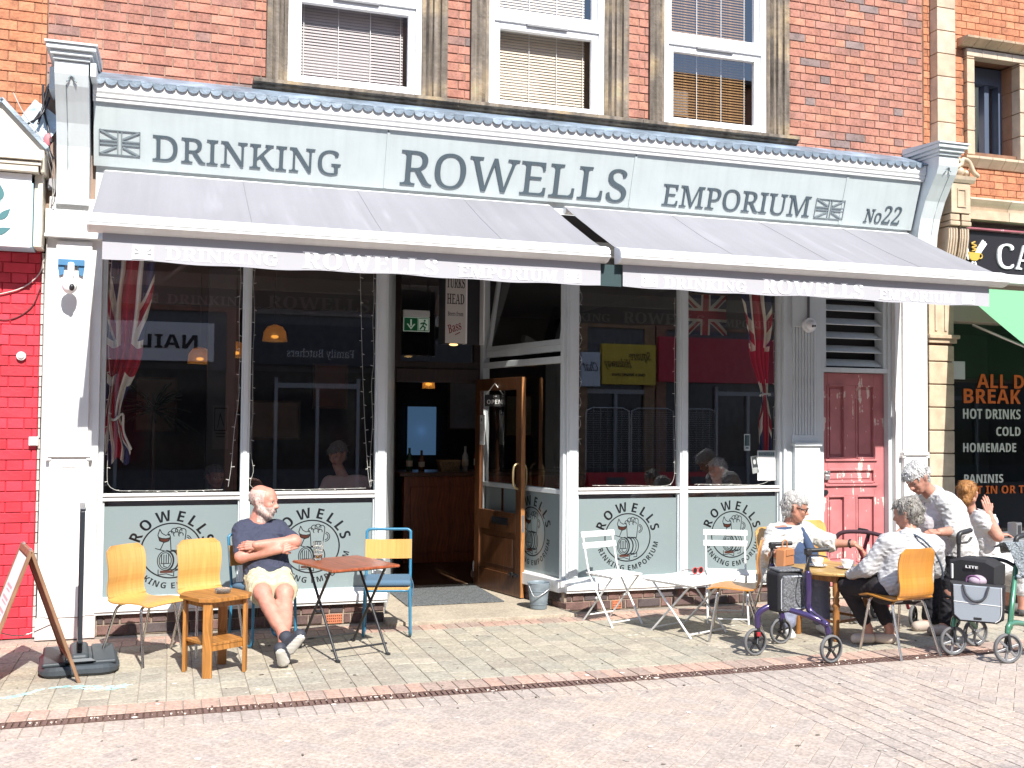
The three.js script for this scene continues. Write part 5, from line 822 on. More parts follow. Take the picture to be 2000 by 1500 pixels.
// ---------------------------------------------------------------- the other side of the street, seen mirrored in the glass
{
  const Z = 17, up = (name, label, x0, x1, H, c, sign, wx) => {
    const g = thing('facing_shop', label, 'building'); const wm = mat(c, { map: T.brick, roughness: 0.9 });
    mesh('wall', M([BB(x0, x1, 4.3, H, Z, Z + 0.4), BB(x0, x0 + 0.3, 0, 4.3, Z, Z + 0.4), BB(x1 - 0.3, x1, 0, 4.3, Z, Z + 0.4), BB(x0, x1, 0, H, Z + 5, Z + 5.3), BB(x0, x0 + 0.1, 0, H, Z + 0.4, Z + 5), BB(x1 - 0.1, x1, 0, H, Z + 0.4, Z + 5)]), wm, g);
    mesh('roof', sweepX([[Z - 0.25, H], [Z - 0.25, H + 0.12], [Z + 3, H + 0.9], [Z + 5.3, H + 0.1], [Z + 5.3, H]], x0, x1), mat([0.12, 0.10, 0.095], { map: T.brick }), g);
    for (let y = 5.3; y < H - 1.6; y += 3) for (let k = 0; k < wx; k++) { const x = x0 + (k + 0.5) * (x1 - x0) / wx; const w = mesh('window', M([BB(x - 0.6, x + 0.6, y, y + 0.08, Z - 0.03, Z), BB(x - 0.6, x + 0.6, y + 1.62, y + 1.7, Z - 0.03, Z), BB(x - 0.6, x - 0.52, y + 0.08, y + 1.62, Z - 0.03, Z), BB(x + 0.52, x + 0.6, y + 0.08, y + 1.62, Z - 0.03, Z), BB(x - 0.52, x + 0.52, y + 0.82, y + 0.88, Z - 0.03, Z)]), mt.white, g); mesh('window_glass', BB(x - 0.52, x + 0.52, y + 0.08, y + 1.62, Z - 0.012, Z - 0.006), mat([0.03, 0.04, 0.05], { roughness: 0.1 }), w); }
    mesh('shop_glass', BB(x0 + 0.3, x1 - 0.3, 0.5, 2.9, Z + 0.12, Z + 0.14), mat([0.02, 0.022, 0.025], { roughness: 0.08 }), g);
    mesh('shop_base', BB(x0 + 0.3, x1 - 0.3, 0, 0.5, Z + 0.05, Z + 0.2), mat([0.08, 0.08, 0.085]), g); mesh('shop_head', BB(x0 + 0.3, x1 - 0.3, 2.9, 4.3, Z + 0.05, Z + 0.3), mat([0.12, 0.12, 0.125]), g);
    const b = (sign || []).map(([a, e, y0, y1, col]) => mesh('sign_board', BB(a, e, y0, y1, Z - 0.12, Z + 0.04, 0.01), mat(col, { roughness: 0.6 }), g));
    const dx = (x0 + x1) / 2; mesh('door', M([BB(dx - 1.05, dx - 0.97, 0, 2.75, Z + 0.02, Z + 0.1), BB(dx + 0.97, dx + 1.05, 0, 2.75, Z + 0.02, Z + 0.1), BB(dx - 0.04, dx + 0.04, 0, 2.5, Z + 0.02, Z + 0.1), BB(dx - 0.97, dx + 0.97, 2.5, 2.62, Z + 0.02, Z + 0.1)]), mat([0.35, 0.36, 0.37]), g);
    return g;
  };
  const text = (g, s, f, xs, xe, y, cap, col, skew = 0) => { const q = new THREE.Group(); q.name = 'sign_lettering'; q.position.set(xs, 0, Z - 0.125); q.rotation.y = PI; g.add(q); letters(q, s, f, { x0: 0, x1: xs - xe, y, cap, z: 0, depth: 0.01, m: mat(col), one: true, name: 'word', skew }); };
  const a = up('a', 'facing brick shop with a white nail sign', -6, 1.55, 11.6, [0.40, 0.20, 0.14], [[-3.5, 0.95, 3.08, 4.0, [0.75, 0.75, 0.77]]], 3); text(a, 'NAIL', fontS, 0.62, -0.72, 3.38, 0.34, [0.03, 0.03, 0.03]);
  const b = up('b', 'facing shop with a dark butchers sign', 1.6, 5.3, 12.0, [0.30, 0.26, 0.24], [[1.75, 5.15, 3.05, 4.05, [0.045, 0.05, 0.06]]], 2); text(b, 'Family Butchers', font, 4.32, 2.66, 3.26, 0.2, [0.7, 0.7, 0.7]);
  up('c', 'facing plain brown brick shop between the butcher and the yellow sign', 5.35, 10.3, 11.9, [0.36, 0.22, 0.15], [[5.6, 10.1, 3.1, 3.9, [0.06, 0.06, 0.065]]], 3);
  const d = up('d', 'facing shop with white and yellow signs', 10.35, 12.65, 12.2, [0.42, 0.26, 0.15], [[10.42, 10.97, 2.68, 3.6, [0.60, 0.66, 0.74]], [11.03, 12.62, 2.75, 3.85, [0.66, 0.48, 0.05]]], 1); text(d, 'Square', font, 12.5, 11.85, 3.42, 0.24, [0.05, 0.04, 0.02], 0.3); text(d, 'Hideaway', font, 11.9, 11.1, 3.22, 0.22, [0.05, 0.04, 0.02], 0.3); text(d, 'CAFE & DESSERT SPACE', fontS, 12.3, 11.3, 2.98, 0.08, [0.06, 0.05, 0.03]); text(d, 'Chat', font, 10.93, 10.5, 3.1, 0.24, [0.05, 0.07, 0.1], 0.3);
  const e = up('e', 'facing shop with a long red sign', 12.7, 18.5, 11.4, [0.38, 0.2, 0.13], [[12.72, 16.6, 2.85, 4.1, [0.55, 0.03, 0.06]], [16.7, 18.3, 2.9, 3.9, [0.62, 0.33, 0.03]]], 2);
  up('f', 'furthest right facing brick building', 18.6, 27, 11.8, [0.36, 0.19, 0.13], [[19, 26, 3.1, 3.9, [0.1, 0.2, 0.25]]], 4); up('g', 'furthest left facing brick building', -14, -6.05, 10.8, [0.38, 0.2, 0.14], [[-13, -7, 3.1, 3.9, [0.2, 0.12, 0.1]]], 4);
  const fence = (x, label) => { const f = thing('fence_panel', label, 'fence', [x, 0, 16.2], 0, 'mesh fence panels across the street'); mesh('frame', pipe([[-0.62, 0.12, 0], [-0.62, 2.1, 0], [0.62, 2.1, 0], [0.62, 0.12, 0]], 0.022, { fillet: 0.14 }), mt.steel, f); for (let k = 0; k < 26; k++) mesh('wire', cyl([-0.6, 0.55 + k * 0.058, 0], [0.6, 0.55 + k * 0.058, 0], 0.006, 0.006, 4), mt.steel, f); for (let k = 0; k < 5; k++) mesh('bar', cyl([-0.4 + k * 0.2, 0.12, 0], [-0.4 + k * 0.2, 2.09, 0], 0.006, 0.006, 4), mt.steel, f); };
  fence(10.9, 'mesh fence panel under the white sign across the street'); fence(12.2, 'mesh fence panel under the yellow sign across the street'); fence(13.5, 'mesh fence panel under the red sign across the street');
  const rb = thing('road_barrier', 'red plastic road barrier in front of the mesh fence across the street', 'barrier', [12.2, 0, 15.9]); mesh('body', sweepX([[-0.16, 0], [0.16, 0], [0.05, 0.42], [-0.05, 0.42]], -2.0, 2.0), mat([0.5, 0.02, 0.025], { roughness: 0.5 }), rb); for (let k = 0; k < 3; k++) mesh('slot', BB(-1.5 + k * 1.2, -1.0 + k * 1.2, 0.12, 0.3, -0.16, -0.1), mt.rubber, rb);
}
// ---------------------------------------------------------------- fittings on the shopfront
{
  const l = thing('wall_lamp', 'white security lamp with a blue bracket on the left pilaster', 'lamp', [-0.757, 2.72, 0.095]);
  mesh('bracket', M([B(0.19, 0.05, 0.03, 0, 0.19, 0.02, 0.004), ext([[-0.095, 0.17], [-0.05, 0.17], [-0.055, 0.10], [-0.085, 0.085]], 0.02), ext([[0.095, 0.17], [0.085, 0.085], [0.055, 0.10], [0.05, 0.17]], 0.02)]), mat([0.06, 0.18, 0.33], { roughness: 0.4 }), l);
  mesh('arm', M([B(0.05, 0.12, 0.06, 0, 0.13, 0.04, 0.02), pipe([[0, 0.08, 0.05], [0, 0.05, 0.1], [0, 0.02, 0.12]], 0.02, { smooth: true })]), mt.upvc, l);
  mesh('lamp_head', lathe([[0, -0.07], [0.03, -0.065], [0.05, -0.04], [0.058, -0.01], [0.056, 0.02], [0.03, 0.05], [0, 0.055]], 18).translate(0, 0.005, 0.13), mt.upvc, l);
  mesh('lens', N(new THREE.SphereGeometry(0.02, 10, 8)).scale(1, 1.4, 1).translate(0.02, -0.02, 0.18), mt.blackM, l);
  const c = thing('dome_camera', 'small white dome camera on the fluted pilaster', 'camera', [5.945, 2.68, 0.052]);
  mesh('base', cyl([0, 0, 0], [0, 0, 0.035], 0.075, 0.07, 20), mt.upvc, c); mesh('dome', N(new THREE.SphereGeometry(0.052, 16, 10)).scale(1, 1, 0.8).translate(0.005, -0.005, 0.035), mt.upvc, c); mesh('lens', M([N(new THREE.SphereGeometry(0.012, 8, 6)).translate(0.0, -0.015, 0.075), N(new THREE.SphereGeometry(0.012, 8, 6)).translate(0.026, -0.012, 0.07)]), mt.black, c); mesh('conduit', BB(-0.012, 0.008, 0.07, 0.6, -0.002, 0.016, 0.004), mat([0.1, 0.1, 0.11]), c);
}
// ---------------------------------------------------------------- furniture
const K = 0.92;
// bent plywood shell: profile points (z, y, half width), thickness t
function shell(pr, t = 0.01, n = 30, m = 10, round = 0.05) {
  const c = new THREE.CatmullRomCurve3(pr.map(([z, y, w]) => V(w, y, z)), false, 'centripetal'), rows = [];
  for (let i = 0; i <= n; i++) {
    const p = c.getPoint(i / n), q = c.getTangent(i / n), nv = V(0, q.z, -q.y).normalize(), s = Math.min(i / n, 1 - i / n) * c.getLength();
    const w = p.x - (s < round ? round - Math.sqrt(Math.max(0, round * round - (round - s) * (round - s))) : 0);
    rows.push({ p, nv, w });
  }
  const pos = [], at = (i, j, k) => { const r = rows[i], u = (j / m) * 2 - 1; return [r.w * u, r.p.y + r.nv.y * k * t / 2 + 0.012 * (u * u) * (r.nv.z > 0.6 ? 0 : 0), r.p.z + r.nv.z * k * t / 2 + (Math.abs(r.nv.z) > 0.7 ? 0.018 * u * u : 0)]; };
  const quad = (a, b, e, f) => pos.push(...a, ...b, ...e, ...a, ...e, ...f);
  for (let i = 0; i < n; i++) {
    for (let j = 0; j < m; j++) { quad(at(i, j, 1), at(i, j + 1, 1), at(i + 1, j + 1, 1), at(i + 1, j, 1)); quad(at(i, j, -1), at(i + 1, j, -1), at(i + 1, j + 1, -1), at(i, j + 1, -1)); }
    quad(at(i, 0, 1), at(i + 1, 0, 1), at(i + 1, 0, -1), at(i, 0, -1)); quad(at(i, m, 1), at(i, m, -1), at(i + 1, m, -1), at(i + 1, m, 1));
  }
  for (let j = 0; j < m; j++) { quad(at(0, j, 1), at(0, j, -1), at(0, j + 1, -1), at(0, j + 1, 1)); quad(at(n, j, 1), at(n, j + 1, 1), at(n, j + 1, -1), at(n, j, -1)); }
  const g = new THREE.BufferGeometry(); g.setAttribute('position', new THREE.Float32BufferAttribute(pos, 3)); g.computeVertexNormals(); return N(g);
}
const plyShell = shell([[0.205, 0.425, 0.195], [0.19, 0.44, 0.197], [0.1, 0.45, 0.2], [-0.05, 0.437, 0.195], [-0.15, 0.44, 0.188], [-0.2, 0.475, 0.18], [-0.212, 0.54, 0.176], [-0.20, 0.62, 0.178], [-0.205, 0.72, 0.185], [-0.235, 0.84, 0.183]]);
function plyChair(label, pos, turn, m = mt.ply) {
  const g = thing('plywood_chair', label, 'chair', pos, turn, 'bent plywood cafe chairs'); g.scale.setScalar(0.95);
  mesh('seat_shell', plyShell, m, g);
  for (const [a, b] of [[-1, 1], [1, 1], [-1, -1], [1, -1]]) mesh('leg', pipe(b > 0 ? [[a * 0.06, 0.425, 0.13], [a * 0.165, 0.425, 0.13], [a * 0.2, 0.0, 0.2]] : [[a * 0.06, 0.42, -0.1], [a * 0.165, 0.42, -0.1], [a * 0.205, 0.0, -0.235]], 0.0105, { fillet: 0.05, rad: 8, seg: 20 }), mt.chrome, g);
  mesh('under_frame', M([cyl([-0.07, 0.425, 0.13], [-0.07, 0.42, -0.1], 0.009), cyl([0.07, 0.425, 0.13], [0.07, 0.42, -0.1], 0.009)]), mt.chrome, g);
  return g;
}
plyChair('pale plywood chair at the far left, nearest the plastic based sign', [-0.15, 0, 0.97], 0.80);
plyChair('pale plywood chair just behind the small oak side table', [0.30, 0, 0.78], 0.42);
plyChair('yellow plywood chair with empty back in front of the pink door', [5.78, 0, 0.55], 0.12, mt.ply);
plyChair('empty plywood chair beside the white folding table', [4.28, 0, 1.50], -2.14, mt.plyD);
plyChair('plywood chair under the woman in sunglasses', [5.07, 0, 1.0], 0.15, mt.ply);
plyChair('orange plywood chair with its back to the street, holding the woman in white cardigan', [5.22, 0, 2.26], PI + 0.13, mt.plyD);

function schoolChair(label, pos, turn) {
  const g = thing('blue_tube_chair', label, 'chair', pos, turn, 'blue tube chairs with wooden backs'); g.scale.setScalar(K);
  for (const s of [-1, 1]) mesh('side_frame', pipe([[s * 0.19, 0.42, 0.19], [s * 0.2, 0.012, 0.2], [s * 0.2, 0.012, -0.2], [s * 0.195, 0.42, -0.17], [s * 0.195, 0.86, -0.25]], 0.0125, { fillet: 0.06, seg: 40 }), mt.blueF, g);
  mesh('top_rail', pipe([[-0.195, 0.80, -0.24], [-0.195, 0.88, -0.254], [0.195, 0.88, -0.254], [0.195, 0.80, -0.24]], 0.0125, { fillet: 0.06, seg: 30 }), mt.blueF, g);
  mesh('seat_rail', pipe([[-0.19, 0.40, -0.17], [-0.19, 0.40, 0.19], [0.19, 0.40, 0.19], [0.19, 0.40, -0.17]], 0.0115, { fillet: 0.03 }), mt.blueF, g);
  { const b = new THREE.BoxGeometry(0.41, 0.17, 0.012, 12, 1, 1), p = b.attributes.position; for (let i = 0; i < p.count; i++) { const u = p.getX(i) / 0.2; p.setZ(i, p.getZ(i) - 0.03 * (1 - u * u)); } b.computeVertexNormals(); mesh('backrest', N(b).rotateX(-0.17).translate(0, 0.71, -0.205), mt.ply, g); }
  mesh('seat', B(0.39, 0.035, 0.38, 0, 0.42, 0.01, 0.012), mt.ply, g);
  mesh('cushion', B(0.40, 0.055, 0.40, 0, 0.465, 0.02, 0.026), mt.cushion, g); mesh('cushion_tie', pipe([[0.2, 0.46, -0.16], [0.22, 0.4, -0.17], [0.215, 0.3, -0.16]], 0.005, { smooth: true }), mt.cushion, g);
  return g;
}
schoolChair('empty blue tube chair with blue cushion beside the doorway', [1.68, 0, 0.55], -0.22);
schoolChair('blue tube chair that the seated man leans back in', [0.70, 0, 0.60], 0.42);

{ // red-brown folding table with crossed legs
  const g = thing('folding_table', 'square red wooden table on crossed black legs with a pint glass', 'table', [1.25, 0, 1.10], 0.33); g.scale.setScalar(K);
  mesh('tabletop', B(0.60, 0.022, 0.70, 0, 0.70, 0, 0.008), mt.redwood, g);
  for (const s of [-1, 1]) { mesh('leg', M([pipe([[s * 0.22, 0.69, -0.22], [s * 0.22, 0.012, 0.30]], 0.011, {}), B(0.03, 0.02, 0.04, s * 0.22, 0.01, 0.31, 0.005)]), mt.black, g); mesh('leg', M([pipe([[s * 0.245, 0.69, 0.22], [s * 0.245, 0.012, -0.30]], 0.011, {}), B(0.03, 0.02, 0.04, s * 0.245, 0.01, -0.31, 0.005)]), mt.black, g); mesh('pivot', cyl([s * 0.21, 0.345, 0.012], [s * 0.26, 0.345, 0.012], 0.014), mt.blackM, g); }
  for (const [y, z] of [[0.08, 0.245], [0.08, -0.25], [0.67, -0.2], [0.67, 0.2]]) mesh('cross_bar', cyl([-0.245, y, z], [0.245, y, z], 0.008), mt.black, g);
  const p = thing('pint_glass', 'empty pint glass with beer dregs on the red table', 'glass', [1.07, 0.656, 0.93]); p.scale.setScalar(K);
  mesh('glass', lathe([[0.0, 0.0], [0.031, 0.0], [0.033, 0.01], [0.036, 0.05], [0.041, 0.10], [0.043, 0.15], [0.0405, 0.15], [0.0385, 0.10], [0.0335, 0.05], [0.03, 0.016], [0.0, 0.014]], 24), mt.clear, p); mesh('dregs', cyl([0, 0.0165, 0], [0, 0.03, 0], 0.0295, 0.031, 20), mat([0.75, 0.42, 0.1], { transmission: 0.8, roughness: 0.1, thickness: 0.02 }), p); mesh('foam_rings', M([0.05, 0.08, 0.11].map((y) => N(new THREE.TorusGeometry(0.0335 + y * 0.05, 0.0012, 4, 20)).rotateX(PI / 2).translate(0, y, 0))), mat([0.8, 0.78, 0.7]), p);
}
{ // oak side table
  const g = thing('side_table', 'small oak side table with clipped corners and a lower shelf', 'table', [0.315, 0, 1.46], 0.5);
  const oct = (h, c) => [[-h + c, -h], [h - c, -h], [h, -h + c], [h, h - c], [h - c, h], [-h + c, h], [-h, h - c], [-h, -h + c]];
  mesh('tabletop', ext(oct(0.20, 0.075), 0.022, 0.003).rotateX(-PI / 2).translate(0, 0.50, 0), mt.oak, g); mesh('apron', M([B(0.26, 0.04, 0.014, 0, 0.475, 0.135), B(0.26, 0.04, 0.014, 0, 0.475, -0.135), B(0.014, 0.04, 0.256, 0.135, 0.475, 0), B(0.014, 0.04, 0.256, -0.135, 0.475, 0)]), mt.oak, g);
  mesh('shelf', B(0.29, 0.018, 0.29, 0, 0.215, 0, 0.003), mt.oak, g); mesh('shelf_apron', M([B(0.26, 0.035, 0.012, 0, 0.188, 0.135), B(0.26, 0.035, 0.012, 0, 0.188, -0.135)]), mt.oak, g);
  for (const [a, b] of [[-1, -1], [1, -1], [1, 1], [-1, 1]]) { const o = mesh('leg', B(0.062, 0.50, 0.022, 0, 0.25, 0, 0.003), mt.oak, g); o.position.set(a * 0.142, 0, b * 0.142); o.rotation.y = Math.atan2(a, b); }
  const t = thing('ashtray', 'round clear glass ashtray on the oak side table', 'ashtray', [0.36, 0.527, 1.47]); mesh('dish', lathe([[0, 0], [0.05, 0], [0.056, 0.03], [0.048, 0.03], [0.04, 0.01], [0, 0.008]], 24), mat([0.9, 0.95, 0.95], { transmission: 0.9, thickness: 0.01, roughness: 0.05 }), t); mesh('ash', cyl([0, 0.0085, 0], [0, 0.012, 0], 0.035), mat([0.25, 0.24, 0.23]), t);
}
{ // pavement sign with moulded base, seen edge-on
  const g = thing('pavement_sign', 'tall pavement sign seen edge on, in a dark grey moulded plastic base', 'sign', [-0.565, 0, 1.06], 0.085); 
  const pts = []; for (let k = 0; k < 48; k++) { const a = k / 48 * 2 * PI, c = Math.cos(a), s = Math.sin(a), r = 0.215 * Math.pow(Math.pow(Math.abs(c), 3.2) + Math.pow(Math.abs(s), 3.2), -1 / 3.2) * (1 + 0.06 * Math.cos(4 * a + PI)); pts.push([r * c * 1.2, r * s * 1.62]); }
  const b = ext(pts, 0.03, 0.022).rotateX(-PI / 2).translate(0, 0.022, 0);
  { const p = b.attributes.position; for (let i = 0; i < p.count; i++) if (p.getY(i) > 0.05) { const x = p.getX(i), z = p.getZ(i); p.setY(i, p.getY(i) + 0.012 * Math.cos(z * 14)); } b.computeVertexNormals(); }
  mesh('base', b, mt.plast, g);
  mesh('base_ridge', M([B(0.12, 0.06, 0.44, 0, 0.095, -0.01, 0.028), B(0.09, 0.03, 0.05, 0, 0.092, 0.26, 0.014), ext([[-0.10, 0.0], [0.10, 0.0], [0.07, 0.02], [-0.07, 0.02]], 0.05).rotateX(-0.5).translate(0, 0.07, 0.25)]), mt.plast, g);
  for (const s of [-1, 1]) mesh('base_lobe', B(0.15, 0.03, 0.56, s * 0.155, 0.078, 0, 0.014), mt.plast, g);
  mesh('spring', M(Array.from({ length: 6 }, (_, k) => N(new THREE.TorusGeometry(0.016, 0.004, 5, 12)).rotateX(PI / 2).translate(0, 0.145 + k * 0.01, 0.14))), mt.blackM, g);
  mesh('post', M([B(0.03, 0.09, 0.03, 0, 0.17, 0.14, 0.004), B(0.03, 0.09, 0.03, 0, 0.17, -0.14, 0.004), B(0.022, 0.10, 0.3, 0, 0.24, 0, 0.004)]), mt.blackM, g);
  mesh('panel', B(0.012, 0.86, 0.48, 0, 0.65, 0, 0.002), mat([0.045, 0.055, 0.065], { roughness: 0.3 }), g);
  mesh('panel_frame', M([B(0.028, 0.86, 0.02, 0, 0.65, 0.245, 0.004), B(0.028, 0.86, 0.02, 0, 0.65, -0.245, 0.004), B(0.035, 0.02, 0.51, 0, 1.09, 0, 0.004), B(0.035, 0.02, 0.51, 0, 0.215, 0, 0.004)]), mat([0.03, 0.036, 0.045], { metalness: 0.3, roughness: 0.3 }), g);
}
{ // A-board at the left edge
  const g = thing('a_board', 'folding A board with a white poster face leaning by the red wall', 'sign', [-0.875, 0, 1.36], 0.22); const H = 0.86, F = 0.30, al = Math.atan2(F, H), Ls = Math.hypot(F, H);
  const pT = canvasTex(256, 400, (x) => { x.fillStyle = '#e9e7e6'; x.fillRect(0, 0, 256, 400); x.fillStyle = '#b98088'; x.font = 'bold 34px serif'; x.textAlign = 'center'; for (let k = 0; k < 5; k++) { x.globalAlpha = 0.65; x.fillRect(40, 120 + k * 44, 150 + (k * 53) % 40, 10); x.fillRect(60, 138 + k * 44, 110 + (k * 31) % 50, 6); } });
  for (const s of [-1, 1]) {
    const p = new THREE.Group(); p.name = 'leaf_panel'; p.position.set(0, H, 0); p.rotation.z = s * al; g.add(p);
    mesh('frame', M([B(0.022, Ls, 0.035, 0, -Ls / 2, 0.25, 0.004), B(0.022, Ls, 0.035, 0, -Ls / 2, -0.25, 0.004), B(0.022, 0.04, 0.465, 0, -0.02, 0, 0.004), B(0.022, 0.04, 0.465, 0, -Ls + 0.16, 0, 0.004)]), mat([0.33, 0.20, 0.13], { map: T.wood, roughness: 0.5 }), p);
    mesh('board', B(0.008, Ls - 0.2, 0.465, 0, -Ls / 2 + 0.06, 0), mat([0.30, 0.155, 0.085], { map: T.wood }), p);
    if (s < 0) mesh('poster', N(card(0.45, Ls - 0.22)).rotateY(-PI / 2).translate(-0.0065, -Ls / 2 + 0.06, 0), mat([0.85, 0.85, 0.85]), p).geometry = new THREE.PlaneGeometry(0.45, Ls - 0.22).rotateY(-PI / 2).translate(-0.0065, -Ls / 2 + 0.06, 0);
    if (s < 0) p.children[p.children.length - 1].material = mat([0.9, 0.9, 0.9], { map: pT, roughness: 0.5 });
  }
  mesh('hinge', M([-0.2, 0.2].map((z) => cyl([0, H, z - 0.03], [0, H, z + 0.03], 0.012))), mt.steel, g); mesh('chain', pipe([[-0.2, 0.3, -0.25], [0, 0.24, -0.25], [0.2, 0.3, -0.25]], 0.004, { smooth: true, rad: 5 }), mt.steel, g);
}
{ // galvanised bucket
  const g = thing('metal_bucket', 'galvanised metal bucket beside the open wooden door', 'bucket', [3.175, 0.03, -0.03]);
  mesh('body', lathe([[0, 0.004], [0.072, 0.004], [0.074, 0], [0.076, 0.012], [0.098, 0.225], [0.103, 0.23], [0.1, 0.235], [0.095, 0.225], [0.073, 0.02], [0, 0.02]], 28), mt.galv, g);
  mesh('ridge', M([0.045, 0.16].map((y) => N(new THREE.TorusGeometry(0.0765 + y * 0.1, 0.003, 5, 28)).rotateX(PI / 2).translate(0, y, 0))), mt.galv, g);
  mesh('handle', pipe([[-0.1, 0.21, 0.02], [-0.07, 0.12, 0.095], [0.0, 0.145, 0.11], [0.07, 0.19, 0.09], [0.1, 0.21, 0.0]], 0.004, { smooth: true, rad: 6 }), mt.steel, g);
  for (const s of [-1, 1]) mesh('lug', B(0.008, 0.03, 0.03, s * 0.1, 0.21, 0.01, 0.003), mt.galv, g);
}
{ const g = tag(mesh('doormat', BB(2.06, 2.985, 0.0285, 0.038, -1.40, -0.44, 0.004), mt.matGrey), 'large grey doormat in the doorway recess', 'mat'); }
// white folding bistro set
function bistroChair(label, pos, turn) {
  const g = thing('folding_chair', label, 'chair', pos, turn, 'white folding bistro chairs'); g.scale.setScalar(K); const wm = mt.white;
  for (const s of [-1, 1]) {
    mesh('long_leg', pipe([[s * 0.185, 0.82, -0.22], [s * 0.185, 0.46, -0.13], [s * 0.185, 0.0, 0.2]], 0.0095, { fillet: 0.08, rad: 6, seg: 20 }), wm, g); mesh('short_leg', pipe([[s * 0.165, 0.45, 0.18], [s * 0.165, 0.0, -0.22]], 0.0095, { rad: 6 }), wm, g);
    mesh('pivot', cyl([s * 0.15, 0.24, -0.01], [s * 0.2, 0.24, -0.01], 0.012), wm, g);
  }
  for (const [y, z] of [[0.80, -0.215], [0.70, -0.19]]) mesh('back_slat', N(B(0.42, 0.055, 0.014, 0, 0, 0, 0.005)).rotateX(-0.22).translate(0, y, z + 0.006), wm, g);
  for (let k = 0; k < 6; k++) mesh('seat_slat', B(0.39, 0.014, 0.05, 0, 0.455, -0.13 + k * 0.06, 0.004), wm, g);
  mesh('seat_rail', M([-1, 1].map((s) => B(0.02, 0.018, 0.36, s * 0.165, 0.44, 0.02, 0.003))), wm, g);
  mesh('floor_bar', cyl([-0.185, 0.04, 0.17], [0.185, 0.04, 0.17], 0.007), wm, g); mesh('rear_bar', cyl([-0.165, 0.06, -0.167], [0.165, 0.06, -0.167], 0.007), wm, g);
}
bistroChair('white folding slatted chair nearest the doorway', [3.62, 0, 0.60], 0.33); bistroChair('white folding slatted chair beside the woman in sunglasses', [4.62, 0, 0.78], -0.45);
{
  const g = thing('low_folding_table', 'low white slatted folding table between the two white chairs', 'table', [4.06, 0, 1.13], 0.38); g.scale.setScalar(K);
  for (let k = 0; k < 9; k++) mesh('slat', B(0.60, 0.014, 0.06, 0, 0.465, -0.268 + k * 0.067, 0.004), mt.white, g);
  mesh('rail', M([-1, 1].map((s) => B(0.02, 0.02, 0.58, s * 0.24, 0.448, 0, 0.003))), mt.white, g);
  for (const s of [-1, 1]) { mesh('leg', pipe([[s * 0.24, 0.44, -0.2], [s * 0.24, 0.0, 0.24]], 0.01, { rad: 6 }), mt.white, g); mesh('leg', pipe([[s * 0.215, 0.44, 0.2], [s * 0.215, 0.0, -0.24]], 0.01, { rad: 6 }), mt.white, g); }
  mesh('floor_bar', M([cyl([-0.24, 0.03, 0.21], [0.24, 0.03, 0.21], 0.008), cyl([-0.215, 0.03, -0.21], [0.215, 0.03, -0.21], 0.008)]), mt.white, g);
  const r = thing('sunglasses', 'red rimmed sunglasses left on the white low table', 'glasses', [4.22, 0.447, 1.0], 0.3); for (const s of [-1, 1]) { mesh('rim', N(new THREE.TorusGeometry(0.026, 0.004, 6, 16)).translate(s * 0.034, 0.026, 0), mat([0.45, 0.03, 0.03]), r); mesh('lens', N(new THREE.CircleGeometry(0.025, 16)).translate(s * 0.034, 0.026, 0), mat([0.03, 0.02, 0.02], { roughness: 0.1 }), r); mesh('temple', pipe([[s * 0.06, 0.03, 0], [s * 0.065, 0.03, -0.08], [s * 0.062, 0.008, -0.13]], 0.003, { rad: 5 }), mat([0.1, 0.02, 0.02]), r); }
}
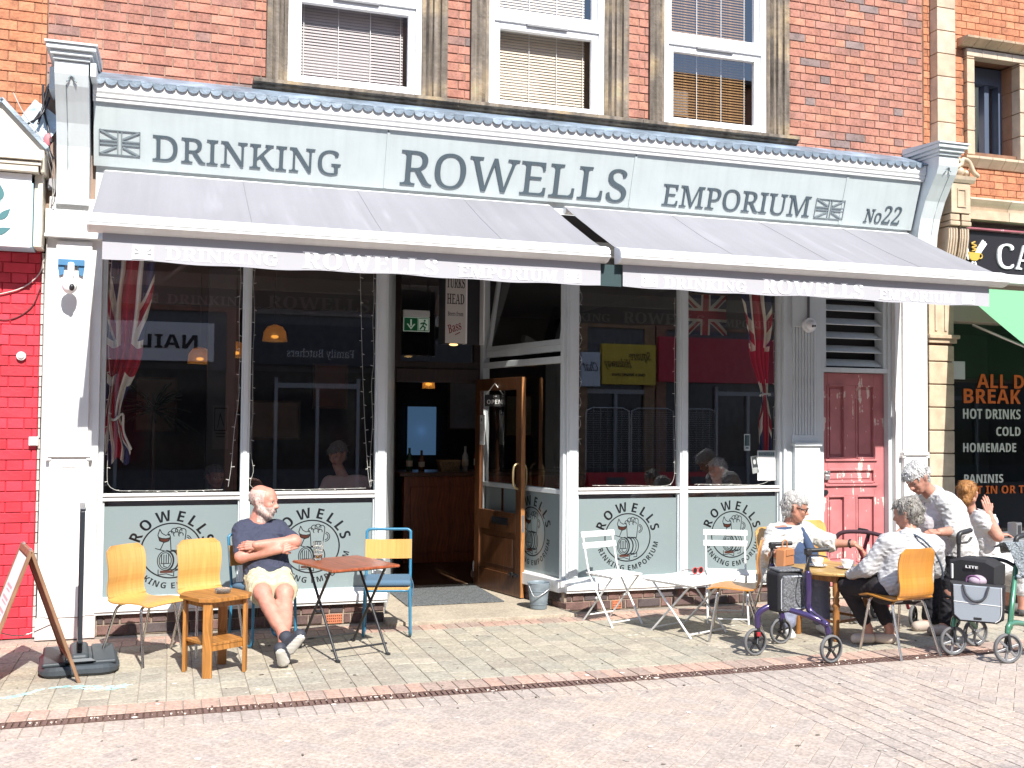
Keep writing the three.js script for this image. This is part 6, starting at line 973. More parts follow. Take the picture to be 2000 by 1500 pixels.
{ // round cafe table with turned legs
  const g = thing('round_table', 'round wooden table on turned legs with two cups of tea', 'table', [5.12, 0, 1.58], 0.3);
  mesh('tabletop', lathe([[0, 0], [0.325, 0], [0.335, 0.008], [0.335, 0.022], [0.325, 0.03], [0, 0.03]], 40).translate(0, 0.515, 0), mt.tablepine, g); mesh('rim', N(new THREE.TorusGeometry(0.333, 0.006, 6, 48)).rotateX(PI / 2).translate(0, 0.522, 0), mat([0.28, 0.17, 0.06], { map: T.wood }), g);
  mesh('apron', M([B(0.34, 0.05, 0.018, 0, 0.485, 0.18), B(0.34, 0.05, 0.018, 0, 0.485, -0.18), B(0.018, 0.05, 0.34, 0.18, 0.485, 0), B(0.018, 0.05, 0.34, -0.18, 0.485, 0)]), mt.turned, g);
  const lg = lathe([[0.02, 0], [0.024, 0.02], [0.021, 0.07], [0.026, 0.1], [0.026, 0.24], [0.020, 0.25], [0.029, 0.27], [0.029, 0.285], [0.021, 0.30], [0.028, 0.325], [0.019, 0.345], [0.027, 0.36], [0.028, 0.515], [0, 0.515]], 14);
  for (const [a, b] of [[-1, -1], [1, -1], [1, 1], [-1, 1]]) { const o = mesh('leg', lg, mt.turned, g); o.position.set(a * 0.185, 0, b * 0.185); }
  for (const s of [-1, 1]) { mesh('stretcher', B(0.34, 0.022, 0.016, 0, 0.15, s * 0.185, 0.003), mt.turned, g); mesh('stretcher', B(0.016, 0.022, 0.34, s * 0.185, 0.15, 0, 0.003), mt.turned, g); }
  const cup = (x, z, turn, label) => { const c = thing('teacup', label, 'cup', [x, 0.546, z], turn, 'white cups and saucers on the round table'); mesh('saucer', lathe([[0, 0.004], [0.04, 0.0], [0.075, 0.012], [0.077, 0.015], [0.04, 0.006], [0, 0.008]], 28), mt.china, c); mesh('bowl', lathe([[0, 0.009], [0.026, 0.009], [0.03, 0.016], [0.045, 0.045], [0.051, 0.072], [0.048, 0.072], [0.042, 0.045], [0.026, 0.018], [0, 0.016]], 28), mt.china, c); mesh('handle', N(new THREE.TorusGeometry(0.02, 0.005, 6, 16)).translate(0.058, 0.044, 0), mt.china, c); mesh('tea', cyl([0, 0.055, 0], [0, 0.057, 0], 0.044), mat([0.35, 0.17, 0.07], { roughness: 0.1 }), c); mesh('spoon', cyl([0.05, 0.014, 0.04], [-0.03, 0.016, 0.066], 0.003), mt.steel, c); };
  cup(5.03, 1.52, 0.9, 'white teacup nearer the woman in sunglasses'); cup(5.19, 1.69, 0.2, 'white teacup nearer the woman in white cardigan');
}
// ---- walking frames
function wheel(g, x, y, z, r, turn, rimM, spokes = 5, tyre = mt.rubber, w = 0.028) {
  const o = new THREE.Group(); o.name = 'wheel'; o.position.set(x, y, z); o.rotation.y = turn; g.add(o); // axle along local z
  mesh('tyre', lathe([[r * 0.82, -w / 2], [r * 0.93, -w / 2], [r, -w / 4], [r, w / 4], [r * 0.93, w / 2], [r * 0.82, w / 2], [r * 0.82, -w / 2]], 32).rotateX(PI / 2), tyre, o);
  const sp = [cyl([0, 0, -w * 0.6], [0, 0, w * 0.6], r * 0.2, r * 0.2, 12), N(new THREE.TorusGeometry(r * 0.8, r * 0.06, 6, 28))]; for (let k = 0; k < spokes; k++) { const a = k / spokes * 2 * PI + 0.3; sp.push(N(B(r * 0.7, r * 0.16, w * 0.5, r * 0.45, 0, 0, 0.003)).rotateZ(a)); }
  mesh('rim', sp, rimM, o); mesh('hub', cyl([0, 0, -w * 0.7], [0, 0, w * 0.7], r * 0.08), mt.chrome, o); return o;
}
const purple = mat([0.045, 0.028, 0.105], { roughness: 0.28, metalness: 0.35, clearcoat: 0.6, clearcoatRoughness: 0.1 }), greenP = mat([0.065, 0.20, 0.125], { roughness: 0.3, metalness: 0.4, clearcoat: 0.4 }), redP = mat([0.22, 0.012, 0.03], { roughness: 0.3, metalness: 0.3, clearcoat: 0.5 });
const quilt = mat([0.20, 0.21, 0.23], { roughness: 0.7, map: T.felt, ...bump(0.006, T.felt) }), bagBlack = mat([0.02, 0.02, 0.024], { roughness: 0.8, map: T.weave });
{ // purple three-wheeler: front wheel to the left
  const g = thing('purple_walker', 'purple three wheeled walking frame with a quilted bag', 'walking frame', [0, 0, 0]); const W = [[4.12, 2.06], [4.52, 2.42], [4.53, 1.76]], r = 0.1;
  wheel(g, W[0][0], r, W[0][1], r, 0.1, mt.blackM, 5); wheel(g, W[1][0], r, W[1][1], r, 0.12, mt.blackM, 5); wheel(g, W[2][0], r, W[2][1], r, 0.05, mt.blackM, 5);
  for (const [x, z, hx, hz] of [[4.52, 2.39, 4.44, 2.27], [4.53, 1.79, 4.40, 1.86]]) {
    mesh('side_tube', pipe([[x, 0.19, z], [x - 0.015, 0.26, z - 0.01], [x - 0.10, 0.315, (z + hz) / 2], [4.28, 0.36, 2.08 + (z - 2.08) * 0.25]], 0.022, { smooth: true, seg: 30 }), purple, g);
    mesh('upright', pipe([[x - 0.02, 0.27, z], [hx, 0.36, hz], [hx - 0.005, 0.50, hz], [hx - 0.01, 0.62, hz]], 0.024, { smooth: true, seg: 24 }), purple, g);
    mesh('handle_post', cyl([hx - 0.01, 0.6, hz], [hx - 0.012, 0.77, hz], 0.013), mt.blackM, g);
    mesh('grip', M([B(0.045, 0.05, 0.05, hx - 0.01, 0.775, hz, 0.012), cyl([hx - 0.01, 0.785, hz], [hx + 0.15, 0.79, hz + 0.02], 0.016)]), mt.black, g);
    mesh('brake', M([pipe([[hx + 0.0, 0.755, hz], [hx + 0.07, 0.748, hz + 0.01], [hx + 0.14, 0.735, hz + 0.02]], 0.006, { smooth: true }), pipe([[hx, 0.76, hz], [hx - 0.05, 0.66, hz + 0.03], [hx - 0.07, 0.5, hz + 0.02], [hx - 0.02, 0.38, hz], [x - 0.05, 0.3, z]], 0.0045, { smooth: true, rad: 5 })]), mt.black, g);
    mesh('fork', M([cyl([x, 0.2, z], [x, 0.088, z + 0.02], 0.011), B(0.03, 0.03, 0.05, x, 0.19, z, 0.006)]), mt.blackM, g);
  }
  mesh('front_arm', pipe([[4.14, 0.21, 2.06], [4.145, 0.30, 2.06], [4.2, 0.345, 2.07], [4.29, 0.37, 2.08], [4.36, 0.39, 2.08]], 0.023, { smooth: true, seg: 24 }), purple, g); mesh('front_fork', M([cyl([4.14, 0.24, 2.06], [4.145, 0.15, 2.06], 0.02), cyl([4.145, 0.16, 2.06], [4.12, 0.088, 2.085], 0.01), cyl([4.145, 0.16, 2.06], [4.12, 0.088, 2.035], 0.01)]), mt.blackM, g); mesh('reflector', B(0.03, 0.03, 0.02, 4.13, 0.16, 2.09, 0.004), mat([0.3, 0.01, 0.015]), g);
  mesh('hinge', M([B(0.05, 0.04, 0.05, 4.33, 0.37, 2.08, 0.01), pipe([[4.33, 0.36, 2.08], [4.42, 0.31, 2.2], [4.5, 0.28, 2.36]], 0.009, { smooth: true }), pipe([[4.33, 0.36, 2.08], [4.42, 0.31, 1.96], [4.5, 0.28, 1.82]], 0.009, { smooth: true })]), purple, g);
  mesh('bag', M([N(B(0.24, 0.30, 0.16, 0, 0, 0, 0.03)).rotateY(0.1).translate(4.34, 0.475, 2.12)]), bagBlack, g); mesh('bag_pocket', N(B(0.20, 0.26, 0.03, 0, 0, 0, 0.014)).rotateY(0.1).translate(4.35, 0.47, 2.205), quilt, g); mesh('bag_trim', pipe([[4.245, 0.36, 2.212], [4.245, 0.59, 2.212], [4.445, 0.59, 2.222], [4.445, 0.36, 2.222], [4.25, 0.35, 2.212]], 0.005, { fillet: 0.03 }), mat([0.35, 0.36, 0.38]), g); mesh('bag_flap', N(B(0.2, 0.02, 0.17, 0, 0, 0, 0.009)).rotateY(-0.05).translate(4.34, 0.632, 2.12), quilt, g);
}
{ // green rollator at the right edge
  const g = thing('green_rollator', 'green four wheeled rollator with grey bag at the right edge', 'rollator', [0, 0, 0]); const r = 0.108; const alu = mat([0.30, 0.31, 0.33], { metalness: 0.6, roughness: 0.4 });
  wheel(g, 5.555, r, 2.46, r, -0.15, alu, 6); wheel(g, 5.95, r, 2.25, r, -0.05, alu, 6); wheel(g, 5.745, r, 2.79, r, -0.2, alu, 6); wheel(g, 6.16, r, 2.66, r, -0.15, alu, 6);
  const frame = (x0, z0, x1, z1, hx, hz) => {
    mesh('side_tube', pipe([[x0, 0.22, z0], [x0 + 0.02, 0.27, z0 - 0.01], [(x0 + x1) / 2, 0.26, (z0 + z1) / 2], [x1, 0.15, z1]], 0.02, { smooth: true, seg: 24 }), greenP, g);
    mesh('upright', pipe([[x0 + 0.04, 0.25, z0 - 0.02], [x0 + 0.09, 0.42, z0 - 0.05], [hx, 0.66, hz]], 0.02, { smooth: true, seg: 24 }), greenP, g);
    mesh('handle', M([cyl([hx, 0.64, hz], [hx, 0.86, hz], 0.014), pipe([[hx, 0.8, hz], [hx, 0.875, hz], [hx + 0.13, 0.895, hz - 0.02]], 0.019, { fillet: 0.04 }), pipe([[hx + 0.01, 0.80, hz], [hx + 0.09, 0.81, hz], [hx + 0.12, 0.84, hz]], 0.008, { smooth: true })]), mt.black, g);
    mesh('fork', M([cyl([x0, 0.23, z0], [x0, 0.098, z0 + 0.03], 0.012), cyl([x0, 0.23, z0], [x0, 0.098, z0 - 0.03], 0.012)]), mt.black, g);
  };
  frame(5.555, 2.46, 5.95, 2.25, 5.77, 2.28); frame(5.745, 2.79, 6.16, 2.66, 5.99, 2.62);
  mesh('cross_tube', cyl([5.9, 0.3, 2.3], [6.0, 0.32, 2.64], 0.012), mt.black, g); mesh('backrest', pipe([[5.77, 0.66, 2.28], [5.83, 0.7, 2.4], [5.93, 0.7, 2.56], [5.99, 0.66, 2.62]], 0.014, { smooth: true }), mt.black, g);
  mesh('seat_bag', N(ext([[-0.21, 0.09], [-0.215, -0.05], [-0.16, -0.12], [0.15, -0.125], [0.21, -0.06], [0.215, 0.08], [0.12, 0.115], [-0.1, 0.12]], 0.13, 0.02)).translate(0, 0, -0.03).scale(0.84, 1, 1).rotateY(-1.17).translate(5.79, 0.60, 2.47), bagBlack, g); mesh('bag_stripe', N(B(0.012, 0.11, 0.016, 0, 0, 0, 0.003)).translate(5.616, 0.61, 2.383), mt.white, g);
  letters(g, 'LITE', fontS, { x0: 0, x1: 0.1, y: 0, cap: 0.02, z: 0, depth: 0.003, m: mt.upvc, one: true, name: 'lettering' }).applyMatrix4(new THREE.Matrix4().makeTranslation(5.655, 0.645, 2.474).multiply(new THREE.Matrix4().makeRotationY(-1.17 + 0.0)));
  const b = thing('grey_tote_bag', 'grey panelled tote bag hanging on the green rollator', 'bag', [5.655, 0.265, 2.60], -0.77); b.scale.setScalar(1.06);
  mesh('body', ext([[-0.165, 0.04], [-0.12, 0.0], [0.12, 0.0], [0.165, 0.03], [0.175, 0.26], [-0.175, 0.27]], 0.07, 0.01).translate(0, 0, -0.05), bagBlack, b); mesh('front_panel', ext([[-0.15, 0.05], [-0.11, 0.012], [0.11, 0.012], [0.14, 0.04], [0.15, 0.25], [-0.155, 0.255]], 0.012, 0.004).translate(0, 0, 0.03), mat([0.32, 0.36, 0.41], { roughness: 0.8, map: T.weave }), b);
  mesh('seam', M([pipe([[-0.15, 0.14, 0.047], [0, 0.132, 0.047], [0.145, 0.125, 0.047]], 0.0025, { smooth: true, rad: 5 }), pipe([[0.11, 0.012, 0.047], [0.14, 0.04, 0.047], [0.15, 0.25, 0.047]], 0.003, { smooth: true, rad: 5 })]), mt.white, b); mesh('strap', pipe([[-0.09, 0.255, 0.05], [-0.07, 0.19, 0.055], [-0.02, 0.15, 0.055], [0.04, 0.17, 0.055], [0.07, 0.25, 0.05]], 0.008, { smooth: true }), mat([0.05, 0.055, 0.065]), b); mesh('tag', B(0.05, 0.016, 0.004, 0.0, 0.03, 0.046), mt.black, b);
  const fl = thing('fleece_throw', 'pale grey fleecy throw draped over the green rollator handle', 'throw', [0, 0, 0]);
  { const P = new THREE.PlaneGeometry(1, 1, 30, 30), p = P.attributes.position; for (let i = 0; i < p.count; i++) { const u = p.getX(i) + 0.5, v = 0.5 - p.getY(i); const x = 5.86 + 0.30 * u + 0.04 * v, z = 2.62 + 0.02 * u + (v < 0.2 ? -0.1 + 0.5 * v : 0.0 + 0.1 * v) + 0.01 * Math.sin(u * 20); p.setXYZ(i, x + 0.04 * v, 0.845 - (v < 0.2 ? 0.05 * (0.2 - v) * 5 : 0) - 0.30 * Math.max(0, v - 0.2) + 0.008 * fbm3(u * 30, v * 30, 2), z + 0.012 * fbm3(u * 40, v * 40, 5)); } P.computeVertexNormals(); mesh('cloth', N(P), mat([0.36, 0.41, 0.45], { roughness: 1, map: T.felt, ...bump(0.02, T.felt) }), fl); mesh('hem', pipe([[5.93, 0.60, 2.70], [6.1, 0.605, 2.72], [6.24, 0.6, 2.72]], 0.016, { smooth: true }), mat([0.36, 0.41, 0.45], { map: T.felt, roughness: 1 }), fl); }
  const cl = thing('striped_scarf', 'bundled striped purple and white scarf on the green rollator seat', 'scarf', [5.70, 0.56, 2.56]); mesh('bundle', N(new THREE.IcosahedronGeometry(0.06, 3)).scale(1.3, 0.7, 1), mat([0.55, 0.45, 0.55], { roughness: 0.9, map: T.rib }), cl); mesh('stripe', M([-0.05, 0, 0.05].map((x) => N(new THREE.TorusGeometry(0.05, 0.009, 6, 18)).rotateY(PI / 2 + 0.4).scale(1, 0.72, 1).translate(x, 0, 0))), mat([0.16, 0.07, 0.16], { roughness: 0.9 }), cl);
}
{ // red rollator behind the round table
  const g = thing('red_rollator', 'dark red rollator parked behind the round table', 'rollator', [0, 0, 0]); const r = 0.09; const Wd = mt.blackM;
  wheel(g, 5.62, r, 1.22, r, 0.5, Wd, 5); wheel(g, 5.95, r, 1.05, r, 0.5, Wd, 5); wheel(g, 5.66, r, 1.62, r, 0.6, Wd, 5); wheel(g, 6.0, r, 1.48, r, 0.6, Wd, 5);
  for (const [x, z] of [[5.60, 1.25], [5.66, 1.58]]) { mesh('side_tube', pipe([[x, 0.2, z], [x + 0.05, 0.42, z - 0.02], [x + 0.12, 0.62, z - 0.05], [x + 0.16, 0.72, z - 0.06]], 0.016, { smooth: true }), redP, g); mesh('brace', pipe([[x + 0.33, 0.15, z - 0.15], [x + 0.2, 0.4, z - 0.08], [x + 0.02, 0.66, z]], 0.014, { smooth: true }), redP, g); mesh('grip', pipe([[x + 0.16, 0.70, z - 0.06], [x + 0.18, 0.78, z - 0.06], [x + 0.06, 0.80, z - 0.03]], 0.017, { fillet: 0.05 }), mt.black, g); mesh('fork', cyl([x, 0.22, z], [x + 0.02, 0.09, z - 0.02], 0.012), mt.blackM, g); }
  mesh('backrest', pipe([[5.42, 0.72, 1.20], [5.45, 0.78, 1.25], [5.58, 0.80, 1.40], [5.66, 0.78, 1.55]], 0.018, { smooth: true }), mat([0.05, 0.02, 0.03]), g); mesh('seat', N(B(0.26, 0.03, 0.34, 0, 0, 0, 0.012)).rotateY(0.4).translate(5.72, 0.50, 1.40), mt.black, g);
}
{ // tan handbag on the purple walker
  const b = thing('tan_handbag', 'tan leather handbag resting on the purple walking frame', 'bag', [4.43, 0.635, 1.97], 0.5); b.scale.setScalar(0.8); const tan = mat([0.38, 0.16, 0.065], { roughness: 0.4 });
  mesh('body', ext([[-0.1, 0], [0.1, 0], [0.085, 0.15], [0.05, 0.17], [-0.05, 0.17], [-0.085, 0.15]], 0.08, 0.012).translate(0, 0, -0.04), tan, b); mesh('handle', pipe([[-0.05, 0.165, 0], [-0.03, 0.23, 0], [0.03, 0.23, 0], [0.05, 0.165, 0]], 0.007, { smooth: true }), tan, b); mesh('flap', B(0.15, 0.06, 0.01, 0, 0.13, 0.056, 0.004), tan, b);
}
{ // cafe table outside the cafe
  const g = thing('cafe_table', 'grey cafe table with condiments outside the cafe window', 'table', [7.62, 0, 0.95], 0.1); mesh('tabletop', B(1.1, 0.025, 0.6, 0, 0.66, 0, 0.008), mat([0.22, 0.23, 0.24], { roughness: 0.3 }), g); mesh('pedestal', M([cyl([0, 0, 0], [0, 0.65, 0], 0.03), B(0.4, 0.03, 0.4, 0, 0.015, 0, 0.01)]), mt.blackM, g);
  const n = thing('napkin_holder', 'steel napkin holder on the grey cafe table', 'holder', [7.55, 0.673, 1.0], 0.3); mesh('case', B(0.1, 0.13, 0.09, 0, 0.065, 0, 0.008), mat([0.28, 0.28, 0.29], { metalness: 0.7, roughness: 0.3 }), n); mesh('opening', B(0.05, 0.08, 0.004, 0, 0.065, 0.046), mt.black, n);
  const s = thing('sauce_bottle', 'white and blue label bottle on the grey cafe table', 'bottle', [7.38, 0.673, 0.92]); mesh('bottle', lathe([[0, 0], [0.04, 0], [0.042, 0.14], [0.03, 0.17], [0.02, 0.18], [0.02, 0.2], [0, 0.2]], 18), mat([0.55, 0.57, 0.6], { roughness: 0.3 }), s); mesh('label', cyl([0, 0.05, 0], [0, 0.12, 0], 0.0435, 0.0435, 18), mat([0.04, 0.1, 0.3]), s);
  const c = thing('cafe_chair', 'grey metal cafe chair half hidden behind the ginger haired woman', 'chair', [7.05, 0, 0.7], 0.4); c.scale.setScalar(K); mesh('seat', B(0.4, 0.025, 0.4, 0, 0.45, 0, 0.01), mt.steel, c); for (let k = 0; k < 4; k++) mesh('back_bar', cyl([-0.13 + k * 0.087, 0.45, -0.19], [-0.14 + k * 0.093, 0.82, -0.23], 0.007), mt.steel, c); mesh('back_rail', cyl([-0.17, 0.83, -0.23], [0.17, 0.83, -0.23], 0.012), mt.steel, c); for (const [a, b] of [[-1, -1], [1, -1], [1, 1], [-1, 1]]) mesh('leg', cyl([a * 0.17, 0.44, b * 0.17], [a * 0.19, 0, b * 0.2], 0.01), mt.steel, c);
}
// ---------------------------------------------------------------- people: smooth fields meshed by surface nets
function netMesh(f, lo, hi, cell, color) {
  const n = [0, 1, 2].map((k) => Math.ceil((hi[k] - lo[k]) / cell) + 1), [nx, ny, nz] = n, F = new Float32Array(nx * ny * nz), id = (i, j, k) => i + nx * (j + ny * k), S = 5;
  for (let k0 = 0; k0 < nz; k0 += S) for (let j0 = 0; j0 < ny; j0 += S) for (let i0 = 0; i0 < nx; i0 += S) {
    const c = f(lo[0] + (i0 + S / 2) * cell, lo[1] + (j0 + S / 2) * cell, lo[2] + (k0 + S / 2) * cell), skip = Math.abs(c) > S * cell * 1.05 + 0.02;
    for (let k = k0; k < Math.min(nz, k0 + S); k++) for (let j = j0; j < Math.min(ny, j0 + S); j++) for (let i = i0; i < Math.min(nx, i0 + S); i++) F[id(i, j, k)] = skip ? c : f(lo[0] + i * cell, lo[1] + j * cell, lo[2] + k * cell);
  }
  const at = new Int32Array(nx * ny * nz).fill(-1), pos = [], nor = [], col = [], idx = [], E = [[0, 1], [2, 3], [4, 5], [6, 7], [0, 2], [1, 3], [4, 6], [5, 7], [0, 4], [1, 5], [2, 6], [3, 7]], e = cell * 0.5;
  for (let k = 0; k < nz - 1; k++) for (let j = 0; j < ny - 1; j++) for (let i = 0; i < nx - 1; i++) {
    const v = []; let m = 0; for (let q = 0; q < 8; q++) { v[q] = F[id(i + (q & 1), j + ((q >> 1) & 1), k + (q >> 2))]; if (v[q] < 0) m |= 1 << q; }
    if (m === 0 || m === 255) continue;
    let x = 0, y = 0, z = 0, c = 0;
    for (const [a, b] of E) if ((v[a] < 0) !== (v[b] < 0)) { const t = v[a] / (v[a] - v[b]); x += (a & 1) + ((b & 1) - (a & 1)) * t; y += ((a >> 1) & 1) + (((b >> 1) & 1) - ((a >> 1) & 1)) * t; z += (a >> 2) + ((b >> 2) - (a >> 2)) * t; c++; }
    x = lo[0] + (i + x / c) * cell; y = lo[1] + (j + y / c) * cell; z = lo[2] + (k + z / c) * cell;
    const g = V(f(x + e, y, z) - f(x - e, y, z), f(x, y + e, z) - f(x, y - e, z), f(x, y, z + e) - f(x, y, z - e)).normalize();
    at[id(i, j, k)] = pos.length / 3; pos.push(x, y, z); nor.push(g.x, g.y, g.z); if (color) col.push(...color(x, y, z));
  }
  const quad = (a, b, c, d, fl) => { if (a < 0 || b < 0 || c < 0 || d < 0) return; fl ? idx.push(a, b, c, a, c, d) : idx.push(a, c, b, a, d, c); };
  for (let k = 1; k < nz - 1; k++) for (let j = 1; j < ny - 1; j++) for (let i = 1; i < nx - 1; i++) {
    const s = F[id(i, j, k)] < 0;
    if (s !== F[id(i + 1, j, k)] < 0) quad(at[id(i, j - 1, k - 1)], at[id(i, j, k - 1)], at[id(i, j, k)], at[id(i, j - 1, k)], s);
    if (s !== F[id(i, j + 1, k)] < 0) quad(at[id(i - 1, j, k - 1)], at[id(i - 1, j, k)], at[id(i, j, k)], at[id(i, j, k - 1)], s);
    if (s !== F[id(i, j, k + 1)] < 0) quad(at[id(i - 1, j - 1, k)], at[id(i, j - 1, k)], at[id(i, j, k)], at[id(i - 1, j, k)], s);
  }
  const g = new THREE.BufferGeometry(); g.setAttribute('position', new THREE.Float32BufferAttribute(pos, 3)); g.setAttribute('normal', new THREE.Float32BufferAttribute(nor, 3)); if (color) g.setAttribute('color', new THREE.Float32BufferAttribute(col, 3)); g.setIndex(idx);
  return N(g);
}
function capF(a, b, ra, rb) {
  const ax = a[0], ay = a[1], az = a[2], bx = b[0] - ax, by = b[1] - ay, bz = b[2] - az, L = bx * bx + by * by + bz * bz || 1e-9;
  return (x, y, z) => { const px = x - ax, py = y - ay, pz = z - az; let t = (px * bx + py * by + pz * bz) / L; t = t < 0 ? 0 : t > 1 ? 1 : t; const dx = px - bx * t, dy = py - by * t, dz = pz - bz * t; return Math.sqrt(dx * dx + dy * dy + dz * dz) - (ra + (rb - ra) * t); };
}
const smin = (a, b, k) => { const h = Math.max(k - Math.abs(a - b), 0) / k; return Math.min(a, b) - h * h * k * 0.25; };
const unite = (fs, k) => (x, y, z) => { let d = 1e3; for (const f of fs) d = smin(d, f(x, y, z), k); return d; };
const boxOf = (caps, pad) => { const lo = [1e9, 1e9, 1e9], hi = [-1e9, -1e9, -1e9]; for (const [a, b, r, q] of caps) for (const p of [a, b]) for (let k = 0; k < 3; k++) { lo[k] = Math.min(lo[k], p[k] - Math.max(r, q) - pad); hi[k] = Math.max(hi[k], p[k] + Math.max(r, q) + pad); } return [lo, hi]; };
const arr = (v) => [v.x, v.y, v.z];
// a head in its own axes: x right, y up, z the way it faces
function headParts(c, F, U, s) {
  const f = V(...F).normalize(), u = V(...U).addScaledVector(f, -V(...U).dot(f)).normalize(), r = V().crossVectors(u, f), C = V(...c);
  const w = (x, y, z) => arr(C.clone().addScaledVector(r, x * s).addScaledVector(u, y * s).addScaledVector(f, z * s)), caps = [];
  const add = (a, b, ra, rb = ra) => caps.push([w(...a), w(...b), ra * s, rb * s]);
  add([0, 0.04, -0.03], [0, 0.035, 0.018], 0.078, 0.073); add([0, 0.0, 0.025], [0, -0.05, 0.035], 0.063, 0.05); add([0, -0.07, 0.048], [0, -0.092, 0.06], 0.034, 0.02);
  for (const q of [-1, 1]) { add([q * 0.045, -0.04, 0.0], [q * 0.02, -0.08, 0.045], 0.03, 0.024); add([q * 0.036, -0.018, 0.06], [q * 0.03, -0.03, 0.062], 0.024); add([q * 0.073, 0.015, -0.012], [q * 0.073, -0.022, -0.004], 0.013, 0.009); add([q * 0.083, 0.017, -0.02], [q * 0.079, -0.012, -0.012], 0.008, 0.006); }
  add([-0.034, 0.024, 0.076], [0.034, 0.024, 0.076], 0.012); add([0, 0.008, 0.088], [0, -0.024, 0.106], 0.009, 0.0125); add([-0.012, -0.028, 0.094], [0.012, -0.028, 0.094], 0.0075); add([-0.018, -0.052, 0.082], [0.018, -0.052, 0.082], 0.0075); add([-0.014, -0.062, 0.08], [0.014, -0.062, 0.08], 0.0075);
  const loc = (x, y, z) => { const d = V(x, y, z).sub(C).divideScalar(s); return [d.dot(r), d.dot(u), d.dot(f)]; };
  const sock = [-1, 1].map((q) => capF(w(q * 0.031, 0.006, 0.094), w(q * 0.031, 0.006, 0.094), 0.013 * s, 0.013 * s)), base = unite(caps.map((a) => capF(...a)), 0.016 * s);
  const eyes = [-1, 1].map((q) => capF(w(q * 0.031, 0.004, 0.072), w(q * 0.031, 0.004, 0.072), 0.0125 * s, 0.0125 * s));
  const field = (x, y, z) => { let d = base(x, y, z); for (const k of sock) d = Math.max(d, -k(x, y, z) - 0.001); for (const k of eyes) d = Math.min(d, k(x, y, z)); return d; };
  return { caps, field, loc, w, s };
}
function handCaps(W, D, Nn, side, curl, s = 0.92) {
  const d = V(...D).normalize(), n = V(...Nn).addScaledVector(d, -V(...Nn).dot(d)).normalize(), x = V().crossVectors(d, n).multiplyScalar(side), w = V(...W), caps = [];
  const P = (o, a, b, c) => o.clone().addScaledVector(d, a * s).addScaledVector(x, b * s).addScaledVector(n, c * s), add = (a, b, ra, rb) => caps.push([arr(a), arr(b), ra * s, rb * s]);
  [0.078, 0.088, 0.084, 0.076].forEach((l, i) => {
    const o = (1.5 - i) * 0.019, L = [0.042, 0.047, 0.043, 0.034][i]; let p = P(w, l, o, 0), a = 0.15; add(P(w, 0.012, o * 0.7, 0), p, 0.014, 0.0115);
    for (const [len, r] of [[L, 0.0088], [L * 0.62, 0.0082], [L * 0.5, 0.0074]]) { a += curl * (0.55 + 0.08 * i); const q = p.clone().addScaledVector(d, Math.cos(a) * len * s).addScaledVector(n, -Math.sin(a) * len * s); add(p, q, r, r * 0.93); p = q; }
  });
  let p = P(w, 0.022, 0.026, -0.004); add(P(w, 0.008, 0.01, 0), p, 0.016, 0.015); for (const [a, b, c, r] of [[0.03, 0.022, -0.014, 0.0115], [0.026, 0.008, -0.016, 0.0098]]) { const q = P(p, a, b * (1 - curl * 0.5), c); add(p, q, r, r * 0.88); p = q; }
  return caps;
}
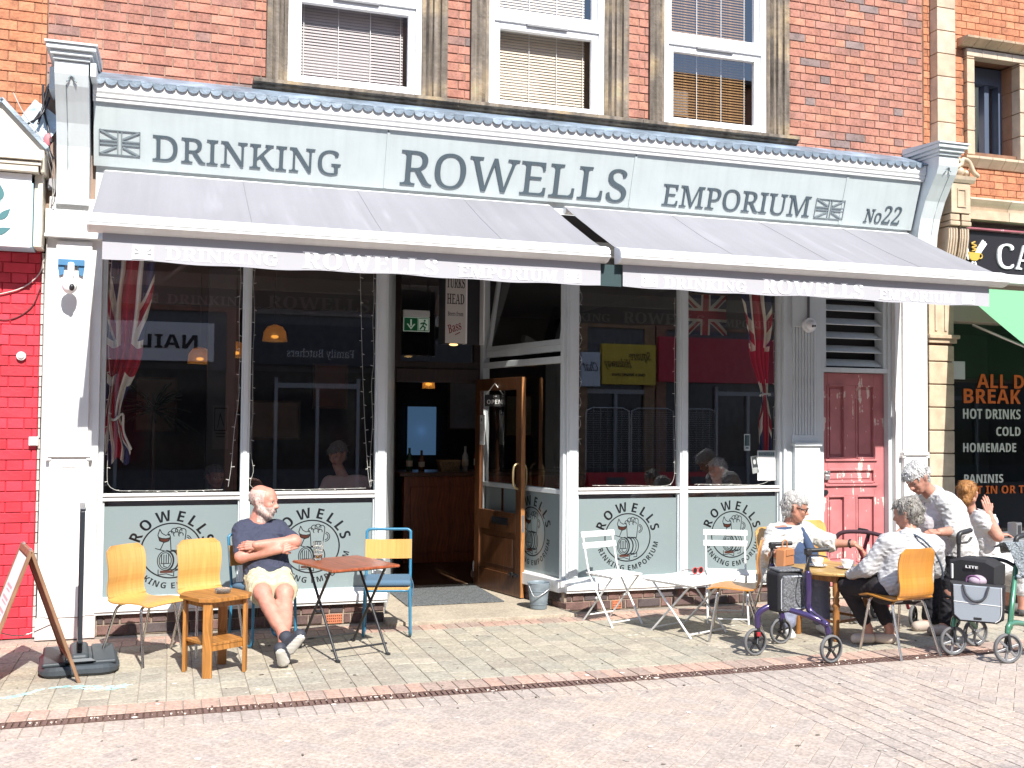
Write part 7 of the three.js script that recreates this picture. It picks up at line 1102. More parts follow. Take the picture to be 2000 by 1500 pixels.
function person(label, o) {
  const g = thing('person', label, 'person'); const H = headParts(o.head, o.face, o.up || [0, 1, 0], o.hs || 0.92), B = o.bones, key = Object.keys(B);
  const body = unite(key.map((k) => capF(...B[k])), 0.035), toneOf = o.tone || [0.60, 0.36, 0.27];
  const skinCol = (x, y, z) => {
    const [a, b, c] = H.loc(x, y, z); let t = toneOf;
    if (Math.abs(a) < 0.12 && Math.abs(b) < 0.14 && Math.abs(c) < 0.14) {
      for (const q of [-1, 1]) { const e = Math.hypot(a - q * 0.031, b - 0.004, c - 0.083); if (e < 0.0125 && c > 0.074) t = Math.hypot(a - q * 0.031, b - 0.004) < 0.0058 ? [0.03, 0.028, 0.03] : [0.55, 0.5, 0.48]; if (Math.abs(a - q * 0.031) < 0.018 && b > 0.018 && b < 0.027 && c > 0.07) t = t.map((v, i) => v * 0.6 + [0.3, 0.28, 0.26][i] * 0.4); }
      if (c > 0.075 && b < -0.046 && b > -0.068 && Math.abs(a) < 0.022) t = [0.45, 0.19, 0.16];
      if (o.beard && c > -0.015 && b < -0.028 + 0.45 * Math.max(0, 0.02 - c) && !(c > 0.08 && b > -0.062 && b < -0.048 && Math.abs(a) < 0.02) && !(Math.abs(a) < 0.016 && b > -0.038 && c > 0.085) && b < -0.03 + Math.abs(a) * 0.25) { const k = 0.55 + 0.9 * fbm3(a * 160, b * 160, c * 160, 3); t = t.map((v, i) => v + ([0.74, 0.71, 0.69][i] - v) * Math.min(1, Math.max(0.15, k + 0.2))); }
      if (o.crop && b > -0.03 && c < 0.035 && (Math.abs(a) > 0.055 || c < -0.05) && b < 0.085) { const k = 0.5 + 0.8 * fbm3(a * 140, b * 140, c * 140, 3); t = t.map((v, i) => v + ([0.66, 0.64, 0.63][i] - v) * Math.min(0.9, Math.max(0.1, k))); }
    }
    return t;
  };
  const parts = [], bb = boxOf(key.map((k) => B[k]), 0.03); parts.push(netMesh(body, ...bb, 0.012, skinCol));
  const hb = boxOf(H.caps, 0.012), hf = (x, y, z) => smin(H.field(x, y, z), capF(...B.neck)(x, y, z), 0.012); parts.push(netMesh(hf, ...hb, 0.0048, skinCol));
  for (const h of o.hands || []) { const c = handCaps(...h); parts.push(netMesh(unite(c.map((q) => capF(...q)), 0.006), ...boxOf(c, 0.008), 0.0042, skinCol)); }
  const m = mat([1, 1, 1], { vertexColors: true, map: T.skin, roughness: 0.55, ...bump(0.0006) }); mesh('body', mergeGeometries(parts), m, g);
  for (const q of o.wear) { // garments: the body's own shape grown outwards, cut by planes, with folds
    const list = [...q.on.map((k) => B[k]), ...(q.add || [])], k = q.k || 0.045, base = unite(list.map((c) => capF(c[0], c[1], c[2] + q.grow, c[3] + q.grow)), k), amp = q.fold ?? 0.006;
    const f = (x, y, z) => { let d = base(x, y, z); if (d > 0.06) return d; d += amp * (fbm3(x * 13 + 3, y * 7 + (q.seed || 0), z * 13, 3) + 0.9 * Math.abs(noise.noise(x * 9 + y * 24, y * 9 - x * 12, z * 12 + (q.seed || 0))) + 0.6 * Math.abs(noise.noise(x * 24 - y * 18, y * 20 + z * 16, 3 + (q.seed || 0)))); for (const [n, p] of q.cut || []) d = Math.max(d, n[0] * (x - p[0]) + n[1] * (y - p[1]) + n[2] * (z - p[2])); return d; };
    mesh(q.name, netMesh(f, ...boxOf(list, q.grow + 0.03), q.cell || 0.0095), q.m, g);
  }
  if (o.hair) {
    const hc = o.hair.caps(H.w, H.s), base = unite(hc.map((c) => capF(...c)), 0.02), wv = o.hair.wave || [60, 0.012];
    const f = (x, y, z) => { const d = base(x, y, z); if (d > 0.05) return d; const [a, b, c] = H.loc(x, y, z); return Math.max(d - wv[1] * (fbm3(a * wv[0] * 0.6, b * wv[0] * 0.6, c * wv[0] * 0.6, 2) * 1.2 + 0.5 * noise.noise(a * 110, b * 50, c * 110)), o.hair.cut ? o.hair.cut(a, b, c) * H.s : -1); };
    const hm = mesh('hair', netMesh(f, ...boxOf(hc, 0.03), 0.0045), o.hair.m, g), curl = o.hair.curl || 0.4;
    const hp = hm.geometry.attributes.position, hn = hm.geometry.attributes.normal, st = [];
    for (let i = 0; i < (o.hair.n || 420); i++) {
      const k = Math.floor(rnd() * hp.count), p = V().fromBufferAttribute(hp, k), n = V().fromBufferAttribute(hn, k), t = V(rr(-1, 1) * curl, -0.6 + rr(-1, 1) * curl, rr(-1, 1) * curl); t.addScaledVector(n, -t.dot(n)).normalize();
      const l = rr(0.02, 0.045), q = p.clone().addScaledVector(n, 0.004).addScaledVector(t, l * 0.5), e = p.clone().addScaledVector(n, rr(-0.002, 0.007)).addScaledVector(t, l); st.push(N(new THREE.TubeGeometry(new THREE.QuadraticBezierCurve3(p, q, e), 3, rr(0.0009, 0.0017), 3)));
    }
    const so = mesh('hair_strands', st, o.hair.m, g); so.userData.kind = 'stuff';
  }
  if (o.beard) { // short white beard and cropped sides
    const bp = parts[1].attributes.position, bn = parts[1].attributes.normal, st = []; let tries = 0;
    while (st.length < 900 && tries++ < 40000) {
      const k = Math.floor(rnd() * bp.count), p = V().fromBufferAttribute(bp, k), n = V().fromBufferAttribute(bn, k), [a, b, c] = H.loc(p.x, p.y, p.z);
      const beard = c > -0.01 && b < -0.034 && b > -0.125 && !(c > 0.078 && b > -0.066 && b < -0.046 && Math.abs(a) < 0.02), side = b > -0.03 && b < 0.06 && c < 0.025 && (Math.abs(a) > 0.06 || c < -0.06);
      if (!beard && !side) continue;
      const t = V(rr(-0.4, 0.4), -1, rr(-0.4, 0.4)); t.addScaledVector(n, -t.dot(n)).normalize(); const l = beard ? rr(0.008, 0.018) : rr(0.006, 0.011); st.push(N(new THREE.TubeGeometry(new THREE.LineCurve3(p, p.clone().addScaledVector(n, rr(0.002, 0.006)).addScaledVector(t, l)), 1, 0.0011, 3)));
    }
    mesh('beard', st, hairM([0.74, 0.72, 0.70]), g).userData.kind = 'stuff';
  }
  (o.extra || (() => { }))(g, H); return g;
}
const cloth = (c, o = {}) => mat(c, { roughness: 0.9, map: T.weave, ...bump(0.0006, T.weave), ...o });
const hairM = (c) => mat(c, { roughness: 0.6, map: T.hair, ...bump(0.004, T.hair) });
const sleeve = (B, a, t) => { const [p, q, ra, rb] = B[a]; const e = p.map((v, i) => v + (q[i] - v) * t), n = q.map((v, i) => v - p[i]), l = Math.hypot(...n); return [n.map((v) => v / l), e]; };
const part = (c, t0, t1) => { const L = (t) => c[0].map((v, i) => v + (c[1][i] - v) * t), r = (t) => c[2] + (c[3] - c[2]) * t; return [L(t0), L(t1), r(t0), r(t1)]; };
// ---- seated man, arms folded, ankles crossed
{
  const B = {
    neck: [[0.655, 0.88, 0.53], [0.685, 0.99, 0.555], 0.08, 0.07], shoulders: [[0.555, 0.845, 0.545], [0.795, 0.85, 0.52], 0.066, 0.066], chestA: [[0.62, 0.79, 0.55], [0.665, 0.58, 0.64], 0.098, 0.105], chestB: [[0.745, 0.79, 0.54], [0.775, 0.58, 0.63], 0.098, 0.105], belly: [[0.70, 0.68, 0.64], [0.735, 0.56, 0.68], 0.095, 0.10], pelvis: [[0.66, 0.50, 0.66], [0.81, 0.50, 0.65], 0.098, 0.098],
    upperR: [[0.535, 0.835, 0.555], [0.527, 0.675, 0.725], 0.056, 0.047], foreR: [[0.527, 0.675, 0.725], [0.80, 0.725, 0.80], 0.046, 0.032], upperL: [[0.815, 0.84, 0.53], [0.915, 0.775, 0.735], 0.055, 0.047], foreL: [[0.915, 0.775, 0.735], [0.625, 0.765, 0.805], 0.046, 0.032],
    thighR: [[0.665, 0.50, 0.67], [0.655, 0.455, 1.07], 0.090, 0.063], shinR: [[0.655, 0.45, 1.08], [0.80, 0.17, 1.43], 0.056, 0.034], calfR: [[0.69, 0.37, 1.15], [0.745, 0.27, 1.29], 0.05, 0.044], thighL: [[0.80, 0.50, 0.66], [0.815, 0.445, 1.06], 0.090, 0.063], shinL: [[0.815, 0.44, 1.07], [0.77, 0.10, 1.47], 0.056, 0.034], calfL: [[0.81, 0.35, 1.15], [0.795, 0.25, 1.28], 0.05, 0.044],
    footR: [[0.81, 0.135, 1.47], [0.872, 0.225, 1.53], 0.038, 0.03], footL: [[0.765, 0.065, 1.50], [0.735, 0.15, 1.57], 0.038, 0.03],
  };
  const navy = cloth([0.045, 0.052, 0.092]), short = cloth([0.62, 0.60, 0.42]), shoe = mat([0.028, 0.032, 0.045], { roughness: 0.7 }), sole = mat([0.62, 0.60, 0.56], { roughness: 0.7, ...bump(0.004, T.rib) });
  person('seated man in navy t-shirt and cream shorts with folded arms', {
    head: [0.694, 1.066, 0.58], hs: 1.09, face: [0.86, -0.06, 0.52], up: [-0.05, 1, -0.08], bones: B, beard: true, crop: true, tone: [0.56, 0.285, 0.225],
    hands: [[[0.80, 0.725, 0.80], [0.85, 0.25, -0.1], [0.1, 0.3, 1], 1, 0.35], [[0.625, 0.765, 0.805], [-1, -0.05, -0.35], [0, 0.35, 1], -1, 0.35]],
    wear: [
      { name: 'tshirt', m: navy, on: ['shoulders', 'chestA', 'chestB', 'belly', 'pelvis'], add: [part(B.upperR, 0, 0.82), part(B.upperL, 0, 0.80), [[0.63, 0.87, 0.53], [0.70, 0.875, 0.52], 0.06, 0.06]], grow: 0.017, fold: 0.011, cut: [[[0.06, 0.98, 0.14], [0.67, 0.935, 0.53]], [[0, -0.93, 0.36], [0.73, 0.455, 0.70]]] },
      { name: 'shorts', m: short, on: ['pelvis'], add: [part(B.thighR, 0, 0.93), part(B.thighL, 0, 0.93), [[0.69, 0.56, 0.66], [0.78, 0.56, 0.65], 0.095, 0.095], [[0.655, 0.455, 0.8], [0.655, 0.44, 1.0], 0.09, 0.085], [[0.81, 0.455, 0.8], [0.815, 0.44, 1.0], 0.09, 0.085]], grow: 0.013, fold: 0.013, k: 0.05, seed: 4, cut: [[[0, 0.9, -0.43], [0.73, 0.57, 0.70]], [[0, -0.25, 0.97], [0.73, 0.42, 1.035]]] },
      { name: 'shoe', m: shoe, on: ['footR'], add: [part(B.shinR, 0.93, 1)], grow: 0.012, fold: 0.001, k: 0.02, cell: 0.006 }, { name: 'shoe', m: shoe, on: ['footL'], add: [part(B.shinL, 0.93, 1)], grow: 0.012, fold: 0.001, k: 0.02, cell: 0.006 },
    ],
    extra: (g) => {
      const so = (a, b, n) => { const f = netMesh((x, y, z) => { const d = capF(a, b, 0.054, 0.047)(x, y, z), k = n[0] * (x - a[0]) + n[1] * (y - a[1]) + n[2] * (z - a[2]); return Math.max(d, 0.030 - k, k - 0.052); }, ...boxOf([[a, b, 0.055, 0.05]], 0.01), 0.005); mesh('shoe_sole', f, sole, g); };
      so([0.81, 0.135, 1.47], [0.872, 0.225, 1.53], (() => { const d = V(0.062, 0.09, 0.06).normalize(), n = V(0.15, -0.35, 1); n.addScaledVector(d, -n.dot(d)).normalize(); return arr(n); })());
      so([0.765, 0.065, 1.50], [0.735, 0.15, 1.57], (() => { const d = V(-0.03, 0.085, 0.07).normalize(), n = V(0, -0.55, 1); n.addScaledVector(d, -n.dot(d)).normalize(); return arr(n); })());
      mesh('chest_badge', N(B_badge()).translate(0.775, 0.845, 0.615), mat([0.6, 0.05, 0.08]), g); mesh('badge_print', N(new THREE.BoxGeometry(0.022, 0.006, 0.004)).rotateY(0.15).translate(0.775, 0.845, 0.621), mt.white, g);
    },
  });
  function B_badge() { return new RoundedBoxGeometry(0.03, 0.014, 0.012, 1, 0.004).rotateY(0.15); }
}
// ---- woman in sunglasses
{
  const B = {
    neck: [[5.02, 0.83, 1.14], [5.02, 0.92, 1.17], 0.06, 0.055], shoulders: [[4.85, 0.79, 1.20], [5.19, 0.785, 1.10], 0.062, 0.062], chestA: [[4.93, 0.74, 1.18], [4.94, 0.52, 1.14], 0.105, 0.115], chestB: [[5.09, 0.74, 1.13], [5.09, 0.52, 1.10], 0.105, 0.115], belly: [[5.01, 0.62, 1.21], [5.02, 0.52, 1.22], 0.10, 0.105], pelvis: [[4.93, 0.46, 1.10], [5.10, 0.46, 1.07], 0.105, 0.105],
    upperR: [[4.825, 0.775, 1.215], [4.68, 0.60, 1.30], 0.056, 0.046], foreR: [[4.68, 0.60, 1.30], [4.60, 0.66, 1.53], 0.044, 0.030], upperL: [[5.215, 0.775, 1.10], [5.37, 0.69, 1.21], 0.054, 0.045], foreL: [[5.37, 0.69, 1.21], [5.50, 0.70, 1.36], 0.042, 0.028],
    thighR: [[4.93, 0.46, 1.12], [4.84, 0.45, 1.46], 0.09, 0.066], shinR: [[4.84, 0.45, 1.46], [4.74, 0.10, 1.52], 0.058, 0.038], thighL: [[5.09, 0.46, 1.09], [5.10, 0.45, 1.44], 0.09, 0.066], shinL: [[5.10, 0.45, 1.44], [5.10, 0.10, 1.46], 0.058, 0.038], footR: [[4.74, 0.045, 1.52], [4.70, 0.035, 1.64], 0.036, 0.028], footL: [[5.10, 0.045, 1.47], [5.09, 0.035, 1.58], 0.036, 0.028],
  };
  const white = cloth([0.74, 0.74, 0.72], { map: T.rib }), blue = cloth([0.045, 0.075, 0.15]), trs = cloth([0.24, 0.26, 0.36]);
  person('seated older woman in white jacket and dark sunglasses reaching out', {
    head: [5.03, 0.995, 1.205], hs: 1.0, face: [0.88, -0.22, 0.5], bones: B, tone: [0.48, 0.265, 0.195],
    hands: [[[4.60, 0.66, 1.53], [-0.1, 0.55, 0.85], [-0.5, 0.6, 0.2], 1, 0.6], [[5.50, 0.70, 1.36], [0.75, -0.55, 0.3], [0.3, 0.8, 0.4], -1, 0.35]],
    wear: [
      { name: 'top', m: blue, on: ['shoulders', 'chestA', 'chestB', 'belly'], grow: 0.010, fold: 0.005, cut: [[[0, 1, 0.1], [5.02, 0.85, 1.15]]] },
      { name: 'trousers', m: trs, on: ['pelvis', 'thighR', 'thighL'], add: [part(B.shinR, 0, 0.93).map((v, i) => (i > 1 ? 0.066 : v)), part(B.shinL, 0, 0.93).map((v, i) => (i > 1 ? 0.066 : v))], grow: 0.010, fold: 0.008, k: 0.03, seed: 2 },
      { name: 'jacket', m: white, on: ['shoulders', 'chestA', 'chestB', 'pelvis', 'upperR'], add: [part(B.foreR, 0, 0.8), part(B.upperL, 0, 1), part(B.foreL, 0, 0.2), [[4.90, 0.48, 1.10], [4.88, 0.40, 1.10], 0.11, 0.12], [[5.1, 0.47, 1.08], [5.12, 0.40, 1.08], 0.11, 0.11]], grow: 0.030, fold: 0.016, seed: 8, cut: [[[0, 1, 0.45], [5.02, 0.885, 1.13]], [[0, -1, 0], [5, 0.37, 1]], sleeve(B, 'foreL', 0.25)] },
      { name: 'shoe', m: mat([0.7, 0.68, 0.65]), on: ['footR'], grow: 0.008, fold: 0, k: 0.02, cell: 0.006, cut: [[[0, 1, 0], [4.7, 0.075, 1.6]]] }, { name: 'shoe', m: mat([0.7, 0.68, 0.65]), on: ['footL'], grow: 0.008, fold: 0, k: 0.02, cell: 0.006, cut: [[[0, 1, 0], [4.7, 0.075, 1.6]]] },
    ],
    hair: { m: hairM([0.72, 0.70, 0.68]), caps: (w, s) => [[w(0, 0.055, -0.035), w(0, 0.055, 0.02), 0.086 * s, 0.076 * s], [w(0, -0.0, -0.05), w(0, -0.03, -0.05), 0.076 * s, 0.06 * s]], wave: [38, 0.014], cut: (a, b, c) => Math.max(Math.min(c - 0.038, 0.055 - b), Math.min(0.005 - b, c + 0.015)) },
    extra: (g, H) => { // sunglasses, blouse front, watch
      const gl = []; for (const q of [-1, 1]) { gl.push(cyl(H.w(q * 0.033, 0.004, 0.092), H.w(q * 0.034, 0.002, 0.098), 0.024, 0.024, 16)); gl.push(cyl(H.w(q * 0.058, 0.008, 0.088), H.w(q * 0.079, 0.012, 0.0), 0.0035, 0.003, 6)); } gl.push(cyl(H.w(-0.014, 0.01, 0.1), H.w(0.014, 0.01, 0.1), 0.003, 0.003, 6)); mesh('sunglasses', gl, mat([0.03, 0.015, 0.012], { roughness: 0.08 }), g);
      mesh('blouse_front', netMesh((x, y, z) => { const d = unite([capF([5.08, 0.81, 1.22], [5.13, 0.62, 1.30], 0.028, 0.045), capF([5.13, 0.62, 1.30], [5.15, 0.48, 1.30], 0.045, 0.05)], 0.03)(x, y, z); return d; }, [4.98, 0.4, 1.12], [5.26, 0.88, 1.4], 0.008), blue, g);
      mesh('wrist_watch', N(new THREE.TorusGeometry(0.033, 0.008, 6, 18)).applyQuaternion(new THREE.Quaternion().setFromUnitVectors(V(0, 0, 1), V(0.65, 0.05, 0.75).normalize())).translate(5.478, 0.699, 1.338), mt.blackM, g);
    },
  });
}
// ---- woman seen from behind on the orange chair
{
  const B = {
    neck: [[5.36, 0.87, 2.24], [5.38, 0.95, 2.20], 0.05, 0.046], shoulders: [[5.20, 0.815, 2.20], [5.50, 0.80, 2.30], 0.062, 0.062], chestA: [[5.28, 0.76, 2.22], [5.24, 0.52, 2.20], 0.105, 0.112], chestB: [[5.42, 0.75, 2.27], [5.38, 0.52, 2.25], 0.105, 0.112], pelvis: [[5.18, 0.455, 2.15], [5.38, 0.455, 2.20], 0.105, 0.105],
    upperL: [[5.17, 0.80, 2.19], [5.07, 0.61, 2.10], 0.055, 0.046], foreL: [[5.07, 0.61, 2.10], [5.06, 0.53, 1.90], 0.042, 0.03], upperR: [[5.53, 0.785, 2.30], [5.60, 0.60, 2.24], 0.055, 0.046], foreR: [[5.60, 0.60, 2.24], [5.46, 0.53, 2.03], 0.042, 0.03],
    thighL: [[5.20, 0.46, 2.14], [5.07, 0.45, 1.84], 0.09, 0.066], shinL: [[5.07, 0.45, 1.84], [5.21, 0.11, 1.93], 0.058, 0.036], thighR: [[5.36, 0.46, 2.18], [5.28, 0.45, 1.86], 0.09, 0.066], shinR: [[5.28, 0.45, 1.86], [5.37, 0.11, 1.98], 0.058, 0.036], footL: [[5.21, 0.045, 1.94], [5.10, 0.04, 1.92], 0.038, 0.03], footR: [[5.37, 0.045, 1.99], [5.27, 0.04, 1.94], 0.038, 0.03],
  };
  person('woman with curly grey hair in white ribbed cardigan, seated with her back turned', {
    head: [5.375, 1.02, 2.18], hs: 0.97, face: [-0.5, -0.2, -0.84], bones: B, tone: [0.5, 0.28, 0.21],
    hands: [[[5.06, 0.53, 1.90], [0.2, -0.1, -1], [0, 1, 0.1], 1, 0.4], [[5.46, 0.53, 2.03], [-0.5, -0.1, -0.8], [0, 1, 0.1], -1, 0.4]],
    wear: [
      { name: 'trousers', m: cloth([0.022, 0.018, 0.022]), on: ['pelvis', 'thighL', 'thighR'], add: [part(B.shinL, 0, 0.8), part(B.shinR, 0, 0.8)], grow: 0.013, fold: 0.008, k: 0.03 },
      { name: 'cardigan', m: mat([0.72, 0.72, 0.74], { roughness: 0.95, map: T.rib, ...bump(0.003, T.rib) }), on: ['shoulders', 'chestA', 'chestB', 'upperL', 'upperR'], add: [part(B.foreL, 0, 0.9), part(B.foreR, 0, 0.9), [[5.24, 0.5, 2.2], [5.38, 0.5, 2.24], 0.115, 0.115], [[5.33, 0.87, 2.26], [5.38, 0.90, 2.23], 0.052, 0.045]], grow: 0.016, fold: 0.011, seed: 5, cut: [[[0, 1, 0.2], [5.3, 0.935, 2.2]], [[0, -1, 0], [5.3, 0.425, 2]]] },
      { name: 'shoe', m: mat([0.52, 0.44, 0.38], { roughness: 0.7 }), on: ['footL'], grow: 0.009, fold: 0, k: 0.02, cell: 0.006, cut: [[[0, 1, 0], [5, 0.078, 2]]] }, { name: 'shoe', m: mat([0.52, 0.44, 0.38], { roughness: 0.7 }), on: ['footR'], grow: 0.009, fold: 0, k: 0.02, cell: 0.006, cut: [[[0, 1, 0], [5, 0.078, 2]]] },
    ],
    hair: { m: hairM([0.44, 0.41, 0.37]), caps: (w, s) => [[w(0, 0.05, -0.035), w(0, 0.05, 0.022), 0.092 * s, 0.082 * s], [w(0, -0.0, -0.055), w(0, -0.035, -0.06), 0.08 * s, 0.06 * s]], wave: [34, 0.02], cut: (a, b, c) => Math.max(Math.min(c - 0.045, 0.06 - b), Math.min(-0.01 - b, c + 0.0)) },
    extra: (g) => mesh('bag_strap', pipe([[5.30, 0.90, 2.29], [5.36, 0.85, 2.37], [5.45, 0.74, 2.405], [5.52, 0.62, 2.39], [5.545, 0.55, 2.36]], 0.008, { smooth: true }), mat([0.06, 0.08, 0.11]), g),
  });
}
// ---- stooping woman standing behind the chair
{
  const B = {
    neck: [[5.98, 1.14, 1.73], [5.90, 1.21, 1.73], 0.06, 0.056], shoulders: [[6.02, 1.08, 1.86], [6.06, 1.08, 1.58], 0.066, 0.066], chestA: [[6.05, 1.0, 1.80], [6.18, 0.76, 1.79], 0.11, 0.118], chestB: [[6.06, 1.0, 1.66], [6.18, 0.76, 1.66], 0.11, 0.118], belly: [[5.99, 0.9, 1.73], [6.08, 0.72, 1.73], 0.10, 0.11], pelvis: [[6.2, 0.66, 1.80], [6.2, 0.66, 1.64], 0.115, 0.115],
    upperN: [[6.01, 1.06, 1.89], [6.02, 0.86, 1.97], 0.058, 0.048], foreN: [[6.02, 0.86, 1.97], [5.83, 0.855, 2.0], 0.044, 0.032], upperF: [[6.04, 1.06, 1.56], [5.95, 0.86, 1.52], 0.058, 0.048], foreF: [[5.95, 0.86, 1.52], [5.76, 0.80, 1.60], 0.044, 0.032],
    thighN: [[6.18, 0.64, 1.80], [6.10, 0.34, 1.82], 0.09, 0.068], shinN: [[6.10, 0.34, 1.82], [6.04, 0.07, 1.83], 0.06, 0.04], thighF: [[6.18, 0.64, 1.64], [6.10, 0.34, 1.64], 0.09, 0.068], shinF: [[6.10, 0.34, 1.64], [6.02, 0.07, 1.64], 0.06, 0.04], footN: [[6.02, 0.045, 1.83], [5.90, 0.038, 1.83], 0.04, 0.032], footF: [[6.02, 0.045, 1.64], [5.90, 0.038, 1.64], 0.04, 0.032],
  };
  person('stooping white haired woman in white cardigan and floral blouse', {
    head: [5.845, 1.262, 1.73], face: [-0.80, -0.58, 0.15], up: [-0.5, 0.85, 0], bones: B, tone: [0.48, 0.265, 0.20], hs: 1.0,
    hands: [[[5.83, 0.855, 2.0], [-0.95, 0.05, -0.1], [0, 0.9, 0.4], 1, 0.75], [[5.76, 0.80, 1.60], [-0.9, -0.2, 0.2], [0, 0.9, -0.3], -1, 0.6]],
    wear: [
      { name: 'blouse', m: mat([0.62, 0.60, 0.61], { roughness: 0.9, map: T.floral }), on: ['shoulders', 'chestA', 'chestB', 'belly'], grow: 0.014, fold: 0.008, cut: [[[-0.5, 0.86, 0], [5.95, 1.12, 1.73]]] },
      { name: 'trousers', m: cloth([0.016, 0.015, 0.02]), on: ['pelvis'], add: [[[6.18, 0.64, 1.80], [6.08, 0.12, 1.82], 0.10, 0.075], [[6.18, 0.64, 1.64], [6.06, 0.12, 1.64], 0.10, 0.075]], grow: 0.012, fold: 0.010, k: 0.06, seed: 3 },
      { name: 'cardigan', m: cloth([0.76, 0.76, 0.75], { map: T.rib }), on: ['shoulders', 'pelvis', 'upperN', 'upperF'], add: [[[6.10, 1.0, 1.82], [6.2, 0.7, 1.81], 0.10, 0.115], [[6.10, 1.0, 1.64], [6.2, 0.7, 1.64], 0.10, 0.115], [[6.02, 1.13, 1.73], [5.99, 1.16, 1.73], 0.055, 0.045], part(B.foreN, 0, 0.15), part(B.foreF, 0, 0.15)], grow: 0.026, fold: 0.014, seed: 9, cut: [[[-0.6, 0.8, 0], [5.965, 1.165, 1.73]], [[0, -1, 0], [6, 0.56, 1.7]]] },
      { name: 'shoe', m: mat([0.42, 0.36, 0.31], { map: T.floral, roughness: 0.7 }), on: ['footN'], grow: 0.010, fold: 0, k: 0.02, cell: 0.006, cut: [[[0, 1, 0], [6, 0.085, 1.8]]] }, { name: 'shoe', m: mat([0.42, 0.36, 0.31], { map: T.floral, roughness: 0.7 }), on: ['footF'], grow: 0.010, fold: 0, k: 0.02, cell: 0.006, cut: [[[0, 1, 0], [6, 0.085, 1.8]]] },
    ],
    hair: { m: hairM([0.80, 0.79, 0.78]), caps: (w, s) => [[w(0, 0.055, -0.035), w(0, 0.058, 0.03), 0.09 * s, 0.078 * s], [w(0, 0.0, -0.055), w(0, -0.03, -0.055), 0.078 * s, 0.06 * s]], wave: [32, 0.016], cut: (a, b, c) => Math.max(Math.min(c - 0.055, 0.05 - b), Math.min(0.0 - b, c + 0.01)) },
  });
}
// ---- ginger woman at the cafe table, hand to her face
{
  const B = {
    neck: [[6.82, 0.95, 1.25], [6.79, 1.04, 1.25], 0.048, 0.046], shoulders: [[6.83, 0.895, 1.36], [6.95, 0.895, 1.12], 0.058, 0.058], chestA: [[6.88, 0.82, 1.31], [6.96, 0.55, 1.28], 0.095, 0.105], chestB: [[6.94, 0.82, 1.19], [7.0, 0.55, 1.18], 0.095, 0.105], pelvis: [[6.98, 0.46, 1.29], [7.02, 0.46, 1.14], 0.105, 0.105],
    upperN: [[6.835, 0.88, 1.38], [6.91, 0.735, 1.47], 0.05, 0.042], foreN: [[6.91, 0.735, 1.47], [6.86, 0.94, 1.42], 0.04, 0.028], upperF: [[6.96, 0.88, 1.10], [7.12, 0.74, 1.10], 0.05, 0.042], foreF: [[7.12, 0.74, 1.10], [7.3, 0.70, 1.08], 0.04, 0.028],
    thighN: [[6.98, 0.46, 1.29], [7.28, 0.45, 1.34], 0.088, 0.064], shinN: [[7.28, 0.45, 1.34], [7.30, 0.08, 1.34], 0.055, 0.035], thighF: [[7.02, 0.46, 1.14], [7.32, 0.45, 1.15], 0.088, 0.064], shinF: [[7.32, 0.45, 1.15], [7.34, 0.08, 1.15], 0.055, 0.035], footN: [[7.30, 0.045, 1.34], [7.40, 0.04, 1.34], 0.036, 0.028], footF: [[7.34, 0.045, 1.15], [7.44, 0.04, 1.15], 0.036, 0.028],
  };
  person('ginger haired woman in white top holding her hand to her face', {
    head: [6.765, 1.09, 1.27], hs: 0.98, face: [0.75, -0.15, -0.55], bones: B, tone: [0.54, 0.30, 0.23],
    hands: [[[6.86, 0.94, 1.42], [-0.1, 0.95, -0.25], [-0.6, 0, 0.8], 1, 0.35], [[7.3, 0.70, 1.08], [1, 0, 0], [0, 1, 0], -1, 0.3]],
    wear: [{ name: 'top', m: cloth([0.76, 0.75, 0.76]), on: ['shoulders', 'chestA', 'chestB', 'pelvis'], add: [part(B.upperN, 0, 0.35), part(B.upperF, 0, 0.35)], grow: 0.016, fold: 0.012, cut: [[[0, 1, 0], [6.8, 0.955, 1.25]]] }, { name: 'skirt', m: cloth([0.70, 0.70, 0.72]), on: ['thighN', 'thighF', 'pelvis'], add: [part(B.shinN, 0, 0.6), part(B.shinF, 0, 0.6)], grow: 0.02, fold: 0.012, k: 0.1 }, { name: 'shoe', m: mat([0.1, 0.1, 0.1]), on: ['footN'], grow: 0.008, fold: 0, k: 0.02, cell: 0.007 }, { name: 'shoe', m: mat([0.1, 0.1, 0.1]), on: ['footF'], grow: 0.008, fold: 0, k: 0.02, cell: 0.007 }],
    hair: { m: hairM([0.58, 0.26, 0.075]), caps: (w, s) => [[w(0, 0.05, -0.035), w(0, 0.045, 0.02), 0.083 * s, 0.076 * s], [w(0, 0.0, -0.05), w(0, -0.06, -0.07), 0.07 * s, 0.045 * s], [w(0, 0.05, -0.12), w(0, 0.03, -0.13), 0.03 * s, 0.028 * s]], wave: [30, 0.006], cut: (a, b, c) => Math.max(Math.min(c - 0.04, 0.06 - b), Math.min(-0.005 - b, c + 0.01)) },
  });
}
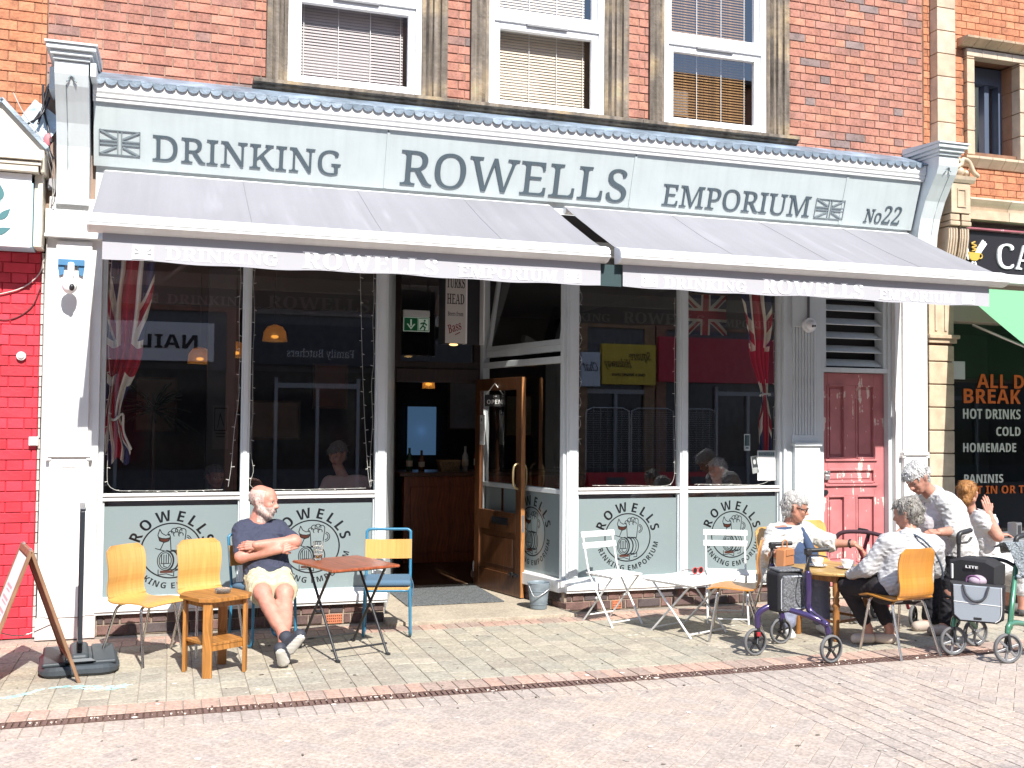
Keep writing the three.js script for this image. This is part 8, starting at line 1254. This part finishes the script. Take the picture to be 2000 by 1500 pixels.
// ---- customers inside, behind the glass
function indoor(label, x, y, z, face, shirt, hair, lean = 0) {
  const q = (a, b, c) => [x + a + lean * (y - 0.25 - (y + b)) * -0, y + b, z + c];
  const B = { neck: [q(-lean * 0.05, -0.2, 0), q(0, -0.1, 0), 0.05, 0.046], shoulders: [q(-0.16 - lean * 0.1, -0.27, 0), q(0.14 - lean * 0.1, -0.27, 0), 0.06, 0.06], chestA: [q(-0.07 - lean * 0.1, -0.32, 0), q(-0.06 - lean * 0.3, -0.62, -0.02), 0.1, 0.11], chestB: [q(0.06 - lean * 0.1, -0.32, 0), q(0.06 - lean * 0.3, -0.62, -0.02), 0.1, 0.11], pelvis: [q(-0.07 - lean * 0.3, -0.7, 0), q(0.07 - lean * 0.3, -0.7, 0), 0.11, 0.11], upperA: [q(-0.18 - lean * 0.1, -0.28, 0), q(-0.22, -0.5, 0.08), 0.05, 0.044], foreA: [q(-0.22, -0.5, 0.08), q(-0.08, -0.52, 0.22), 0.04, 0.03], upperB: [q(0.16 - lean * 0.1, -0.28, 0), q(0.2, -0.5, 0.08), 0.05, 0.044], foreB: [q(0.2, -0.5, 0.08), q(0.08, -0.52, 0.22), 0.04, 0.03], thighA: [q(-0.08 - lean * 0.3, -0.72, 0), q(-0.1, -0.74, 0.3), 0.09, 0.07], thighB: [q(0.08 - lean * 0.3, -0.72, 0), q(0.1, -0.74, 0.3), 0.09, 0.07] };
  person(label, { head: [x, y, z], face, bones: B, wear: [{ name: 'top', m: shirt, on: ['shoulders', 'chestA', 'chestB', 'pelvis', 'upperA', 'upperB'], grow: 0.016, fold: 0.008, cell: 0.014, cut: [[[0, 1, 0], [x, y - 0.19, z]]] }], hands: [[B.foreA[1], [0.5, 0, 0.8], [0, 1, 0], 1, 0.4], [B.foreB[1], [-0.5, 0, 0.8], [0, 1, 0], -1, 0.4]], hair: { m: hairM(hair), caps: (w, s) => [[w(0, 0.05, -0.035), w(0, 0.05, 0.02), 0.085 * s, 0.076 * s], [w(0, 0, -0.05), w(0, -0.04, -0.05), 0.075 * s, 0.06 * s]], wave: [32, 0.012], cut: (a, b, c) => Math.max(Math.min(c - 0.04, 0.055 - b), Math.min(-0.005 - b, c + 0.01)) } });
}
indoor('dim figure in pink shirt leaning over inside the second window', 1.50, 1.38, -1.0, [-0.6, -0.4, 0.6], cloth([0.68, 0.46, 0.39]), [0.3, 0.28, 0.26], -1);
indoor('dim white haired figure in pale top inside the rightmost window', 5.20, 1.24, -0.42, [-0.8, -0.1, 0.3], cloth([0.75, 0.73, 0.71]), [0.72, 0.7, 0.68]);
indoor('dim seated figure low behind the first window', 0.40, 1.17, -1.1, [0.3, 0, 0.9], cloth([0.2, 0.16, 0.15]), [0.35, 0.33, 0.32]);
renderer.render(scene, camera);
